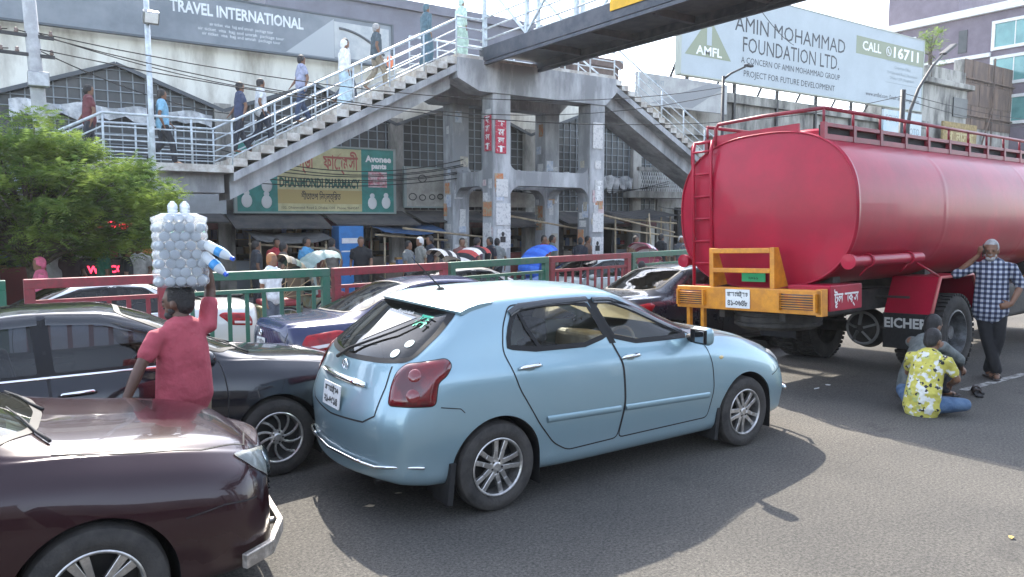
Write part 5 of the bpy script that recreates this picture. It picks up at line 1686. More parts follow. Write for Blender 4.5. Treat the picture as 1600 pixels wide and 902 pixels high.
for i in range(8):
    flat(T8, 'light_dash', 3.7+.13*i, 3.77+.13*i, 2.0, 2.02, GLD if i > 2 else LED); flat(T8, 'light_dash', 3.7+.13*i, 3.77+.13*i, 1.66, 1.68, GLD)
T9 = board('shop_sign', 'orange and green slatted board left of the carried bottles', 3.0, 3.75, 20.9, .2, 1.35, mat('olive_board', (.16, .2, .04), .7))
for k in range(4): flat(T9, 'orange_stripe', 3.02, 3.73, .30+.28*k, .42+.28*k, mat('orange_print', (.5, .2, .05), .7))
# big white billboard on the right
T10 = board('billboard', 'big white billboard reading AMIN MOHAMMAD FOUNDATION LTD', 23.15, 42.1, 21.6, 7.9, 11.62, mat('white_billboard', (.37, .42, .45), .6, var=.06, scale=.6), mat('billboard_edge', (.35, .38, .33), .6), .25)
DKI = mat('dark_grey_letters', (.02, .024, .03), .5)
put(T10, 'AMIN MOHAMMAD', .92, 30.55, 10.33, DKI, 8.2, .0); put(T10, 'FOUNDATION LTD.', .92, 30.6, 9.50, DKI, 7.2, .0)
put(T10, 'A CONCERN OF AMIN MOHAMMAD GROUP', .38, 30.6, 8.86, DKI, 7.4, .0); put(T10, 'PROJECT FOR FUTURE DEVELOPMENT', .38, 30.5, 8.30, DKI, 6.8, .0)
OLV = mat('olive_print', (.23, .26, .18), .6)
m_ = MB(); m_.prism([(23.4, 8.7), (24.85, 10.35), (26.25, 8.7)], lambda x, z: (x-T10.location.x, -.006, z-T10.location.z), (0, .004, 0)); m_.build('emblem', OLV, T10)
put(T10, 'AMFL', .5, 24.85, 8.93, WHITE, 1.6, .012, y=-.012)
flat(T10, 'emblem_tower', 24.7, 25.0, 9.2, 9.95, mat('white_billboard', (.5, .56, .6)), -.009)
flat(T10, 'call_band', 35.6, 42.05, 10.22, 11.08, OLV)
put(T10, 'CALL', .62, 37.0, 10.65, WHITE, 1.7, .012, y=-.01); put(T10, '16711', .75, 40.3, 10.65, WHITE, 2.5, .02, y=-.01)
b = MB(); b.path([(38.55-T10.location.x+.22*cos(t), -.012, 10.65-T10.location.z+.22*sin(t)) for t in [2*pi*i/18 for i in range(18)]], .03, 5, True); b.path([(38.47-T10.location.x, -.012, 10.76-T10.location.z), (38.5-T10.location.x, -.012, 10.61-T10.location.z), (38.65-T10.location.x, -.012, 10.54-T10.location.z)], .04, 5); b.build('phone_mark', WHITE, T10)
GRI = mat('grey_ink', (.22, .26, .28), .6)
put(T10, 'Corporate Office', .22, 40.0, 9.92, GRI, 1.6); put(T10, '754 Satmasjid Road, Dhanmondi', .2, 40.0, 9.62, GRI, 3.0); put(T10, 'Dhaka-1209, Bangladesh', .2, 40.0, 9.36, GRI, 2.4)
flat(T10, 'thin_rule', 38.4, 41.8, 10.18, 10.2, GRI); flat(T10, 'thin_rule', 38.4, 41.8, 9.1, 9.12, GRI)
put(T10, 'www.amfbd.com  Email: amfl@amgbd.com', .3, 39.2, 8.36, DKI, 5.2)
for x in np.arange(24, 42, 3.0):
    b = MB(); b.bar((x-T10.location.x, .4, -1.6), (x-T10.location.x, .4, 3.6), .12, .12); b.bar((x-T10.location.x, .4, 1.8), (x-T10.location.x, 2.2, -1.4), .08, .08); b.build('support_strut', DARK, T10)
# mouldy building under the billboard
t = thing('building', 'mouldy low concrete building under the big white billboard', 'building', (33, 24, 0))
def Q(b, name, m, **k):
    b.V = [(v[0]-33, v[1]-24, v[2]) for v in b.V]
    return b.build(name, m, t, **k)
b = MB(); b.bx(22.6, 43.6, 22.2, 30, -.14, 7.25); Q(b, 'wall', STUCCO2)
b = MB(); b.bx(22.55, 43.65, 21.9, 22.2, 5.55, 5.8); Q(b, 'ledge', STUCCO2)
b = MB(); b.bx(22.55, 43.65, 21.95, 22.2, 7.1, 7.5); Q(b, 'parapet', STUCCO2)
for k in range(7):
    x = 24+k*2.8
    b = MB(); b.bx(x, x+1.5, 22.12, 22.19, 3.3, 4.9); Q(b, 'window', GLZ)
    for j in range(5):
        b = MB(); b.bx(x+.3*j+.14, x+.3*j+.16, 22.08, 22.12, 3.3, 4.9); Q(b, 'window_bar', MUN)
    b = MB(); b.bx(x-.4, x+1.9, 21.98, 22.19, -.1, 2.5); Q(b, 'shop_front', SHOPDK)
T11 = board('shop_sign', 'faded grey banner beside the right stairs under the billboard', 20.5, 25.7, 21.3, 6.42, 7.62, mat('faded_banner', (.40, .41, .40), .8, col2=(.3, .3, .3), scale=1.4))
m_ = MB(); m_.prism([(21.2, 6.5), (24.5, 7.55), (25.6, 7.55), (23.6, 6.5)], lambda x, z: (x-T11.location.x, -.005, z-T11.location.z), (0, .004, 0)); m_.build('grey_wedge', mat('grey_wedge_print', (.24, .25, .26), .8), T11)
put(T11, 'ঠিকানা', .3, 21.5, 7.3, GRI, .9)
T12 = board('shop_sign', 'small pale blue notice boards hung below the billboard', 38.2, 42.0, 21.5, 6.2, 7.7, mat('pale_blue_notice', (.38, .5, .56), .7, col2=(.5, .55, .56), scale=1.5))
put(T12, 'PHOTO', .5, 41.0, 6.7, GRI, 1.6); put(T12, 'SCHOOL', .5, 39.3, 7.25, GRI, 1.8)
T13 = board('shop_sign', 'ochre signboard with faded letters under the concrete block at right', 44.4, 48.4, 21.5, 5.6, 7.55, mat('ochre_board', (.30, .22, .09), .8, var=.3))
put(T13, 'চা  নাস্তা', .8, 46.4, 6.7, mat('faded_yellow_letters', (.45, .38, .2), .8), 3.2, .02)
# lattice balcony
t = thing('balcony', 'concrete balcony with white lattice screen left of the tanker', 'balcony', (22, 21.2, 3.1))
b = MB(); b.bx(-1.5, 1.9, -.1, .8, -.25, 0); b.build('slab', STUCCO2, t)
b = MB(); b.bx(-1.5, 1.9, -.08, .06, .78, .92); b.build('coping', STUCCO2, t)
LAT = mat('white_lattice', (.55, .56, .55), .8, var=.2)
for k in range(26):
    x = -1.45+k*.125
    for s_ in (-1, 1):
        b = MB(); b.bar((x, -.02+.02*s_, 0), (min(1.88, max(-1.48, x+s_*.32)), -.02+.02*s_, .78), .025, .025); b.build('lattice_slat', LAT, t)
# concrete block and rusty sheet wall at far right
t = thing('rooftop_room', 'stained concrete rooftop room beside the street lamp at right', 'building', (45.2, 23.5, 0))
for a, m, nm in (((-2.9, 2.9, -1.5, 1.5, 0, 9.6), STUCCO2, 'wall'), ((-3.2, 3.2, -1.8, 1.7, 9.6, 9.9), STUCCO2, 'roof_slab'), ((-1.9, 2.4, -1.6, 1.5, 9.9, 10.6), STUCCO2, 'water_tank')):
    b = MB(); b.bx(*a); b.build(nm, m, t, bevel=.04)
b = MB(); b.bx(1.2, 2.85, -1.56, -1.49, 8.0, 9.1); b.build('window', GLZ, t)
RUST = mat('rusty_sheet', (.17, .115, .085), .85, col2=(.09, .065, .055), scale=2.5, streak=True)
t = thing('sheet_wall', 'brown rusty sheet metal wall at the upper right edge', 'wall', (55, 22.4, 7.6))
for k in range(14):
    for j in range(3):
        b = MB(); b.bx(-6.5+k, -5.52+k, -.02*((k+j) % 2), .03, j*1.35, j*1.35+1.33); b.build('metal_sheet', RUST, t)
b = MB(); b.bx(-6.6, 7.6, .05, .6, -7.7, 4.0); b.build('backing_wall', STUCCO2, t)
for z in (.7, 2.9):
    b = MB(); b.tube((-6.5, -.1, z), (7.5, -.1, z), .06); b.build('scaffold_pipe', RUST, t)
for x in (-3, 1.5): 
    b = MB(); b.tube((x, -.15, -1.2), (x, -.15, 4.4), .06); b.tube((x, -.15, 1.4), (x-1.2, -.15, -1), .05); b.build('scaffold_post', RUST, t)
# purple block of flats
PUR = mat('mauve_render', (.15, .125, .155), .85, var=.15, scale=1); WTR = mat('white_trim', (.62, .63, .62), .7, var=.1)
t = thing('apartment_block', 'mauve apartment block with white window frames at the top right corner', 'building', (62, 25, 0))
b = MB(); b.bx(-7, 12, -5, 7, 0, 15.6); b.build('wall', PUR, t)
b = MB(); b.bx(-7.3, 12.3, -5.3, 7.3, 15.6, 16.1); b.build('cornice', WTR, t)
b = MB(); b.bx(-6, 2, 1.5, 6.5, 16.1, 18.4); b.build('stair_head', PUR, t)
TEAL = mat('teal_glass', (.06, .2, .2), .12, col2=(.1, .28, .27), scale=1, coat=.5)
for z in (8.4, 11.0, 13.3):
    for y0, y1, tr in ((4.0, 6.3, 1), (-3.8, -1.4, 1), (.35, .9, 0)):
        b = MB(); b.bx(-7.06, -7.01, y0, y1, z, z+1.5); w = b.build('window', TEAL if tr else GLZ, t)
        if tr:
            for q in ((y0-.2, y0, z-.2, z+1.7), (y1, y1+.2, z-.2, z+1.7), (y0, y1, z-.2, z), (y0, y1, z+1.5, z+1.7)):
                f = MB(); f.bx(-7.14, -7.0, *q); f.build('window_frame', WTR, w)
            f = MB(); f.bx(-7.09, -7.05, (y0+y1)/2-.03, (y0+y1)/2+.03, z, z+1.5); f.build('mullion', WTR, w)
    b = MB(); b.bx(-7.25, -7.0, -1.2, 3.6, z-.55, z-.3); b.build('ledge', WTR, t)
# tall block behind the stairs, plain blocks further along
def block(label, x0, x1, y0, y1, h, m, rows=0):
    t = thing('building', label, 'building', ((x0+x1)/2, (y0+y1)/2, 0))
    cx, cy = (x1-x0)/2, (y1-y0)/2
    b = MB(); b.bx(-cx, cx, -cy, cy, -.14, h); b.build('wall', m, t)
    b = MB(); b.bx(-cx-.15, cx+.15, -cy-.15, cy+.15, h, h+.35); b.build('parapet', m, t)
    return t, cx, cy
SLATE = mat('slate_render', (.135, .14, .175), .85, var=.15, scale=.7)
block('plain slate grey building rising behind the stairs and travel billboard', 8.2, 20.5, 27, 38, 10.1, SLATE)
block('dim brown building behind the big billboard edge', 20.8, 23.4, 25.5, 29, 8.7, mat('brown_render', (.12, .09, .085), .85, var=.2))
block('pale low building behind the travel billboard at the far left', -14, 4.0, 28, 40, 8.6, mat('grey_render', (.34, .34, .34), .85, var=.15))
# unseen near side of the street: dark row added for the paintwork to mirror
def near_row():
    for i, (x0, x1, h, c) in enumerate(((-34, -16, 6.5, (.11, .105, .10)), (-15, 2, 7.4, (.12, .115, .11)), (3, 18, 5.8, (.09, .085, .08)), (19, 38, 7, (.11, .11, .105)), (39, 64, 6, (.10, .095, .09)))):
        t, cx, cy = block(('tan', 'cream', 'brown', 'grey', 'far brown')[i]+' unseen shop building added on the near side of the street', x0, x1, -30, -18, h, mat('near_render_%d' % i, c, .85, var=.2, scale=.8))
        m = MB()
        for z in np.arange(3.6, h-1.5, 3.1):
            for x in np.arange(-cx+.8, cx-1.6, 2.6): m.bx(x, x+1.5, cy, cy+.06, z, z+1.6)
        o = m.build('windows', GLZ, t); o['kind'] = 'stuff'
        b = MB(); b.bx(-cx+.4, cx-.4, cy, cy+.08, .2, 2.7); b.build('shop_fronts', SHOPDK, t)
        b = MB(); b.bx(-cx, cx, cy, cy+1.2, 2.8, 2.95); b.build('canopy', RUST, t)
near_row()
# ---------------------------------------------------------------- tree
def leafmat(name, c1, c2):
    if name in MATS: return MATS[name]
    m, nt, b = _new(name)
    nt.nodes.remove(b)
    out = nt.nodes['Material Output']
    tc = nt.nodes.new('ShaderNodeTexCoord')
    n = nt.nodes.new('ShaderNodeTexNoise'); n.inputs['Scale'].default_value = 2.3; n.inputs['Detail'].default_value = 5
    nt.links.new(tc.outputs['Object'], n.inputs['Vector'])
    r = nt.nodes.new('ShaderNodeValToRGB')
    r.color_ramp.elements[0].position = .38; r.color_ramp.elements[1].position = .66
    r.color_ramp.elements[0].color = (*c1, 1); r.color_ramp.elements[1].color = (*c2, 1)
    nt.links.new(n.outputs['Fac'], r.inputs[0])
    d = nt.nodes.new('ShaderNodeBsdfDiffuse'); t = nt.nodes.new('ShaderNodeBsdfTranslucent')
    nt.links.new(r.outputs[0], d.inputs[0]); nt.links.new(r.outputs[0], t.inputs[0])
    mx = nt.nodes.new('ShaderNodeMixShader'); mx.inputs[0].default_value = .45
    nt.links.new(d.outputs[0], mx.inputs[1]); nt.links.new(t.outputs[0], mx.inputs[2])
    nt.links.new(mx.outputs[0], out.inputs[0])
    MATS[name] = m
    return m
LEAF = leafmat('feathery_leaf', (.085, .15, .045), (.27, .36, .08))
BARK = mat('bark', (.10, .08, .06), .9, var=.4, scale=12, bump=.5, bscale=20)
def tree(label, loc, R3, nclump, nfr, seed, zc):
    rnd = random.Random(seed)
    t = thing('feathery_tree', label, 'tree', loc)
    tr = MB(); V = []; F = []
    tr.path([(0, 0, -.1), (.05, .02, .7), (-.03, 0, 1.3), (.05, .05, 1.9)], [.13, .11, .09, .07], 10)
    for c in range(nclump):
        while True:
            p = Vector((rnd.uniform(-1, 1), rnd.uniform(-1, 1), rnd.uniform(-1, 1)))
            if .25 < p.length < 1: break
        c0 = Vector((p.x*R3[0], p.y*R3[1], zc+p.z*R3[2]*(1-.25*abs(p.x))))
        tr.path([(0, 0, 1.2+.3*rnd.random()), (c0.x*.4, c0.y*.4, 1.4+(c0.z-1.4)*.55), tuple(c0)], [.05, .03, .008], 5)
        cr = rnd.uniform(.26, .66)
        for k in range(nfr):
            q = Vector((rnd.gauss(0, 1), rnd.gauss(0, 1), rnd.gauss(0, .75)))
            q = q.normalized()*cr*rnd.uniform(.35, 1.05)
            base = c0+Vector((q.x, q.y, q.z*.7))
            d = Vector((q.x+rnd.gauss(0, .25), q.y+rnd.gauss(0, .25), .15+rnd.gauss(0, .2))).normalized()
            L = rnd.uniform(.14, .28)
            side = d.cross(Vector((0, 0, 1))).normalized()
            side = (side+Vector((0, 0, rnd.gauss(0, .3)))).normalized()
            nseg = 5
            prev = base
            for s_ in range(nseg):
                f = s_/nseg
                pt = base+d*L*f+Vector((0, 0, -.10*f*f))
                w = .045*(1-.55*f)+.01
                for sg in (-1, 1):
                    tip = pt+side*sg*w*1.5+d*.035+Vector((0, 0, -.012))
                    n0 = len(V)
                    V += [tuple(pt), tuple(pt+d*.022), tuple(tip)]
                    F.append((n0, n0+1, n0+2))
    me = bpy.data.meshes.new('crown'); me.from_pydata(V, [], F)
    link('crown', me, LEAF, t)
    tr.build('trunk', BARK, t, smooth=True)
    return t
tree('bushy feathery green tree at the left in front of the stair landing', (.55, 15.9, -.14), (2.25, 1.25, 1.4), 84, 190, 3, 2.5)
tree('second feathery tree cut by the left edge', (-2.3, 15.6, -.14), (2.0, 1.2, 1.4), 50, 160, 5, 2.45)
t_ = tree('small green bush growing on the roof beside the big billboard', (43.6, 22.0, 9.9), (1.0, .7, 1.1), 10, 60, 8, 1.6)

# ---------------------------------------------------------------- poles and wires
POLEC = mat('pole_concrete', (.40, .41, .42), .85, var=.2, scale=5)
t = thing('utility_pole', 'leaning concrete utility pole with insulators behind the tree at left', 'pole', (.98, 17, -.14))
b = MB(); b.tube((0, 0, 0), (-.32, 0, 9.2), .15, .10, 14); b.build('shaft', POLEC, t, smooth=True)
for z in (5.55, 5.2):
    b = MB(); b.bar((-.75, -.05, z+.02), (.15, -.05, z), .06, .06); b.build('cross_arm', DARK, t)
    for x in (-.7, -.45, .1):
        b = MB(); b.lathe([(.02, 0), (.04, .03), (.025, .06), (.035, .09), (0, .11)], (x, -.05, z+.03), n=10); b.build('insulator', mat('insulator_glaze', (.15, .10, .08), .3), t, smooth=True)
b = MB(); b.box((-.14, -.14, 4.75), (.35, .2, .28)); b.build('junction_box', STEEL, t, bevel=.02)
t = thing('lamp_pole', 'slim pole with a tilted floodlight above the stair landing', 'lamp', (2.77, 17, -.14))
b = MB(); b.tube((0, 0, 0), (0, 0, 8.5), .06, .05, 10); b.build('shaft', RAILP, t, smooth=True)
b = MB(); b.box((.05, -.14, 6.18), (.30, .14, .26), Matrix.Rotation(.5, 3, 'X')); fb = b.build('floodlight', STEEL, t, bevel=.02)
b = MB(); b.box((.05, -.22, 6.15), (.24, .02, .19), Matrix.Rotation(.5, 3, 'X')); b.build('floodlight_glass', WHITE, fb)
t = thing('lamp_pole', 'thin dark lamp post with bent arm left of the big billboard', 'lamp', (20.3, 17.0, -.14))
b = MB(); b.tube((0, 0, 0), (0, 0, 6.9), .07, .05, 10); b.path([(0, 0, 6.8), (.25, -.1, 7.0), (.75, -.3, 7.25)], [.04, .035, .03], 8); b.build('shaft', DARK, t, smooth=True)
b = MB(); b.box((.85, -.35, 7.28), (.35, .14, .08)); b.build('lamp_head', DARK, t, bevel=.02)
t = thing('street_lamp', 'curved street lamp rising behind the tanker at right', 'lamp', (27.0, 14.3, -.14))
b = MB(); b.path([(0, 0, 0), (0, 0, 5.4), (.12, 0, 6.0), (.6, 0, 6.8), (1.5, 0, 7.7), (2.2, 0, 8.2)], [.10, .07, .06, .055, .05, .045], 10); b.build('shaft', DARK, t, smooth=True)
b = MB(); b.box((2.62, 0, 8.45), (.95, .26, .10), Matrix.Rotation(-.5, 3, 'Y')); b.build('lamp_head', DARK, t, bevel=.04, seg=3)
t = thing('utility_pole', 'short black post beside the big billboard corner', 'pole', (26.4, 14.2, -.14))
b = MB(); b.tube((0, 0, 0), (0, 0, 6.65), .10, .09, 10); b.build('shaft', DARK, t, smooth=True)
def wire(a, c, sag, r=.012, label='thin black overhead wire strung along the street', n=14):
    b = MB(); a = Vector(a); c = Vector(c)
    b.path([a.lerp(c, i/n)-Vector((0, 0, sag*4*(i/n)*(1-i/n))) for i in range(n+1)], r, 5)
    return tag(b.build('overhead_wire', BLACK, smooth=True), label, 'wire', 'overhead wires')
for a, c, s_ in (((.75, 16.95, 5.5), (20.3, 17.0, 6.4), .8), ((.55, 16.95, 5.5), (20.3, 17.0, 6.2), 1.1), ((.75, 16.95, 5.2), (26.4, 14.2, 6.3), 1.2), ((-12, 17, 6.0), (.4, 16.95, 5.5), .5), ((-12, 17, 5.6), (.4, 16.95, 5.15), .4),
                (( .75, 16.95, 5.5), (8.4, 21.5, 5.6), .25), ((.8, 16.95, 5.2), (5.5, 21.7, 4.9), .2), ((26.4, 14.2, 6.4), (60, 18, 8.5), .6), ((26.4, 14.2, 6.2), (60, 18, 8.1), .7), ((14.2, 12, 8.2), (30, 21.2, 9.8), .3)):
    _wl = _wl if '_wl' in globals() else iter(['upper thin wire from the leaning pole across the stairs', 'lower sagging wire from the leaning pole across the stairs', 'long wire from the leaning pole to the black post at right', 'upper wire entering from the left edge to the leaning pole', 'lower wire entering from the left edge to the leaning pole',
        'short wire from the leaning pole to the travel billboard', 'short wire from the leaning pole to the gabled windows', 'upper wire from the black post towards the far right', 'lower wire from the black post towards the far right', 'wire from the bridge deck across the big billboard'])
    wire(a, c, s_, label=next(_wl))
for k in range(6):
    wire((5.0, 20.9, 3.05+.16*k), (12.1, 20.2, 3.3+.10*k+.05*(k % 2)), .22+.05*k, .014, ('lowest', 'second lowest', 'third', 'fourth', 'second highest', 'highest')[k]+' black cable hanging in front of the pharmacy board')
for k in range(3):
    wire((12.2, 20.95, 3.6-.15*k), (22, 21.0, 3.3+.1*k), .35+.1*k, .014, ('highest', 'middle', 'lowest')[k]+' dark cable sagging along the shop fronts right of the columns')

# ---------------------------------------------------------------- cycle rickshaws and far carriageway traffic
def hood_mat(name, c): return mat(name, c, .7, var=.15, scale=6)
def rickshaw(label, loc, rz, cols, fold=1.0, hood=True):
    t = thing('cycle_rickshaw', label, 'rickshaw', loc, rz, 'cycle rickshaws on the far carriageway')
    CH = mat('worn_chrome', (.5, .5, .5), .3, .8)
    def wh(x, y, R_=.34):
        w = bpy.data.objects.new('wheel', None); COL.objects.link(w); w.parent = t; w.location = (x, y, R_)
        b = MB(); b.path([(R_*cos(2*pi*i/28), 0, R_*sin(2*pi*i/28)) for i in range(28)], .022, 6, True); b.build('tyre', BLACK, w, smooth=True)
        b = MB(); b.path([((R_-.03)*cos(2*pi*i/28), 0, (R_-.03)*sin(2*pi*i/28)) for i in range(28)], .010, 5, True)
        ro = b.build('rim', CH, w, smooth=True)
        for i in range(14):
            a = 2*pi*i/14
            b = MB(); b.tube((.02*cos(a+.4), 0, .02*sin(a+.4)), ((R_-.03)*cos(a), 0, (R_-.03)*sin(a)), .004, n=4, caps=False); b.build('spoke', CH, ro)
        b = MB(); b.tube((0, -.05, 0), (0, .05, 0), .025, n=8); b.build('hub', CH, w)
    wh(-.45, -.42); wh(-.45, .42); wh(1.15, 0)
    b = MB()
    b.path([(1.15, .05, .34), (1.05, .05, .75), (1.0, 0, .95)], .016, 6); b.path([(1.15, -.05, .34), (1.05, -.05, .75), (1.0, 0, .95)], .016, 6)
    b.path([(.98, -.28, 1.02), (1.0, 0, .98), (.98, .28, 1.02)], .014, 6)
    b.path([(1.02, 0, .8), (.45, 0, .42), (.35, 0, .35)], .02, 6); b.path([(1.02, 0, .88), (.42, 0, .72), (.35, 0, .35)], .018, 6); b.path([(.42, 0, .72), (.38, 0, .88)], .016, 6)
    b.path([(.35, 0, .35), (-.45, .3, .36), (-.45, -.3, .36), (.35, 0, .35)], .018, 6); b.tube((-.45, -.45, .34), (-.45, .45, .34), .016)
    b.build('frame', mat('rick_frame', (.03, .03, .035), .4), t, smooth=True)
    b = MB(); b.ell((.36, 0, .92), (.14, .08, .04)); b.build('saddle', BLACK, t, smooth=True)
    b = MB(); b.bx(-.75, -.02, -.40, .40, .46, .70); b.build('seat_box', mat('rick_box_'+cols[0], hexc(cols[0]), .5, col2=(.22, .18, .08), scale=9), t, bevel=.03)
    b = MB(); b.bx(-.70, -.10, -.38, .38, .70, .80); b.build('cushion', mat('rick_seat', (.25, .03, .04), .5), t, bevel=.03)
    b = MB(); b.box((-.74, 0, .98), (.08, .8, .45), Matrix.Rotation(-.12, 3, 'Y')); b.build('backrest', mat('rick_back_'+cols[-1], hexc(cols[-1]), .6), t, bevel=.03)
    if hood:
        nb = 9; px, pz, r0, w = -.38, .98, .66, .44
        b = MB(); v = []; m = 11
        N = nb*3
        for i in range(N+1):
            th = radians(-8+118*fold*i/N)
            rr = r0*(1+.028*abs(sin(pi*i/3)))
            for j in range(m):
                y = -1+2*j/(m-1)
                q = (1-.20*abs(y)**3.5)
                v.append((px-rr*q*cos(th), y*w, pz+rr*q*sin(th)))
        f = []; fi = []
        for i in range(N):
            for j in range(m-1):
                f.append((i*m+j, i*m+j+1, (i+1)*m+j+1, (i+1)*m+j)); fi.append((i//3) % len(cols))
        b.V = v; b.F = f; b.I = fi
        b.build('hood', [hood_mat('hood_'+c, hexc(c)) for c in cols], t, smooth=True, fix=False)
        for sg in (-1, 1):
            for k in range(4):
                th = radians(-8+118*fold*k/3)
                q = MB(); q.tube((px, sg*w, pz-.1), (px-r0*.8*cos(th), sg*w, pz+r0*.8*sin(th)), .008, n=5); q.build('hood_rib', mat('bamboo', (.3, .22, .12), .7), t)
    return t
FZ = SLOPE*7.3
rickshaw('rickshaw with raised dark hood seen through the green fence bars', (3.9, 13.95, FZ), pi, ['#2d4f48', '#1d2a33', '#5a5140'], .75)
rickshaw('rickshaw with grey green hood left of the blue shop booth end', (6.05, 15.1, FZ), 0, ['#7f938d', '#8b9a94'], 1.)
rickshaw('rickshaw with black and white striped hood behind the red fence', (7.55, 14.35, FZ), pi, ['#d8d4cc', '#22242a'], .9)
rickshaw('rickshaw with black, white and red striped hood at the bridge column', (9.75, 15.05, FZ), 0, ['#e2dcd4', '#1c1f24', '#b3413c'], .95)
rickshaw('rickshaw with bright blue hood between the columns', (11.9, 15.2, FZ), 0, ['#2a5fc4', '#3c74d6'], .9)
rickshaw('rickshaw with pink and white hood right of the last column', (14.3, 15.1, FZ), pi, ['#d9c9cc', '#e6e0e0', '#a05060'], .85)
rickshaw('rickshaw with large white hood touching the tanker outline', (16.0, 14.55, FZ), pi, ['#e4e2e4', '#d8cfd6'], 1.)
P_BEIGE = paint('beige_paint', (.40, .37, .32), .2, .3, .3)
P_SILV = paint('grey_green_paint', (.28, .32, .30), .3, .3, .25)
saloon('beige car whose long roof shows above the red fence panel', (8.45, 12.62, FZ), pi, P_BEIGE, G_DARK, 'eight', .45, .96, visor=False)
saloon('grey green car roof behind the red and green fence at the columns', (13.1, 13.75, FZ), pi, P_SILV, G_DARK, 'eight', .45, .96, visor=False)
saloon('pale teal car beyond the tanker at the right edge', (13.4, 5.2, 0), 0, paint('teal_paint', (.16, .28, .27), .3, .3, .2), G_DARK, 'eight', .5, visor=False) if False else None

# ---------------------------------------------------------------- street stalls
BAM = mat('bamboo_pole', (.36, .29, .19), .75, var=.3, scale=6)
def stall(label, x, y, w, h, d, tarp):
    t = thing('market_stall', label, 'stall', (x, y, -.14), 0, 'street stalls along the shops')
    for sx in (-1, 1):
        for sy in (0, 1):
            b = MB(); b.tube((sx*w/2, sy*d, 0), (sx*w/2+RND.uniform(-.06, .06), sy*d, h+sy*.2), .035, .03, 7); b.build('pole', BAM, t, smooth=True)
    b = MB(); b.tube((-w/2-.3, -.03, h-.05), (w/2+.3, -.03, h-.25), .03, n=7); b.build('cross_pole', BAM, t, smooth=True)
    n = 8; v = []
    for i in range(n+1):
        for j in range(5):
            v.append((-w/2-.15+(w+.3)*i/n, -.25+(d+.3)*j/4, h+.05+.06*j-.10*sin(pi*i/n)+RND.uniform(-.02, .02)))
    f = [(i*5+j, i*5+j+1, (i+1)*5+j+1, (i+1)*5+j) for i in range(n) for j in range(4)]
    b = MB(); b.add(v, f); o = b.build('tarpaulin', tarp, t, smooth=True)
    so = o.modifiers.new('thickness', 'SOLIDIFY'); so.thickness = .01
    b = MB(); b.bx(-w/2+.1, w/2-.1, .1, d-.1, .0, .75); b.build('counter', mat('stall_counter', (.16, .12, .09), .7, var=.3), t)
    q = MB()
    for i in range(16):
        xx = RND.uniform(-w/2+.15, w/2-.3); yy = RND.uniform(.1, d-.3)
        q.bx(xx, xx+.18, yy, yy+.16, .75, .75+RND.uniform(.06, .3), RND.randrange(5))
    q.build('goods', [mat('goods_%d' % j, (.3, .3, .3)) for j in range(5)], t)['kind'] = 'stuff'
TARPB = mat('black_tarp', (.03, .032, .036), .6, var=.3); TARPBL = mat('blue_tarp', (.02, .075, .18), .7, var=.3); TARPW = mat('dark_grey_tarp', (.10, .10, .10), .8, var=.3)  # the last tarp is a plain dark grey with random variation
stall('bamboo stall with black tarpaulin right of the bridge columns', 18.6, 19.9-1.0, 2.6, 2.25, 1.2, TARPB)
stall('bamboo stall with dark tarpaulin just left of the tanker', 22.0, 18.9, 2.6, 2.35, 1.2, TARPB)
stall('bamboo stall with blue tarpaulin left of the bridge columns', 10.3, 20.2, 1.8, 1.75, 1.0, TARPBL)
stall('low pole stall with grey tarpaulin in front of the pharmacy', 6.7, 20.2, 1.8, 1.55, .9, TARPW)
t = thing('sales_booth', 'bright blue shop booth below the pharmacy sign', 'booth', (8.55, 20.6, -.14))
BB = mat('bright_blue_panel', (.025, .19, .50), .5, var=.12)
b = MB(); b.bx(-.38, .38, 0, .6, 0, 1.95); b.build('cabinet', BB, t, bevel=.02)
b = MB(); b.bx(-.30, .30, -.012, -.002, 1.45, 1.60); b.build('white_label', WHITE, t)
b = MB(); b.bx(-.32, .32, -.012, -.002, 1.2, 1.24); b.build('white_label', WHITE, t)
t = thing('white_post', 'thin white post standing behind the green fence corner', 'post', (5.85, 14.0, FZ)) if False else None

# loose bamboo poles propped along the stalls
for i, (a, c) in enumerate((((15.6, 18.9, 2.35), (19.6, 18.4, 1.55)), ((16.2, 18.6, 1.75), (20.2, 18.4, 1.35)), ((12.9, 19.2, 2.15), (15.6, 18.9, 1.7)), ((20.9, 17.9, -.14), (20.75, 17.9, 2.6)), ((18.0, 17.8, -.14), (17.75, 17.8, 2.2)), ((9.6, 19.4, 1.75), (12.3, 19.0, 1.45)))):
    b = MB(); b.tube(a, c, .035, .028, 7)
    tag(b.build('bamboo_pole', BAM, smooth=True), ('long bamboo pole slanting down right of the far column', 'thin bamboo pole tied below the long slanting one', 'bamboo pole slanting between the two columns', 'upright bamboo pole left of the tanker', 'upright bamboo pole leaning near the far column', 'bamboo pole over the blue stall left of the near column')[i], 'pole', 'bamboo poles of the stalls')
# ---------------------------------------------------------------- people
def V3(*a): return Vector(a)
def fuse(name, mb, voxel, smooth=2):
    """one continuous skin grown over overlapping limbs"""
    me = mb.mesh('limbs')
    bm = bmesh.new(); bm.from_mesh(me); bmesh.ops.recalc_face_normals(bm, faces=bm.faces); bm.to_mesh(me); bm.free()
    o = bpy.data.objects.new('limbs', me); COL.objects.link(o)
    r = o.modifiers.new('r', 'REMESH'); r.mode = 'VOXEL'; r.voxel_size = voxel; r.use_smooth_shade = True
    s = o.modifiers.new('s', 'SMOOTH'); s.factor = .5; s.iterations = smooth
    dg = bpy.context.evaluated_depsgraph_get()
    out = bpy.data.meshes.new_from_object(o.evaluated_get(dg))
    bpy.data.objects.remove(o); bpy.data.meshes.remove(me)
    out.name = name
    return out

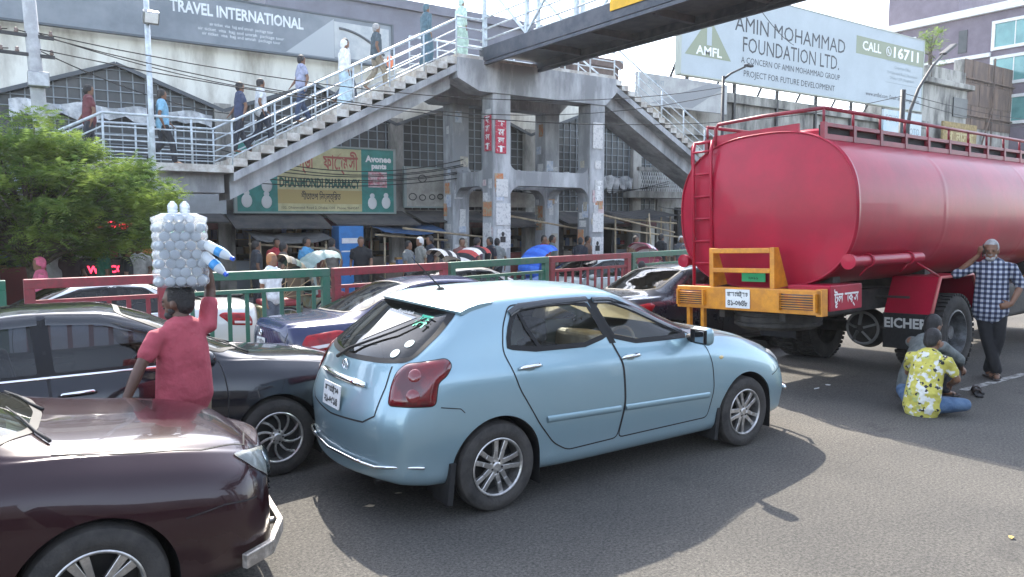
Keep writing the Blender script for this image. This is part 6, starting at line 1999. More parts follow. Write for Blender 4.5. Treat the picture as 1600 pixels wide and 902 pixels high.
def limb(mb, pts, rad, lat=None, flat=(1., 1.), n=14):
    """tapered closed tube with rounded ends; lat and flat squash its section"""
    P = [Vector(p) for p in pts]
    d0 = (P[1]-P[0]).normalized(); d1 = (P[-1]-P[-2]).normalized()
    Q = [P[0]-d0*rad[0]*.9, P[0]-d0*rad[0]*.6]+P+[P[-1]+d1*rad[-1]*.6, P[-1]+d1*rad[-1]*.9]
    Rr = [rad[0]*.35, rad[0]*.8]+list(rad)+[rad[-1]*.8, rad[-1]*.35]
    v = []; px = None
    for i, p in enumerate(Q):
        d = (Q[min(i+1, len(Q)-1)]-Q[max(i-1, 0)]).normalized()
        if lat is not None: x = (Vector(lat)-d*Vector(lat).dot(d)).normalized()
        elif px is None: x = basis(d)[0]
        else: x = (px-d*px.dot(d)).normalized()
        px = x; y = d.cross(x)
        for k in range(n):
            t = 2*pi*k/n
            v.append(p+x*cos(t)*Rr[i]*flat[0]+y*sin(t)*Rr[i]*flat[1])
    m = len(Q)
    f = [(i*n+k, i*n+(k+1) % n, (i+1)*n+(k+1) % n, (i+1)*n+k) for i in range(m-1) for k in range(n)]
    f += [tuple(range(n-1, -1, -1)), tuple(range((m-1)*n, m*n))]
    mb.add(v, f)

def base_pose():
    J = dict(pel=V3(0, 0, .93), waist=V3(0, 0, 1.06), che=V3(.01, 0, 1.28), neck=V3(0, 0, 1.43), head=V3(.02, 0, 1.56))
    for s, q in (('r', -1), ('l', 1)):
        J['sh'+s] = V3(0, q*.185, 1.37); J['el'+s] = V3(-.03, q*.225, 1.10); J['wr'+s] = V3(.05, q*.22, .86)
        J['hip'+s] = V3(0, q*.085, .90); J['kn'+s] = V3(.02, q*.095, .49); J['an'+s] = V3(-.02, q*.10, .085); J['toe'+s] = V3(.13, q*.115, .03)
    return J

SKIN = mat('brown_skin', (.19, .095, .055), .55, var=.12, scale=8)
SKIN2 = mat('dark_brown_skin', (.10, .048, .03), .5, var=.12, scale=8)
HAIRB = mat('black_hair', (.012, .011, .011), .55, bump=.6, bscale=120)
HAIRG = mat('grey_hair', (.42, .41, .40), .7, bump=.6, bscale=120, col2=(.25, .25, .25), scale=20)

def hand(mb, wr, d, pal, r=.009, curl=.5, sc=1.):
    """palm, four bent fingers and a thumb; d points along the hand, pal is the palm's normal"""
    d = Vector(d).normalized(); pal = (Vector(pal)-d*Vector(pal).dot(d)).normalized(); s = d.cross(pal)
    limb(mb, [wr, wr+d*.045*sc, wr+d*.085*sc], [.026*sc, .036*sc, .034*sc], s, (1.15, .55), 12)
    for k, (off, L) in enumerate(((-.03, .062), (-.01, .075), (.011, .070), (.031, .055))):
        b0 = wr+d*.085*sc+s*off*sc
        d1 = (d+pal*curl*.6).normalized(); d2 = (d+pal*curl*1.6).normalized()
        a = b0+d1*L*.5*sc; c = a+d2*L*.5*sc
        limb(mb, [b0-d*.01, a, c], [r*sc, r*.95*sc, r*.75*sc], None, (1, 1), 8)
    b0 = wr+d*.03*sc-s*.034*sc
    a = b0-s*.026*sc+d*.026*sc+pal*.012*sc
    limb(mb, [b0, a, a+d*.032*sc+pal*.014*sc], [r*1.15*sc, r*1.05*sc, r*.8*sc], None, (1, 1), 8)

def person(label, loc, rz, J, shirt, trousers, hair=None, skin=None, voxel=.011, hero=True, sleeves=.55, shoes=None, hfwd=None, hands=None, beard=None, longdress=None, group=None, shirt_len=.0, scale=1., bald=False, tro_len=1.):
    t = thing('person', label, 'person', loc, rz, group)
    t.scale = (scale,)*3
    skin = skin or SKIN
    lat = (J['shl']-J['shr']).normalized()
    hlat = (J['hipl']-J['hipr']).normalized()
    b = MB()
    # trunk, neck, head
    limb(b, [J['pel'], J['waist'], J['che'], (J['shl']+J['shr'])/2+V3(0, 0, -.01)], [.125, .118, .135, .115], lat, (1.18, .80), 18)
    limb(b, [(J['shl']+J['shr'])/2, J['neck'], J['head']-V3(0, 0, .03)], [.065, .056, .052], None, (1, 1), 12)
    hf = Vector(hfwd).normalized() if hfwd is not None else V3(1, 0, 0)
    up = V3(0, 0, 1); hs = up.cross(hf).normalized(); hu = hf.cross(hs)
    H = J['head']
    Rm = Matrix((hf, hs, hu)).transposed()
    b.ell(H+hu*.02, (.098, .076, .112), 18, 12, Rm); b.ell(H+hf*.032-hu*.055, (.058, .052, .062), 14, 10, Rm)
    if hero:
        b.ell(H+hf*.098-hu*.018, (.020, .014, .026), 10, 6, Rm); b.ell(H+hf*.085+hu*.022, (.02, .05, .012), 10, 6, Rm)
        b.ell(H+hf*.08-hu*.085, (.018, .022, .014), 10, 6, Rm); b.ell(H+hf*.082-hu*.06, (.012, .026, .008), 10, 6, Rm)
        for q in (-1, 1): b.ell(H+hs*q*.077-hu*.012, (.022, .012, .034), 10, 6, Rm)
    for s in 'rl':
        limb(b, [J['sh'+s], (J['sh'+s]+J['el'+s])/2, J['el'+s]], [.052, .047, .038], None, (1, 1), 12)
        limb(b, [J['el'+s], J['el'+s].lerp(J['wr'+s], .35), J['wr'+s]], [.038, .039, .026], None, (1, 1), 12)
        hd = hands[s] if hands and s in hands else ((J['wr'+s]-J['el'+s]), (0, -1 if s == 'l' else 1, 0), .5)
        if hero: hand(b, J['wr'+s], hd[0], hd[1], .0095, hd[2])
        else: limb(b, [J['wr'+s], J['wr'+s]+Vector(hd[0]).normalized()*.12], [.03, .028], None, (1, .6), 8)
        limb(b, [J['hip'+s], J['hip'+s].lerp(J['kn'+s], .5), J['kn'+s]], [.085, .072, .055], None, (1, 1), 14)
        limb(b, [J['kn'+s], J['kn'+s].lerp(J['an'+s], .35), J['an'+s]], [.054, .054, .036], None, (1, 1), 12)
        limb(b, [J['an'+s]-V3(0, 0, .03), J['an'+s].lerp(J['toe'+s], .5)-V3(0, 0, .01), J['toe'+s]], [.036, .038, .03], None, (1, .8), 10)
    body = link('body', fuse('body', b, voxel), skin, t, True)
    # shirt
    b = MB(); e = .008
    bot = J['pel'] if not shirt_len else J['pel']-V3(0, 0, shirt_len)
    limb(b, [bot+V3(0, 0, -.02), J['pel'].lerp(J['waist'], .6), J['che'], (J['shl']+J['shr'])/2+V3(0, 0, .005)], [.168, .160, .147, .123], lat, (1.17, .88), 20)
    limb(b, [(J['shl']+J['shr'])/2, J['neck']-V3(0, 0, .045)], [.075, .064], None, (1, 1), 12)
    for s in 'rl':
        limb(b, [J['sh'+s].lerp((J['shl']+J['shr'])/2, .25), J['sh'+s], J['sh'+s].lerp(J['el'+s], sleeves) if sleeves <= 1 else J['el'+s]], [.06, .062+e*.6, .058+e*.5], None, (1, 1), 14)
        if sleeves > 1:
            limb(b, [J['el'+s], J['el'+s].lerp(J['wr'+s], sleeves-1)], [.05+e*.5, .046+e*.4], None, (1, 1), 12)
    link('shirt', fuse('shirt', b, voxel*1.15, 3), shirt, t, True)
    # trousers or long dress
    b = MB()
    if longdress:
        limb(b, [J['pel']+V3(0, 0, .12), J['pel'], (J['knl']+J['knr'])/2, (J['anl']+J['anr'])/2+V3(0, 0, .02)], [.15, .17, .19, .21], hlat, (1.05, .85), 20)
        link('long_dress', fuse('dress', b, voxel*1.3, 3), longdress, t, True)
    else:
        limb(b, [J['pel']+V3(0, 0, .05), (J['hipl']+J['hipr'])/2-V3(0, 0, .02)], [.128, .135], hlat, (1.15, .85), 18)
        for s in 'rl':
            ak = J['kn'+s].lerp(J['an'+s], tro_len)
            limb(b, [J['hip'+s], J['hip'+s].lerp(J['kn'+s], .5), J['kn'+s]], [.102, .088, .072], None, (1, 1), 16)
            limb(b, [J['kn'+s], J['kn'+s].lerp(ak, .5), ak+(J['kn'+s]-ak).normalized()*.02], [.072, .07, .066], None, (1, 1), 14)
        link('trousers', fuse('trousers', b, voxel*1.2, 3), trousers, t, True)
    if hair:
        b = MB()
        b.ell(H+hu*.035-hf*.012, (.104, .083, .108), 18, 12, Rm)
        b.ell(H-hf*.045-hu*.01, (.068, .076, .085), 14, 10, Rm)
        o = link('hair', fuse('hair', b, max(.008, voxel*.9), 1), hair, t, True)
        # keep the face free
        me = o.data; bm = bmesh.new(); bm.from_mesh(me)
        kill = [v for v in bm.verts if ((v.co-H).dot(hf) > .045 and (v.co-H).dot(hu) < .075) or ((v.co-H).dot(hu) < -.03 and (v.co-H).dot(hf) > -.02)]
        bmesh.ops.delete(bm, geom=kill, context='VERTS'); bm.to_mesh(me); bm.free()
    if beard:
        b = MB(); b.ell(H+hf*.045-hu*.092, (.052, .052, .036), 14, 10, Rm); b.ell(H+hf*.018-hu*.055, (.052, .068, .04), 14, 10, Rm); b.ell(H+hf*.092-hu*.045, (.012, .032, .008), 10, 6, Rm)
        o = link('beard', fuse('beard', b, .007, 1), beard, t, True)
        me = o.data; bm = bmesh.new(); bm.from_mesh(me)
        kill = [v for v in bm.verts if (v.co-H).dot(hu) > -.04]
        bmesh.ops.delete(bm, geom=kill, context='VERTS'); bm.to_mesh(me); bm.free()
    if hero:
        for q in (-1, 1):
            b = MB(); b.ell(H+hf*.090+hs*q*.031+hu*.004, (.008, .013, .007), 10, 6, Rm); b.build('eye', mat('eye_dark', (.015, .012, .01), .2), t, smooth=True)
    if shoes:
        for s in 'rl':
            b = MB()
            a, c = J['an'+s], J['toe'+s]
            d = (c-a); d.z = 0; d.normalize()
            z0 = min(a.z-.085, c.z-.03)
            p0 = V3(a.x, a.y, z0+.012)-d*.06; p1 = V3(c.x, c.y, z0+.012)+d*.045
            limb(b, [p0, p0.lerp(p1, .5), p1], [.042, .044, .046], V3(-d.y, d.x, 0), (1, .30), 12)
            limb(b, [p0.lerp(p1, .6)+V3(-d.y, d.x, 0)*.045+V3(0, 0, .02), p0.lerp(p1, .62)+V3(0, 0, .062), p0.lerp(p1, .6)-V3(-d.y, d.x, 0)*.045+V3(0, 0, .02)], [.012, .014, .012], None, (1, 1), 8)
            link('sandal', fuse('sandal', b, .009, 1), shoes, t, True)
    return t

def cloth(name, c, c2=None, sc=12, **k):
    return mat(name, c, .85, col2=c2, scale=sc, bump=.8, bscale=5.5, bdist=.05, var=0 if c2 else .22, **k)

def plaid():
    m, nt, b = _new('plaid_shirt')
    tc = nt.nodes.new('ShaderNodeTexCoord')
    sp = nt.nodes.new('ShaderNodeSeparateXYZ'); nt.links.new(tc.outputs['Object'], sp.inputs[0])
    def band(sock, freq, thr):
        a = nt.nodes.new('ShaderNodeMath'); a.operation = 'MULTIPLY'; a.inputs[1].default_value = freq; nt.links.new(sock, a.inputs[0])
        f = nt.nodes.new('ShaderNodeMath'); f.operation = 'FRACT'; nt.links.new(a.outputs[0], f.inputs[0])
        g = nt.nodes.new('ShaderNodeMath'); g.operation = 'GREATER_THAN'; g.inputs[1].default_value = thr; nt.links.new(f.outputs[0], g.inputs[0])
        return g.outputs[0]
    h = band(sp.outputs['Z'], 17, .5); v = band(sp.outputs['Y'], 17, .5)
    s_ = nt.nodes.new('ShaderNodeMath'); s_.operation = 'ADD'; nt.links.new(h, s_.inputs[0]); nt.links.new(v, s_.inputs[1])
    d = nt.nodes.new('ShaderNodeMath'); d.operation = 'MULTIPLY'; d.inputs[1].default_value = .5; nt.links.new(s_.outputs[0], d.inputs[0])
    r = nt.nodes.new('ShaderNodeValToRGB'); r.color_ramp.interpolation = 'CONSTANT'
    r.color_ramp.elements[0].color = (.42, .44, .48, 1); r.color_ramp.elements[1].position = .75; r.color_ramp.elements[1].color = (.012, .016, .035, 1)
    e = r.color_ramp.elements.new(.3); e.color = (.085, .10, .16, 1)
    nt.links.new(d.outputs[0], r.inputs[0]); nt.links.new(r.outputs[0], b.inputs['Base Color'])
    b.inputs['Roughness'].default_value = .85
    return m

def printed():
    m, nt, b = _new('yellow_printed_shirt')
    tc = nt.nodes.new('ShaderNodeTexCoord')
    def vor(sc, off):
        mp = nt.nodes.new('ShaderNodeMapping'); mp.inputs['Location'].default_value = (off, off*.7, off*.3); nt.links.new(tc.outputs['Object'], mp.inputs[0])
        n = nt.nodes.new('ShaderNodeTexNoise'); n.inputs['Scale'].default_value = sc; n.inputs['Detail'].default_value = 2; nt.links.new(mp.outputs[0], n.inputs['Vector']); return n.outputs['Fac']
    def step(s, a, c):
        r = nt.nodes.new('ShaderNodeValToRGB'); r.color_ramp.elements[0].position = a; r.color_ramp.elements[1].position = c; nt.links.new(s, r.inputs[0]); return r.outputs[0]
    def mix(f, a, c):
        x = nt.nodes.new('ShaderNodeMix'); x.data_type = 'RGBA'; nt.links.new(f, x.inputs[0])
        for i, q in ((6, a), (7, c)):
            if isinstance(q, tuple): x.inputs[i].default_value = (*q, 1)
            else: nt.links.new(q, x.inputs[i])
        return x.outputs[2]
    c = mix(step(vor(13, 0), .54, .58), (.50, .45, .09), (.62, .62, .56))
    c = mix(step(vor(17, 5), .62, .64), c, (.03, .03, .035))
    c = mix(step(vor(8, 9), .60, .66), c, (.42, .46, .16))
    nt.links.new(c, b.inputs['Base Color']); b.inputs['Roughness'].default_value = .85
    n = nt.nodes.new('ShaderNodeTexNoise'); n.inputs['Scale'].default_value = 7; nt.links.new(tc.outputs['Object'], n.inputs['Vector'])
    bp = nt.nodes.new('ShaderNodeBump'); bp.inputs['Strength'].default_value = .8; bp.inputs['Distance'].default_value = .08; nt.links.new(n.outputs['Fac'], bp.inputs['Height']); nt.links.new(bp.outputs[0], b.inputs['Normal'])
    return m
PINK = cloth('faded_pink_tshirt', (.42, .075, .10), (.33, .055, .075), 5)
KHAKI = cloth('khaki_trousers', (.22, .17, .11)); BLKT = cloth('black_trousers', (.012, .012, .014)); JEANS = cloth('blue_jeans', (.045, .09, .17), (.09, .15, .24), 9)
YEL = printed(); GREYS = cloth('grey_green_shirt', (.10, .115, .11), (.16, .175, .17), 14)

# the water seller
GY = gz(5.6)
J = base_pose()
J['head'] = V3(.03, .01, 1.46); J['neck'] = V3(.0, 0, 1.33); J['che'] = V3(.0, 0, 1.15); J['waist'] = V3(0, 0, 1.0); J['pel'] = V3(0, 0, .88)
for s, q in (('r', -1), ('l', 1)):
    J['sh'+s] = V3(-.01, q*.175, 1.235); J['hip'+s].z = .86; J['kn'+s].z = .46
J['shr'] = V3(.0, -.175, 1.27); J['elr'] = V3(.06, -.23, 1.53); J['wrr'] = V3(.06, -.20, 1.78)
J['ell'] = V3(-.05, .30, 1.06); J['wrl'] = V3(-.08, .42, .83)
person('man in a faded pink T-shirt carrying water bottles on his head', (1.04, 5.53, GY), 1.75, J, PINK, KHAKI, HAIRB, SKIN2, .011, True, .62, None, (.7, .7, 0), {'r': ((0.1, .1, 1), (0, 1, 0), 1.0), 'l': ((-.1, .25, -.5), (-.8, -.2, .3), .5)}, beard=HAIRB, shirt_len=.06)

def milky():
    m, nt, b = _new('bottle_plastic')
    nt.nodes.remove(b); out = nt.nodes['Material Output']
    tr = nt.nodes.new('ShaderNodeBsdfTransparent'); tr.inputs[0].default_value = (.90, .95, .98, 1)
    d = nt.nodes.new('ShaderNodeBsdfDiffuse'); d.inputs[0].default_value = (.80, .89, .96, 1)
    tl = nt.nodes.new('ShaderNodeBsdfTranslucent'); tl.inputs[0].default_value = (.84, .90, .95, 1)
    gl = nt.nodes.new('ShaderNodeBsdfGlossy'); gl.inputs['Roughness'].default_value = .1
    a = nt.nodes.new('ShaderNodeMixShader'); a.inputs[0].default_value = .45; nt.links.new(d.outputs[0], a.inputs[1]); nt.links.new(tl.outputs[0], a.inputs[2])
    c = nt.nodes.new('ShaderNodeMixShader'); c.inputs[0].default_value = .88; nt.links.new(tr.outputs[0], c.inputs[1]); nt.links.new(a.outputs[0], c.inputs[2])
    f = nt.nodes.new('ShaderNodeFresnel'); f.inputs[0].default_value = 1.45
    e = nt.nodes.new('ShaderNodeMixShader'); nt.links.new(f.outputs[0], e.inputs[0]); nt.links.new(c.outputs[0], e.inputs[1]); nt.links.new(gl.outputs[0], e.inputs[2])
    nt.links.new(e.outputs[0], out.inputs[0])
    return m
BOT = milky(); BLAB = mat('blue_bottle_label', (.04, .28, .62), .35, var=.2, scale=20); BCAP = mat('blue_cap', (.02, .10, .55), .4)
def bottle_meshes():
    b = MB(); r = .034
    b.lathe([(0, .004), (.024, 0), (r, .012), (r, .03), (r-.004, .036), (r, .042), (r, .075), (r-.004, .081), (r, .087), (r, .135), (r*.8, .165), (.015, .19), (.013, .205)], n=16)
    me = b.mesh('bottle'); me.materials.append(BOT); me.shade_smooth()
    b = MB(); b.lathe([(r+.001, .088), (r+.001, .133)], n=16); ml = b.mesh('label'); ml.materials.append(BLAB); ml.shade_smooth()
    b = MB(); b.lathe([(.015, .195), (.015, .215), (.0, .216)], n=12); mc = b.mesh('cap'); mc.materials.append(BCAP)
    return me, ml, mc
BM = bottle_meshes()
def bottle_at(parent, loc, d, top=None):
    q = Vector(d).to_track_quat('Z', 'Y').to_euler()
    o = link('bottle', BM[0], None, parent); o.location = loc; o.rotation_euler = q
    for nm, m in (('label', BM[1]), ('cap', BM[2])):
        c = link(nm, m, None, o)
    return o
pk = thing('bottle_pack', 'clear pack of stacked water bottles balanced on the head of the man in pink', 'bottle pack', (1.05, 5.54, GY+1.575), -.19)
def bare(loc, d, sc=(1, 1, 1)):
    o = link('bottle', BM[0], None, pk); o.location = loc; o.rotation_euler = Vector(d).to_track_quat('Z', 'Y').to_euler(); o.scale = sc
    return o
for r_ in range(7):
    for c_ in range(4 if r_ % 2 else 5):
        x = (c_-(1.5 if r_ % 2 else 2))*.066
        o = bare((x+RND.uniform(-.006, .006), -.105+RND.uniform(-.012, .012), .034+.061*r_), (RND.uniform(-.06, .06), 1, RND.uniform(-.06, .06)))
        if (r_*5+c_) % 7 == 4: link('label', BM[1], None, o)
        link('cap', BM[2], None, o)
for x, z, y in ((-.066, .46, -.10), (.0, .462, -.11), (.066, .46, -.10)):
    bare((x, y, z), (0, 1, .03))
for x in (-.038, .038):
    o = bare((x, -.02, .485), (.2*x, -.1, 1), (.95, .95, .45))
def wrapmat():
    m, nt, b = _new('plastic_film')
    nt.nodes.remove(b); out = nt.nodes['Material Output']
    tr = nt.nodes.new('ShaderNodeBsdfTransparent'); d = nt.nodes.new('ShaderNodeBsdfDiffuse'); tl = nt.nodes.new('ShaderNodeBsdfTranslucent'); gl = nt.nodes.new('ShaderNodeBsdfGlossy')
    d.inputs[0].default_value = (.85, .90, .94, 1); tl.inputs[0].default_value = (.88, .93, .97, 1); gl.inputs['Roughness'].default_value = .12
    def mx(f, a, c):
        x = nt.nodes.new('ShaderNodeMixShader'); x.inputs[0].default_value = f; nt.links.new(a.outputs[0], x.inputs[1]); nt.links.new(c.outputs[0], x.inputs[2]); return x
    o = mx(.10, mx(.26, tr, mx(.6, d, tl)), gl)
    nt.links.new(o.outputs[0], out.inputs[0])
    return m
film = MB(); v = []; nr, na = 52, 64
for j in range(nr+1):
    z = -.004+.50*j/nr
    k = 1 if j < nr-3 else 1-.12*(j-nr+3)
    k *= 1 if j > 1 else .94
    for i in range(na):
        t = 2*pi*i/na
        c, s_ = cos(t), sin(t)
        e = 5
        x = .168*math.copysign(abs(c)**(2/e), c); y = .125*math.copysign(abs(s_)**(2/e), s_)
        rip = 1+.07*abs(sin(pi*z/.061))*(1 if abs(c) > .25 else .5)+.012*sin(9*t+z*40)
        v.append((x*k*rip, y*k*(1+.01*sin(12*t)), z))
film.add(v, [(j*na+i, j*na+(i+1) % na, (j+1)*na+(i+1) % na, (j+1)*na+i) for j in range(nr) for i in range(na)])
film.build('plastic_wrap', wrapmat(), pk, smooth=True)
for nm, d, z, x in (('water bottle with blue label held up in the right hand, upper one', (.86, -.2, -.42), 1.86, .16), ('water bottle with blue label held up in the right hand, lower one', (.80, -.25, -.62), 1.79, .14)):
    h = thing('water_bottle', nm, 'bottle', (1.06+x*.82, 5.52-x*.57, GY+z), 0, 'bottles held in the raised hand')
    D = Vector((d[0]*.823+d[1]*.568, -d[0]*.568+d[1]*.823, d[2]))
    q = D.to_track_quat('Z', 'Y').to_euler()
    for n_, m in (('plastic_body', BM[0]), ('label', BM[1]), ('cap', BM[2])):
        c = link(n_, m, None, h); c.rotation_euler = q; c.scale = (1.05, 1.05, 1.1)

# bearded man leaning by the wheel
J = base_pose()
J['head'] = V3(.03, -.03, 1.56); J['elr'] = V3(.02, -.38, 1.26); J['wrr'] = V3(.06, -.16, 1.50)
J['shr'] = V3(0, -.19, 1.36); J['ell'] = V3(-.03, .30, 1.14); J['wrl'] = V3(.12, .20, .93)
J['knr'] = V3(.03, -.02, .49); J['anr'] = V3(.05, .10, .085); J['toer'] = V3(.17, .09, .03)
J['knl'] = V3(.02, .10, .49); J['anl'] = V3(-.04, .02, .085); J['toel'] = V3(.08, .06, .03)
person('grey-bearded man in a plaid shirt leaning at the tanker wheel with a phone', (10.28, 4.29, 0), pi+.36+.12, J, plaid(), BLKT, HAIRG, SKIN, .010, True, 1.0, mat('brown_leather', (.03, .02, .016), .6), (1, -.15, -.05), {'r': ((0.0, .12, 1), (-.2, 1, 0), 1.1), 'l': ((.2, -.9, -.3), (-1, 0, 0), .9)}, beard=mat('white_beard', (.34, .33, .32), .8, bump=.5, bscale=100), shirt_len=.10, scale=1.03)
_R = Matrix.Rotation(pi+.48, 3, 'Z')
_pp = _R @ Vector((.055, -.115, 1.56))*1.03+Vector((10.28, 4.29, 0))
b = MB(); b.box((0, 0, 0), (.075, .012, .15), Matrix.Rotation(pi+.48, 3, 'Z') @ Matrix.Rotation(.25, 3, 'Y'))
ph = b.build('mobile_phone', BLACK, None, bevel=.005); ph.location = _pp; tag(ph, 'dark mobile phone held to the ear of the bearded man', 'phone')

def squat(lean=.25, spread=.16):
    J = base_pose()
    J['pel'] = V3(0, 0, .17); J['waist'] = V3(.03, 0, .30); J['che'] = V3(.03+lean*.55, 0, .52); J['neck'] = V3(.03+lean*.85, 0, .67); J['head'] = V3(.08+lean, 0, .80)
    for s, q in (('r', -1), ('l', 1)):
        J['sh'+s] = V3(.02+lean*.75, q*.18, .61); J['hip'+s] = V3(.02, q*.09, .15); J['kn'+s] = V3(.34, q*spread, .42); J['an'+s] = V3(.36, q*.12, .09); J['toe'+s] = V3(.50, q*.13, .035)
        J['el'+s] = V3(.36, q*(spread+.03), .50); J['wr'+s] = V3(.58, q*.07, .42)
    return J
# man in the yellow shirt, cross-legged, back to us
J = squat(.16, .24)
J['pel'] = V3(0, 0, .13); J['hipr'] = V3(.02, -.09, .12); J['hipl'] = V3(.02, .09, .12)
J['knr'] = V3(.26, -.34, .13); J['anr'] = V3(.36, .05, .09); J['toer'] = V3(.36, .2, .06)
J['knl'] = V3(.30, .32, .18); J['anl'] = V3(.30, -.02, .12); J['toel'] = V3(.3, -.15, .08)
J['elr'] = V3(.22, -.27, .40); J['wrr'] = V3(.42, -.14, .30); J['ell'] = V3(.25, .25, .40); J['wrl'] = V3(.44, .12, .30)
person('man in a yellow printed shirt sitting on the road with his back turned', (7.74, 3.82, 0), .12, J, YEL, JEANS, HAIRB, SKIN, .010, True, .62, None, (1, -.3, -.15), {'r': ((1, .3, -.3), (0, 1, -.3), .7), 'l': ((1, -.3, -.3), (0, -1, -.3), .7)}, shirt_len=.03, tro_len=.9, scale=.93)
J = squat(.20, .17)
J['wrr'] = V3(.66, -.10, .30); J['wrl'] = V3(.64, .06, .32); J['elr'] = V3(.40, -.24, .45)
person('man in a grey shirt squatting beside the tanker wheel', (8.36, 4.22, 0), -.15, J, GREYS, cloth('dark_grey_trousers', (.04, .042, .05)), HAIRB, SKIN, .010, True, 1.35, mat('brown_leather', (.03, .02, .016), .6), (1, -.12, -.1), {'r': ((1, .1, -.5), (0, 1, -.3), .7), 'l': ((1, -.1, -.5), (0, -1, -.3), .7)}, shirt_len=.03)
def sandal(label, x, y, rz):
    t = thing('sandal', label, 'sandal', (x, y, 0), rz, 'sandals on the road')
    b = MB(); b.prism([(-.12, -.03), (-.10, -.042), (0, -.036), (.09, -.05), (.125, -.03), (.13, .0), (.11, .035), (.02, .03), (-.10, .036), (-.125, .02)], lambda x_, y_: (x_, y_, .004), (0, 0, .022)); b.build('sole', BLACK, t, bevel=.005)
    for dx in (.03, .07):
        b = MB(); b.path([(dx, -.046, .02), (dx+.005, -.025, .06), (dx+.005, .02, .06), (dx, .036, .02)], .012, 6); b.build('strap', mat('brown_leather', (.03, .02, .016), .6), t, smooth=True)
sandal('dark sandal lying by the lane line, nearer one', 9.10, 3.88, .6); sandal('dark sandal lying by the lane line, farther one', 9.26, 3.95, .75)

# small litter
for lb, x, y, s_, c in (('pale torn paper scrap behind the hatchback', 2.05, 4.72, .05, (.55, .45, .32)), ('tiny pale scrap near the hatchback exhaust', 2.33, 4.83, .035, (.6, .55, .45)), ('small yellow scrap on the open road at right', 5.15, 1.95, .03, (.6, .45, .15)), ('white scrap under the tanker tail', 7.95, 5.15, .05, (.6, .6, .6)), ('pale scrap beside the tanker tail', 8.25, 5.2, .05, (.6, .6, .58))):
    n = 7; b = MB()
    b.add([(s_*cos(2*pi*k/n)*RND.uniform(.5, 1.2), s_*.6*sin(2*pi*k/n)*RND.uniform(.5, 1.2), gz(y)+.006+RND.uniform(0, .015)) for k in range(n)]+[(0, 0, gz(y)+.02)], [(k, (k+1) % n, n) for k in range(n)])
    o = b.build('paper_scrap', mat('scrap_%.2f' % c[2], c, .9, var=.2), None); o.location = (x, y, 0); tag(o, lb, 'litter')

# ---------------------------------------------------------------- people further away: three poses, each figure a copy in its own clothes
def walk(k):
    J = base_pose()
    J['knr'] = V3(.02+.16*k, -.09, .50); J['anr'] = V3(.0+.22*k, -.09, .085); J['toer'] = V3(.16+.22*k, -.10, .03)
    J['knl'] = V3(.02-.02*k, .09, .49); J['anl'] = V3(-.30*k, .09, .12); J['toel'] = V3(.12-.30*k, .10, .04)
    J['elr'] = V3(-.10*k, -.24, 1.11); J['wrr'] = V3(-.02*k, -.25, .88); J['ell'] = V3(.06*k, .24, 1.11); J['wrl'] = V3(.22*k, .22, .95)
    return J
M0 = mat('plain_cloth', (.3, .3, .3), .85)
PROTO = []
for J in (base_pose(), walk(1), walk(-.8)):
    PROTO.append(person('proto', (0, 0, -50), 0, J, M0, M0, HAIRB, SKIN, .02, False, .6, None))
Jw = walk(.5)
PROTO.append(person('proto', (0, 0, -50), 0, Jw, M0, M0, HAIRB, SKIN, .02, False, 1.8, None, longdress=M0))
used = [False]*4
def crowd(label, x, y, z, rz, k, sc, shirt, low, hair='black', group='people walking on the far side'):
    if not used[k]: t = PROTO[k]; used[k] = True
    else: t = copy_tree(PROTO[k])
    t.location = (x, y, z); t.rotation_euler = (0, 0, rz); t.scale = (sc,)*3
    tag(t, label, 'person', group)
    HM = {'black': HAIRB, 'orange': mat('henna_scalp', (.30, .13, .05), .6), 'white': mat('white_cap', (.6, .6, .58), .8), 'scarf': shirt, 'grey': HAIRG}
    for o in t.children:
        n = o.name.split('.')[0]
        m = {'shirt': shirt, 'trousers': low, 'long_dress': low, 'hair': HM[hair]}.get(n)
        if m is not None:
            o.material_slots[0].link = 'OBJECT'; o.material_slots[0].material = m
def C(h): return cloth('cloth_'+h.strip('#'), hexc(h))
BG = 'people on the footbridge stairs'
def sx(x): return math.floor((stair_z(x)-3.24)/.1663+1)*.1663+3.24 if x > 4.63 else 3.24
for lb, x, y, k, sc, s_, l_, h in (
        ('person in dark red shirt on the landing behind the tree', 1.85, 19.0, 2, 1., '#6b3a3f', '#30343c', 'black'),
        ('person in light blue shirt walking on the stair landing', 3.28, 18.75, 1, 1., '#7fb2cf', '#23272f', 'black'),
        ('person in dark slate clothes climbing at the stair foot', 5.0, 18.7, 2, 1., '#3d4763', '#2b303b', 'black'),
        ('person in white shirt with dark trousers climbing near the stair foot', 5.55, 18.9, 1, 1., '#d5d9dc', '#2b3340', 'black'),
        ('person in lavender shirt climbing the middle of the stairs', 6.55, 18.8, 2, 1., '#9aa0b8', '#3a4a66', 'black'),
        ('woman in white headscarf and pale blue dress on the stairs', 7.65, 18.7, 3, 1., '#e3e4e2', '#b9d2de', 'scarf'),
        ('person in white shirt beside the woman in pale dress', 7.95, 19.35, 1, 1.02, '#d9dcda', '#59606a', 'black'),
        ('person in dark green shirt holding an orange bag on the stairs', 8.55, 18.7, 1, 1.02, '#45545c', '#8a8272', 'grey'),
        ('person in long dark teal dress near the stair top', 10.15, 18.9, 3, 1., '#4a6672', '#456270', 'scarf'),
        ('person in pale green dress on the bridge platform', 11.1, 18.6, 3, .98, '#b9cfc4', '#a9c3b6', 'scarf')):
    crowd(lb, x, y, sx(x) if x < 10.62 else 6.5, 0 if k != 3 else .1, k, sc, C(s_), C(l_), h, BG)
b = MB(); b.ell((0, 0, -.17), (.10, .06, .17), 12, 8); b.path([(0, -.03, -.02), (0, 0, .10), (0, .03, -.02)], .008, 5)
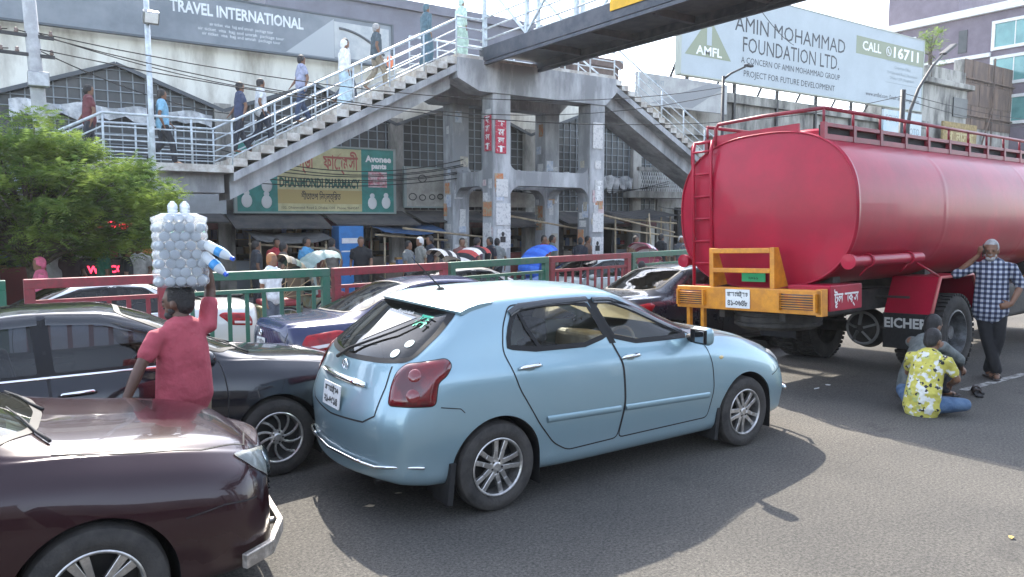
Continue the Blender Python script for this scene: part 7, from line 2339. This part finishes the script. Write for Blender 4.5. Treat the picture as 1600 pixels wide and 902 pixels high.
o = b.build('carrier_bag', mat('orange_bag', (.75, .22, .10), .5), None, smooth=True); o.location = (8.86, 18.53, sx(8.55)+.92); tag(o, 'orange carrier bag held on the footbridge stairs', 'bag')
b = MB(); b.box((0, 0, 0), (.14, .28, .4)); o = b.build('backpack', mat('dark_backpack', (.03, .035, .05), .8), None, bevel=.05, seg=3); o.location = (3.06, 18.75, 3.24+1.18); tag(o, 'dark backpack on the person in light blue shirt', 'bag')
PZ = -.14
lst = [('person in pink clothes under the tree', .62, 15.0, 3, '#c2607a', '#8d3f55', 'scarf'), ('person in green top under the tree beside the pink one', 1.75, 16.6, 0, '#2f6b58', '#2a2d33', 'black'), ('person in black clothes under the tree', 2.1, 16.4, 0, '#1d2026', '#1d2026', 'black'),
       ('person in white shirt near the glowing WELCOME sign', 2.45, 17.2, 1, '#c9c9c6', '#3a3a3a', 'black'), ('person in navy clothes left of the carried bottles', 2.95, 16.5, 0, '#22345c', '#1b2233', 'black'),
       ('man in white shirt with henna-orange head beyond the green fence', 3.98, 13.2, 0, '#d4dade', '#5b6470', 'orange'), ('person in sky blue shirt at the pale stall', 6.15, 17.6, 0, '#4d8fb8', '#2c2f36', 'black'), ('person in red shirt at the pale stall counter', 5.75, 18.6, 0, '#a02c36', '#2c2f36', 'black'),
       ('person in black shirt in front of the blue booth', 7.25, 16.9, 1, '#17191d', '#22252b', 'black'), ('person in grey shirt right of the blue booth', 8.35, 16.6, 2, '#6c706f', '#2c2f36', 'black'), ('person in white cap beyond the beige car roof', 8.85, 16.9, 0, '#8a8a82', '#2c2f36', 'white'),
       ('person in plum shirt left of the near column', 10.4, 16.7, 1, '#6b4a58', '#2c2f36', 'black'), ('person in dark shirt beside the near column', 10.95, 16.9, 0, '#2a2c33', '#2c2f36', 'black'), ('person in maroon shirt between the columns', 12.6, 16.7, 2, '#7a3038', '#2c2f36', 'black'),
       ('person in grey green shirt between the columns', 13.2, 17.1, 0, '#59645e', '#2c2f36', 'black'), ('person in brown shirt right of the far column', 16.2, 16.8, 1, '#6f5a45', '#2c2f36', 'black'), ('person in dark coat right of the far column', 17.5, 17.0, 0, '#24272c', '#2c2f36', 'black'),
       ('person in white cap at the bamboo stall', 18.2, 16.8, 0, '#4b4f52', '#2c2f36', 'white'), ('person in tan shirt at the bamboo stall', 18.9, 17.2, 2, '#8c7458', '#2c2f36', 'black'), ('person in black shirt near the white rickshaw hood', 20.0, 17.1, 0, '#202227', '#2c2f36', 'black')]
for i, (lb, x, y, k, s_, l_, h) in enumerate(lst):
    crowd(lb, x, y, PZ if y > 16.2 else FZ, RND.choice((0, pi, -pi/2, -2, -1)), k, RND.uniform(.95, 1.02), C(s_), C(l_), h)
crowd('person in bright pink shirt at the fence beside the dark grey car', 10.35, 10.55, gz(10.55), 1.2, 0, .84, C('#d8305f'), C('#2c2f36'), 'black')
for i_, (x_, y_, c_) in enumerate(((4.9, 17.4, '#3b3f45'), (5.3, 16.7, '#59504a'), (6.9, 17.9, '#6e6a62'), (9.35, 17.3, '#2f3540'), (9.9, 16.6, '#704c48'), (11.5, 17.4, '#8a8f8c'), (14.0, 16.8, '#2b2f38'), (14.7, 17.3, '#5c4436'), (16.8, 17.4, '#3d4a44'), (19.5, 16.7, '#51555c'), (1.2, 17.0, '#3c2a30'), (3.4, 17.3, '#2a3038'))):
    crowd('person in '+('charcoal', 'brown', 'stone grey', 'dark blue', 'rust', 'light grey', 'black', 'dark tan', 'olive', 'slate', 'dark plum', 'ink blue')[i_]+' shirt among the crowd '+('by the pharmacy', 'in front of the pharmacy', 'beside the booth', 'near the blue stall', 'near the blue stall front', 'at the near column', 'between the columns', 'behind the second rickshaw', 'past the far column', 'at the right stalls', 'under the tree', 'behind the bottles')[i_], x_, y_, PZ, RND.choice((0, pi, -pi/2, -2, -1, .5)), i_ % 3, RND.uniform(.94, 1.02), C(c_), C('#2c2f36'), 'black')
for k in range(4):
    if not used[k]:
        for c in list(PROTO[k].children): bpy.data.objects.remove(c)
        bpy.data.objects.remove(PROTO[k])
# ---------------------------------------------------------------- dusty street air
def haze():
    m = bpy.data.materials.new('dusty_air'); m.use_nodes = True
    nt = m.node_tree; nt.nodes.remove(nt.nodes['Principled BSDF'])
    v = nt.nodes.new('ShaderNodeVolumePrincipled')
    v.inputs['Color'].default_value = (.86, .91, .96, 1)
    v.inputs['Density'].default_value = .0006
    v.inputs['Anisotropy'].default_value = .55
    nt.links.new(v.outputs[0], nt.nodes['Material Output'].inputs['Volume'])
    b = MB(); b.bx(-310, 410, -310, 410, -1.6, 19.2)
    tag(b.build('haze', m), kind='stuff')
haze()
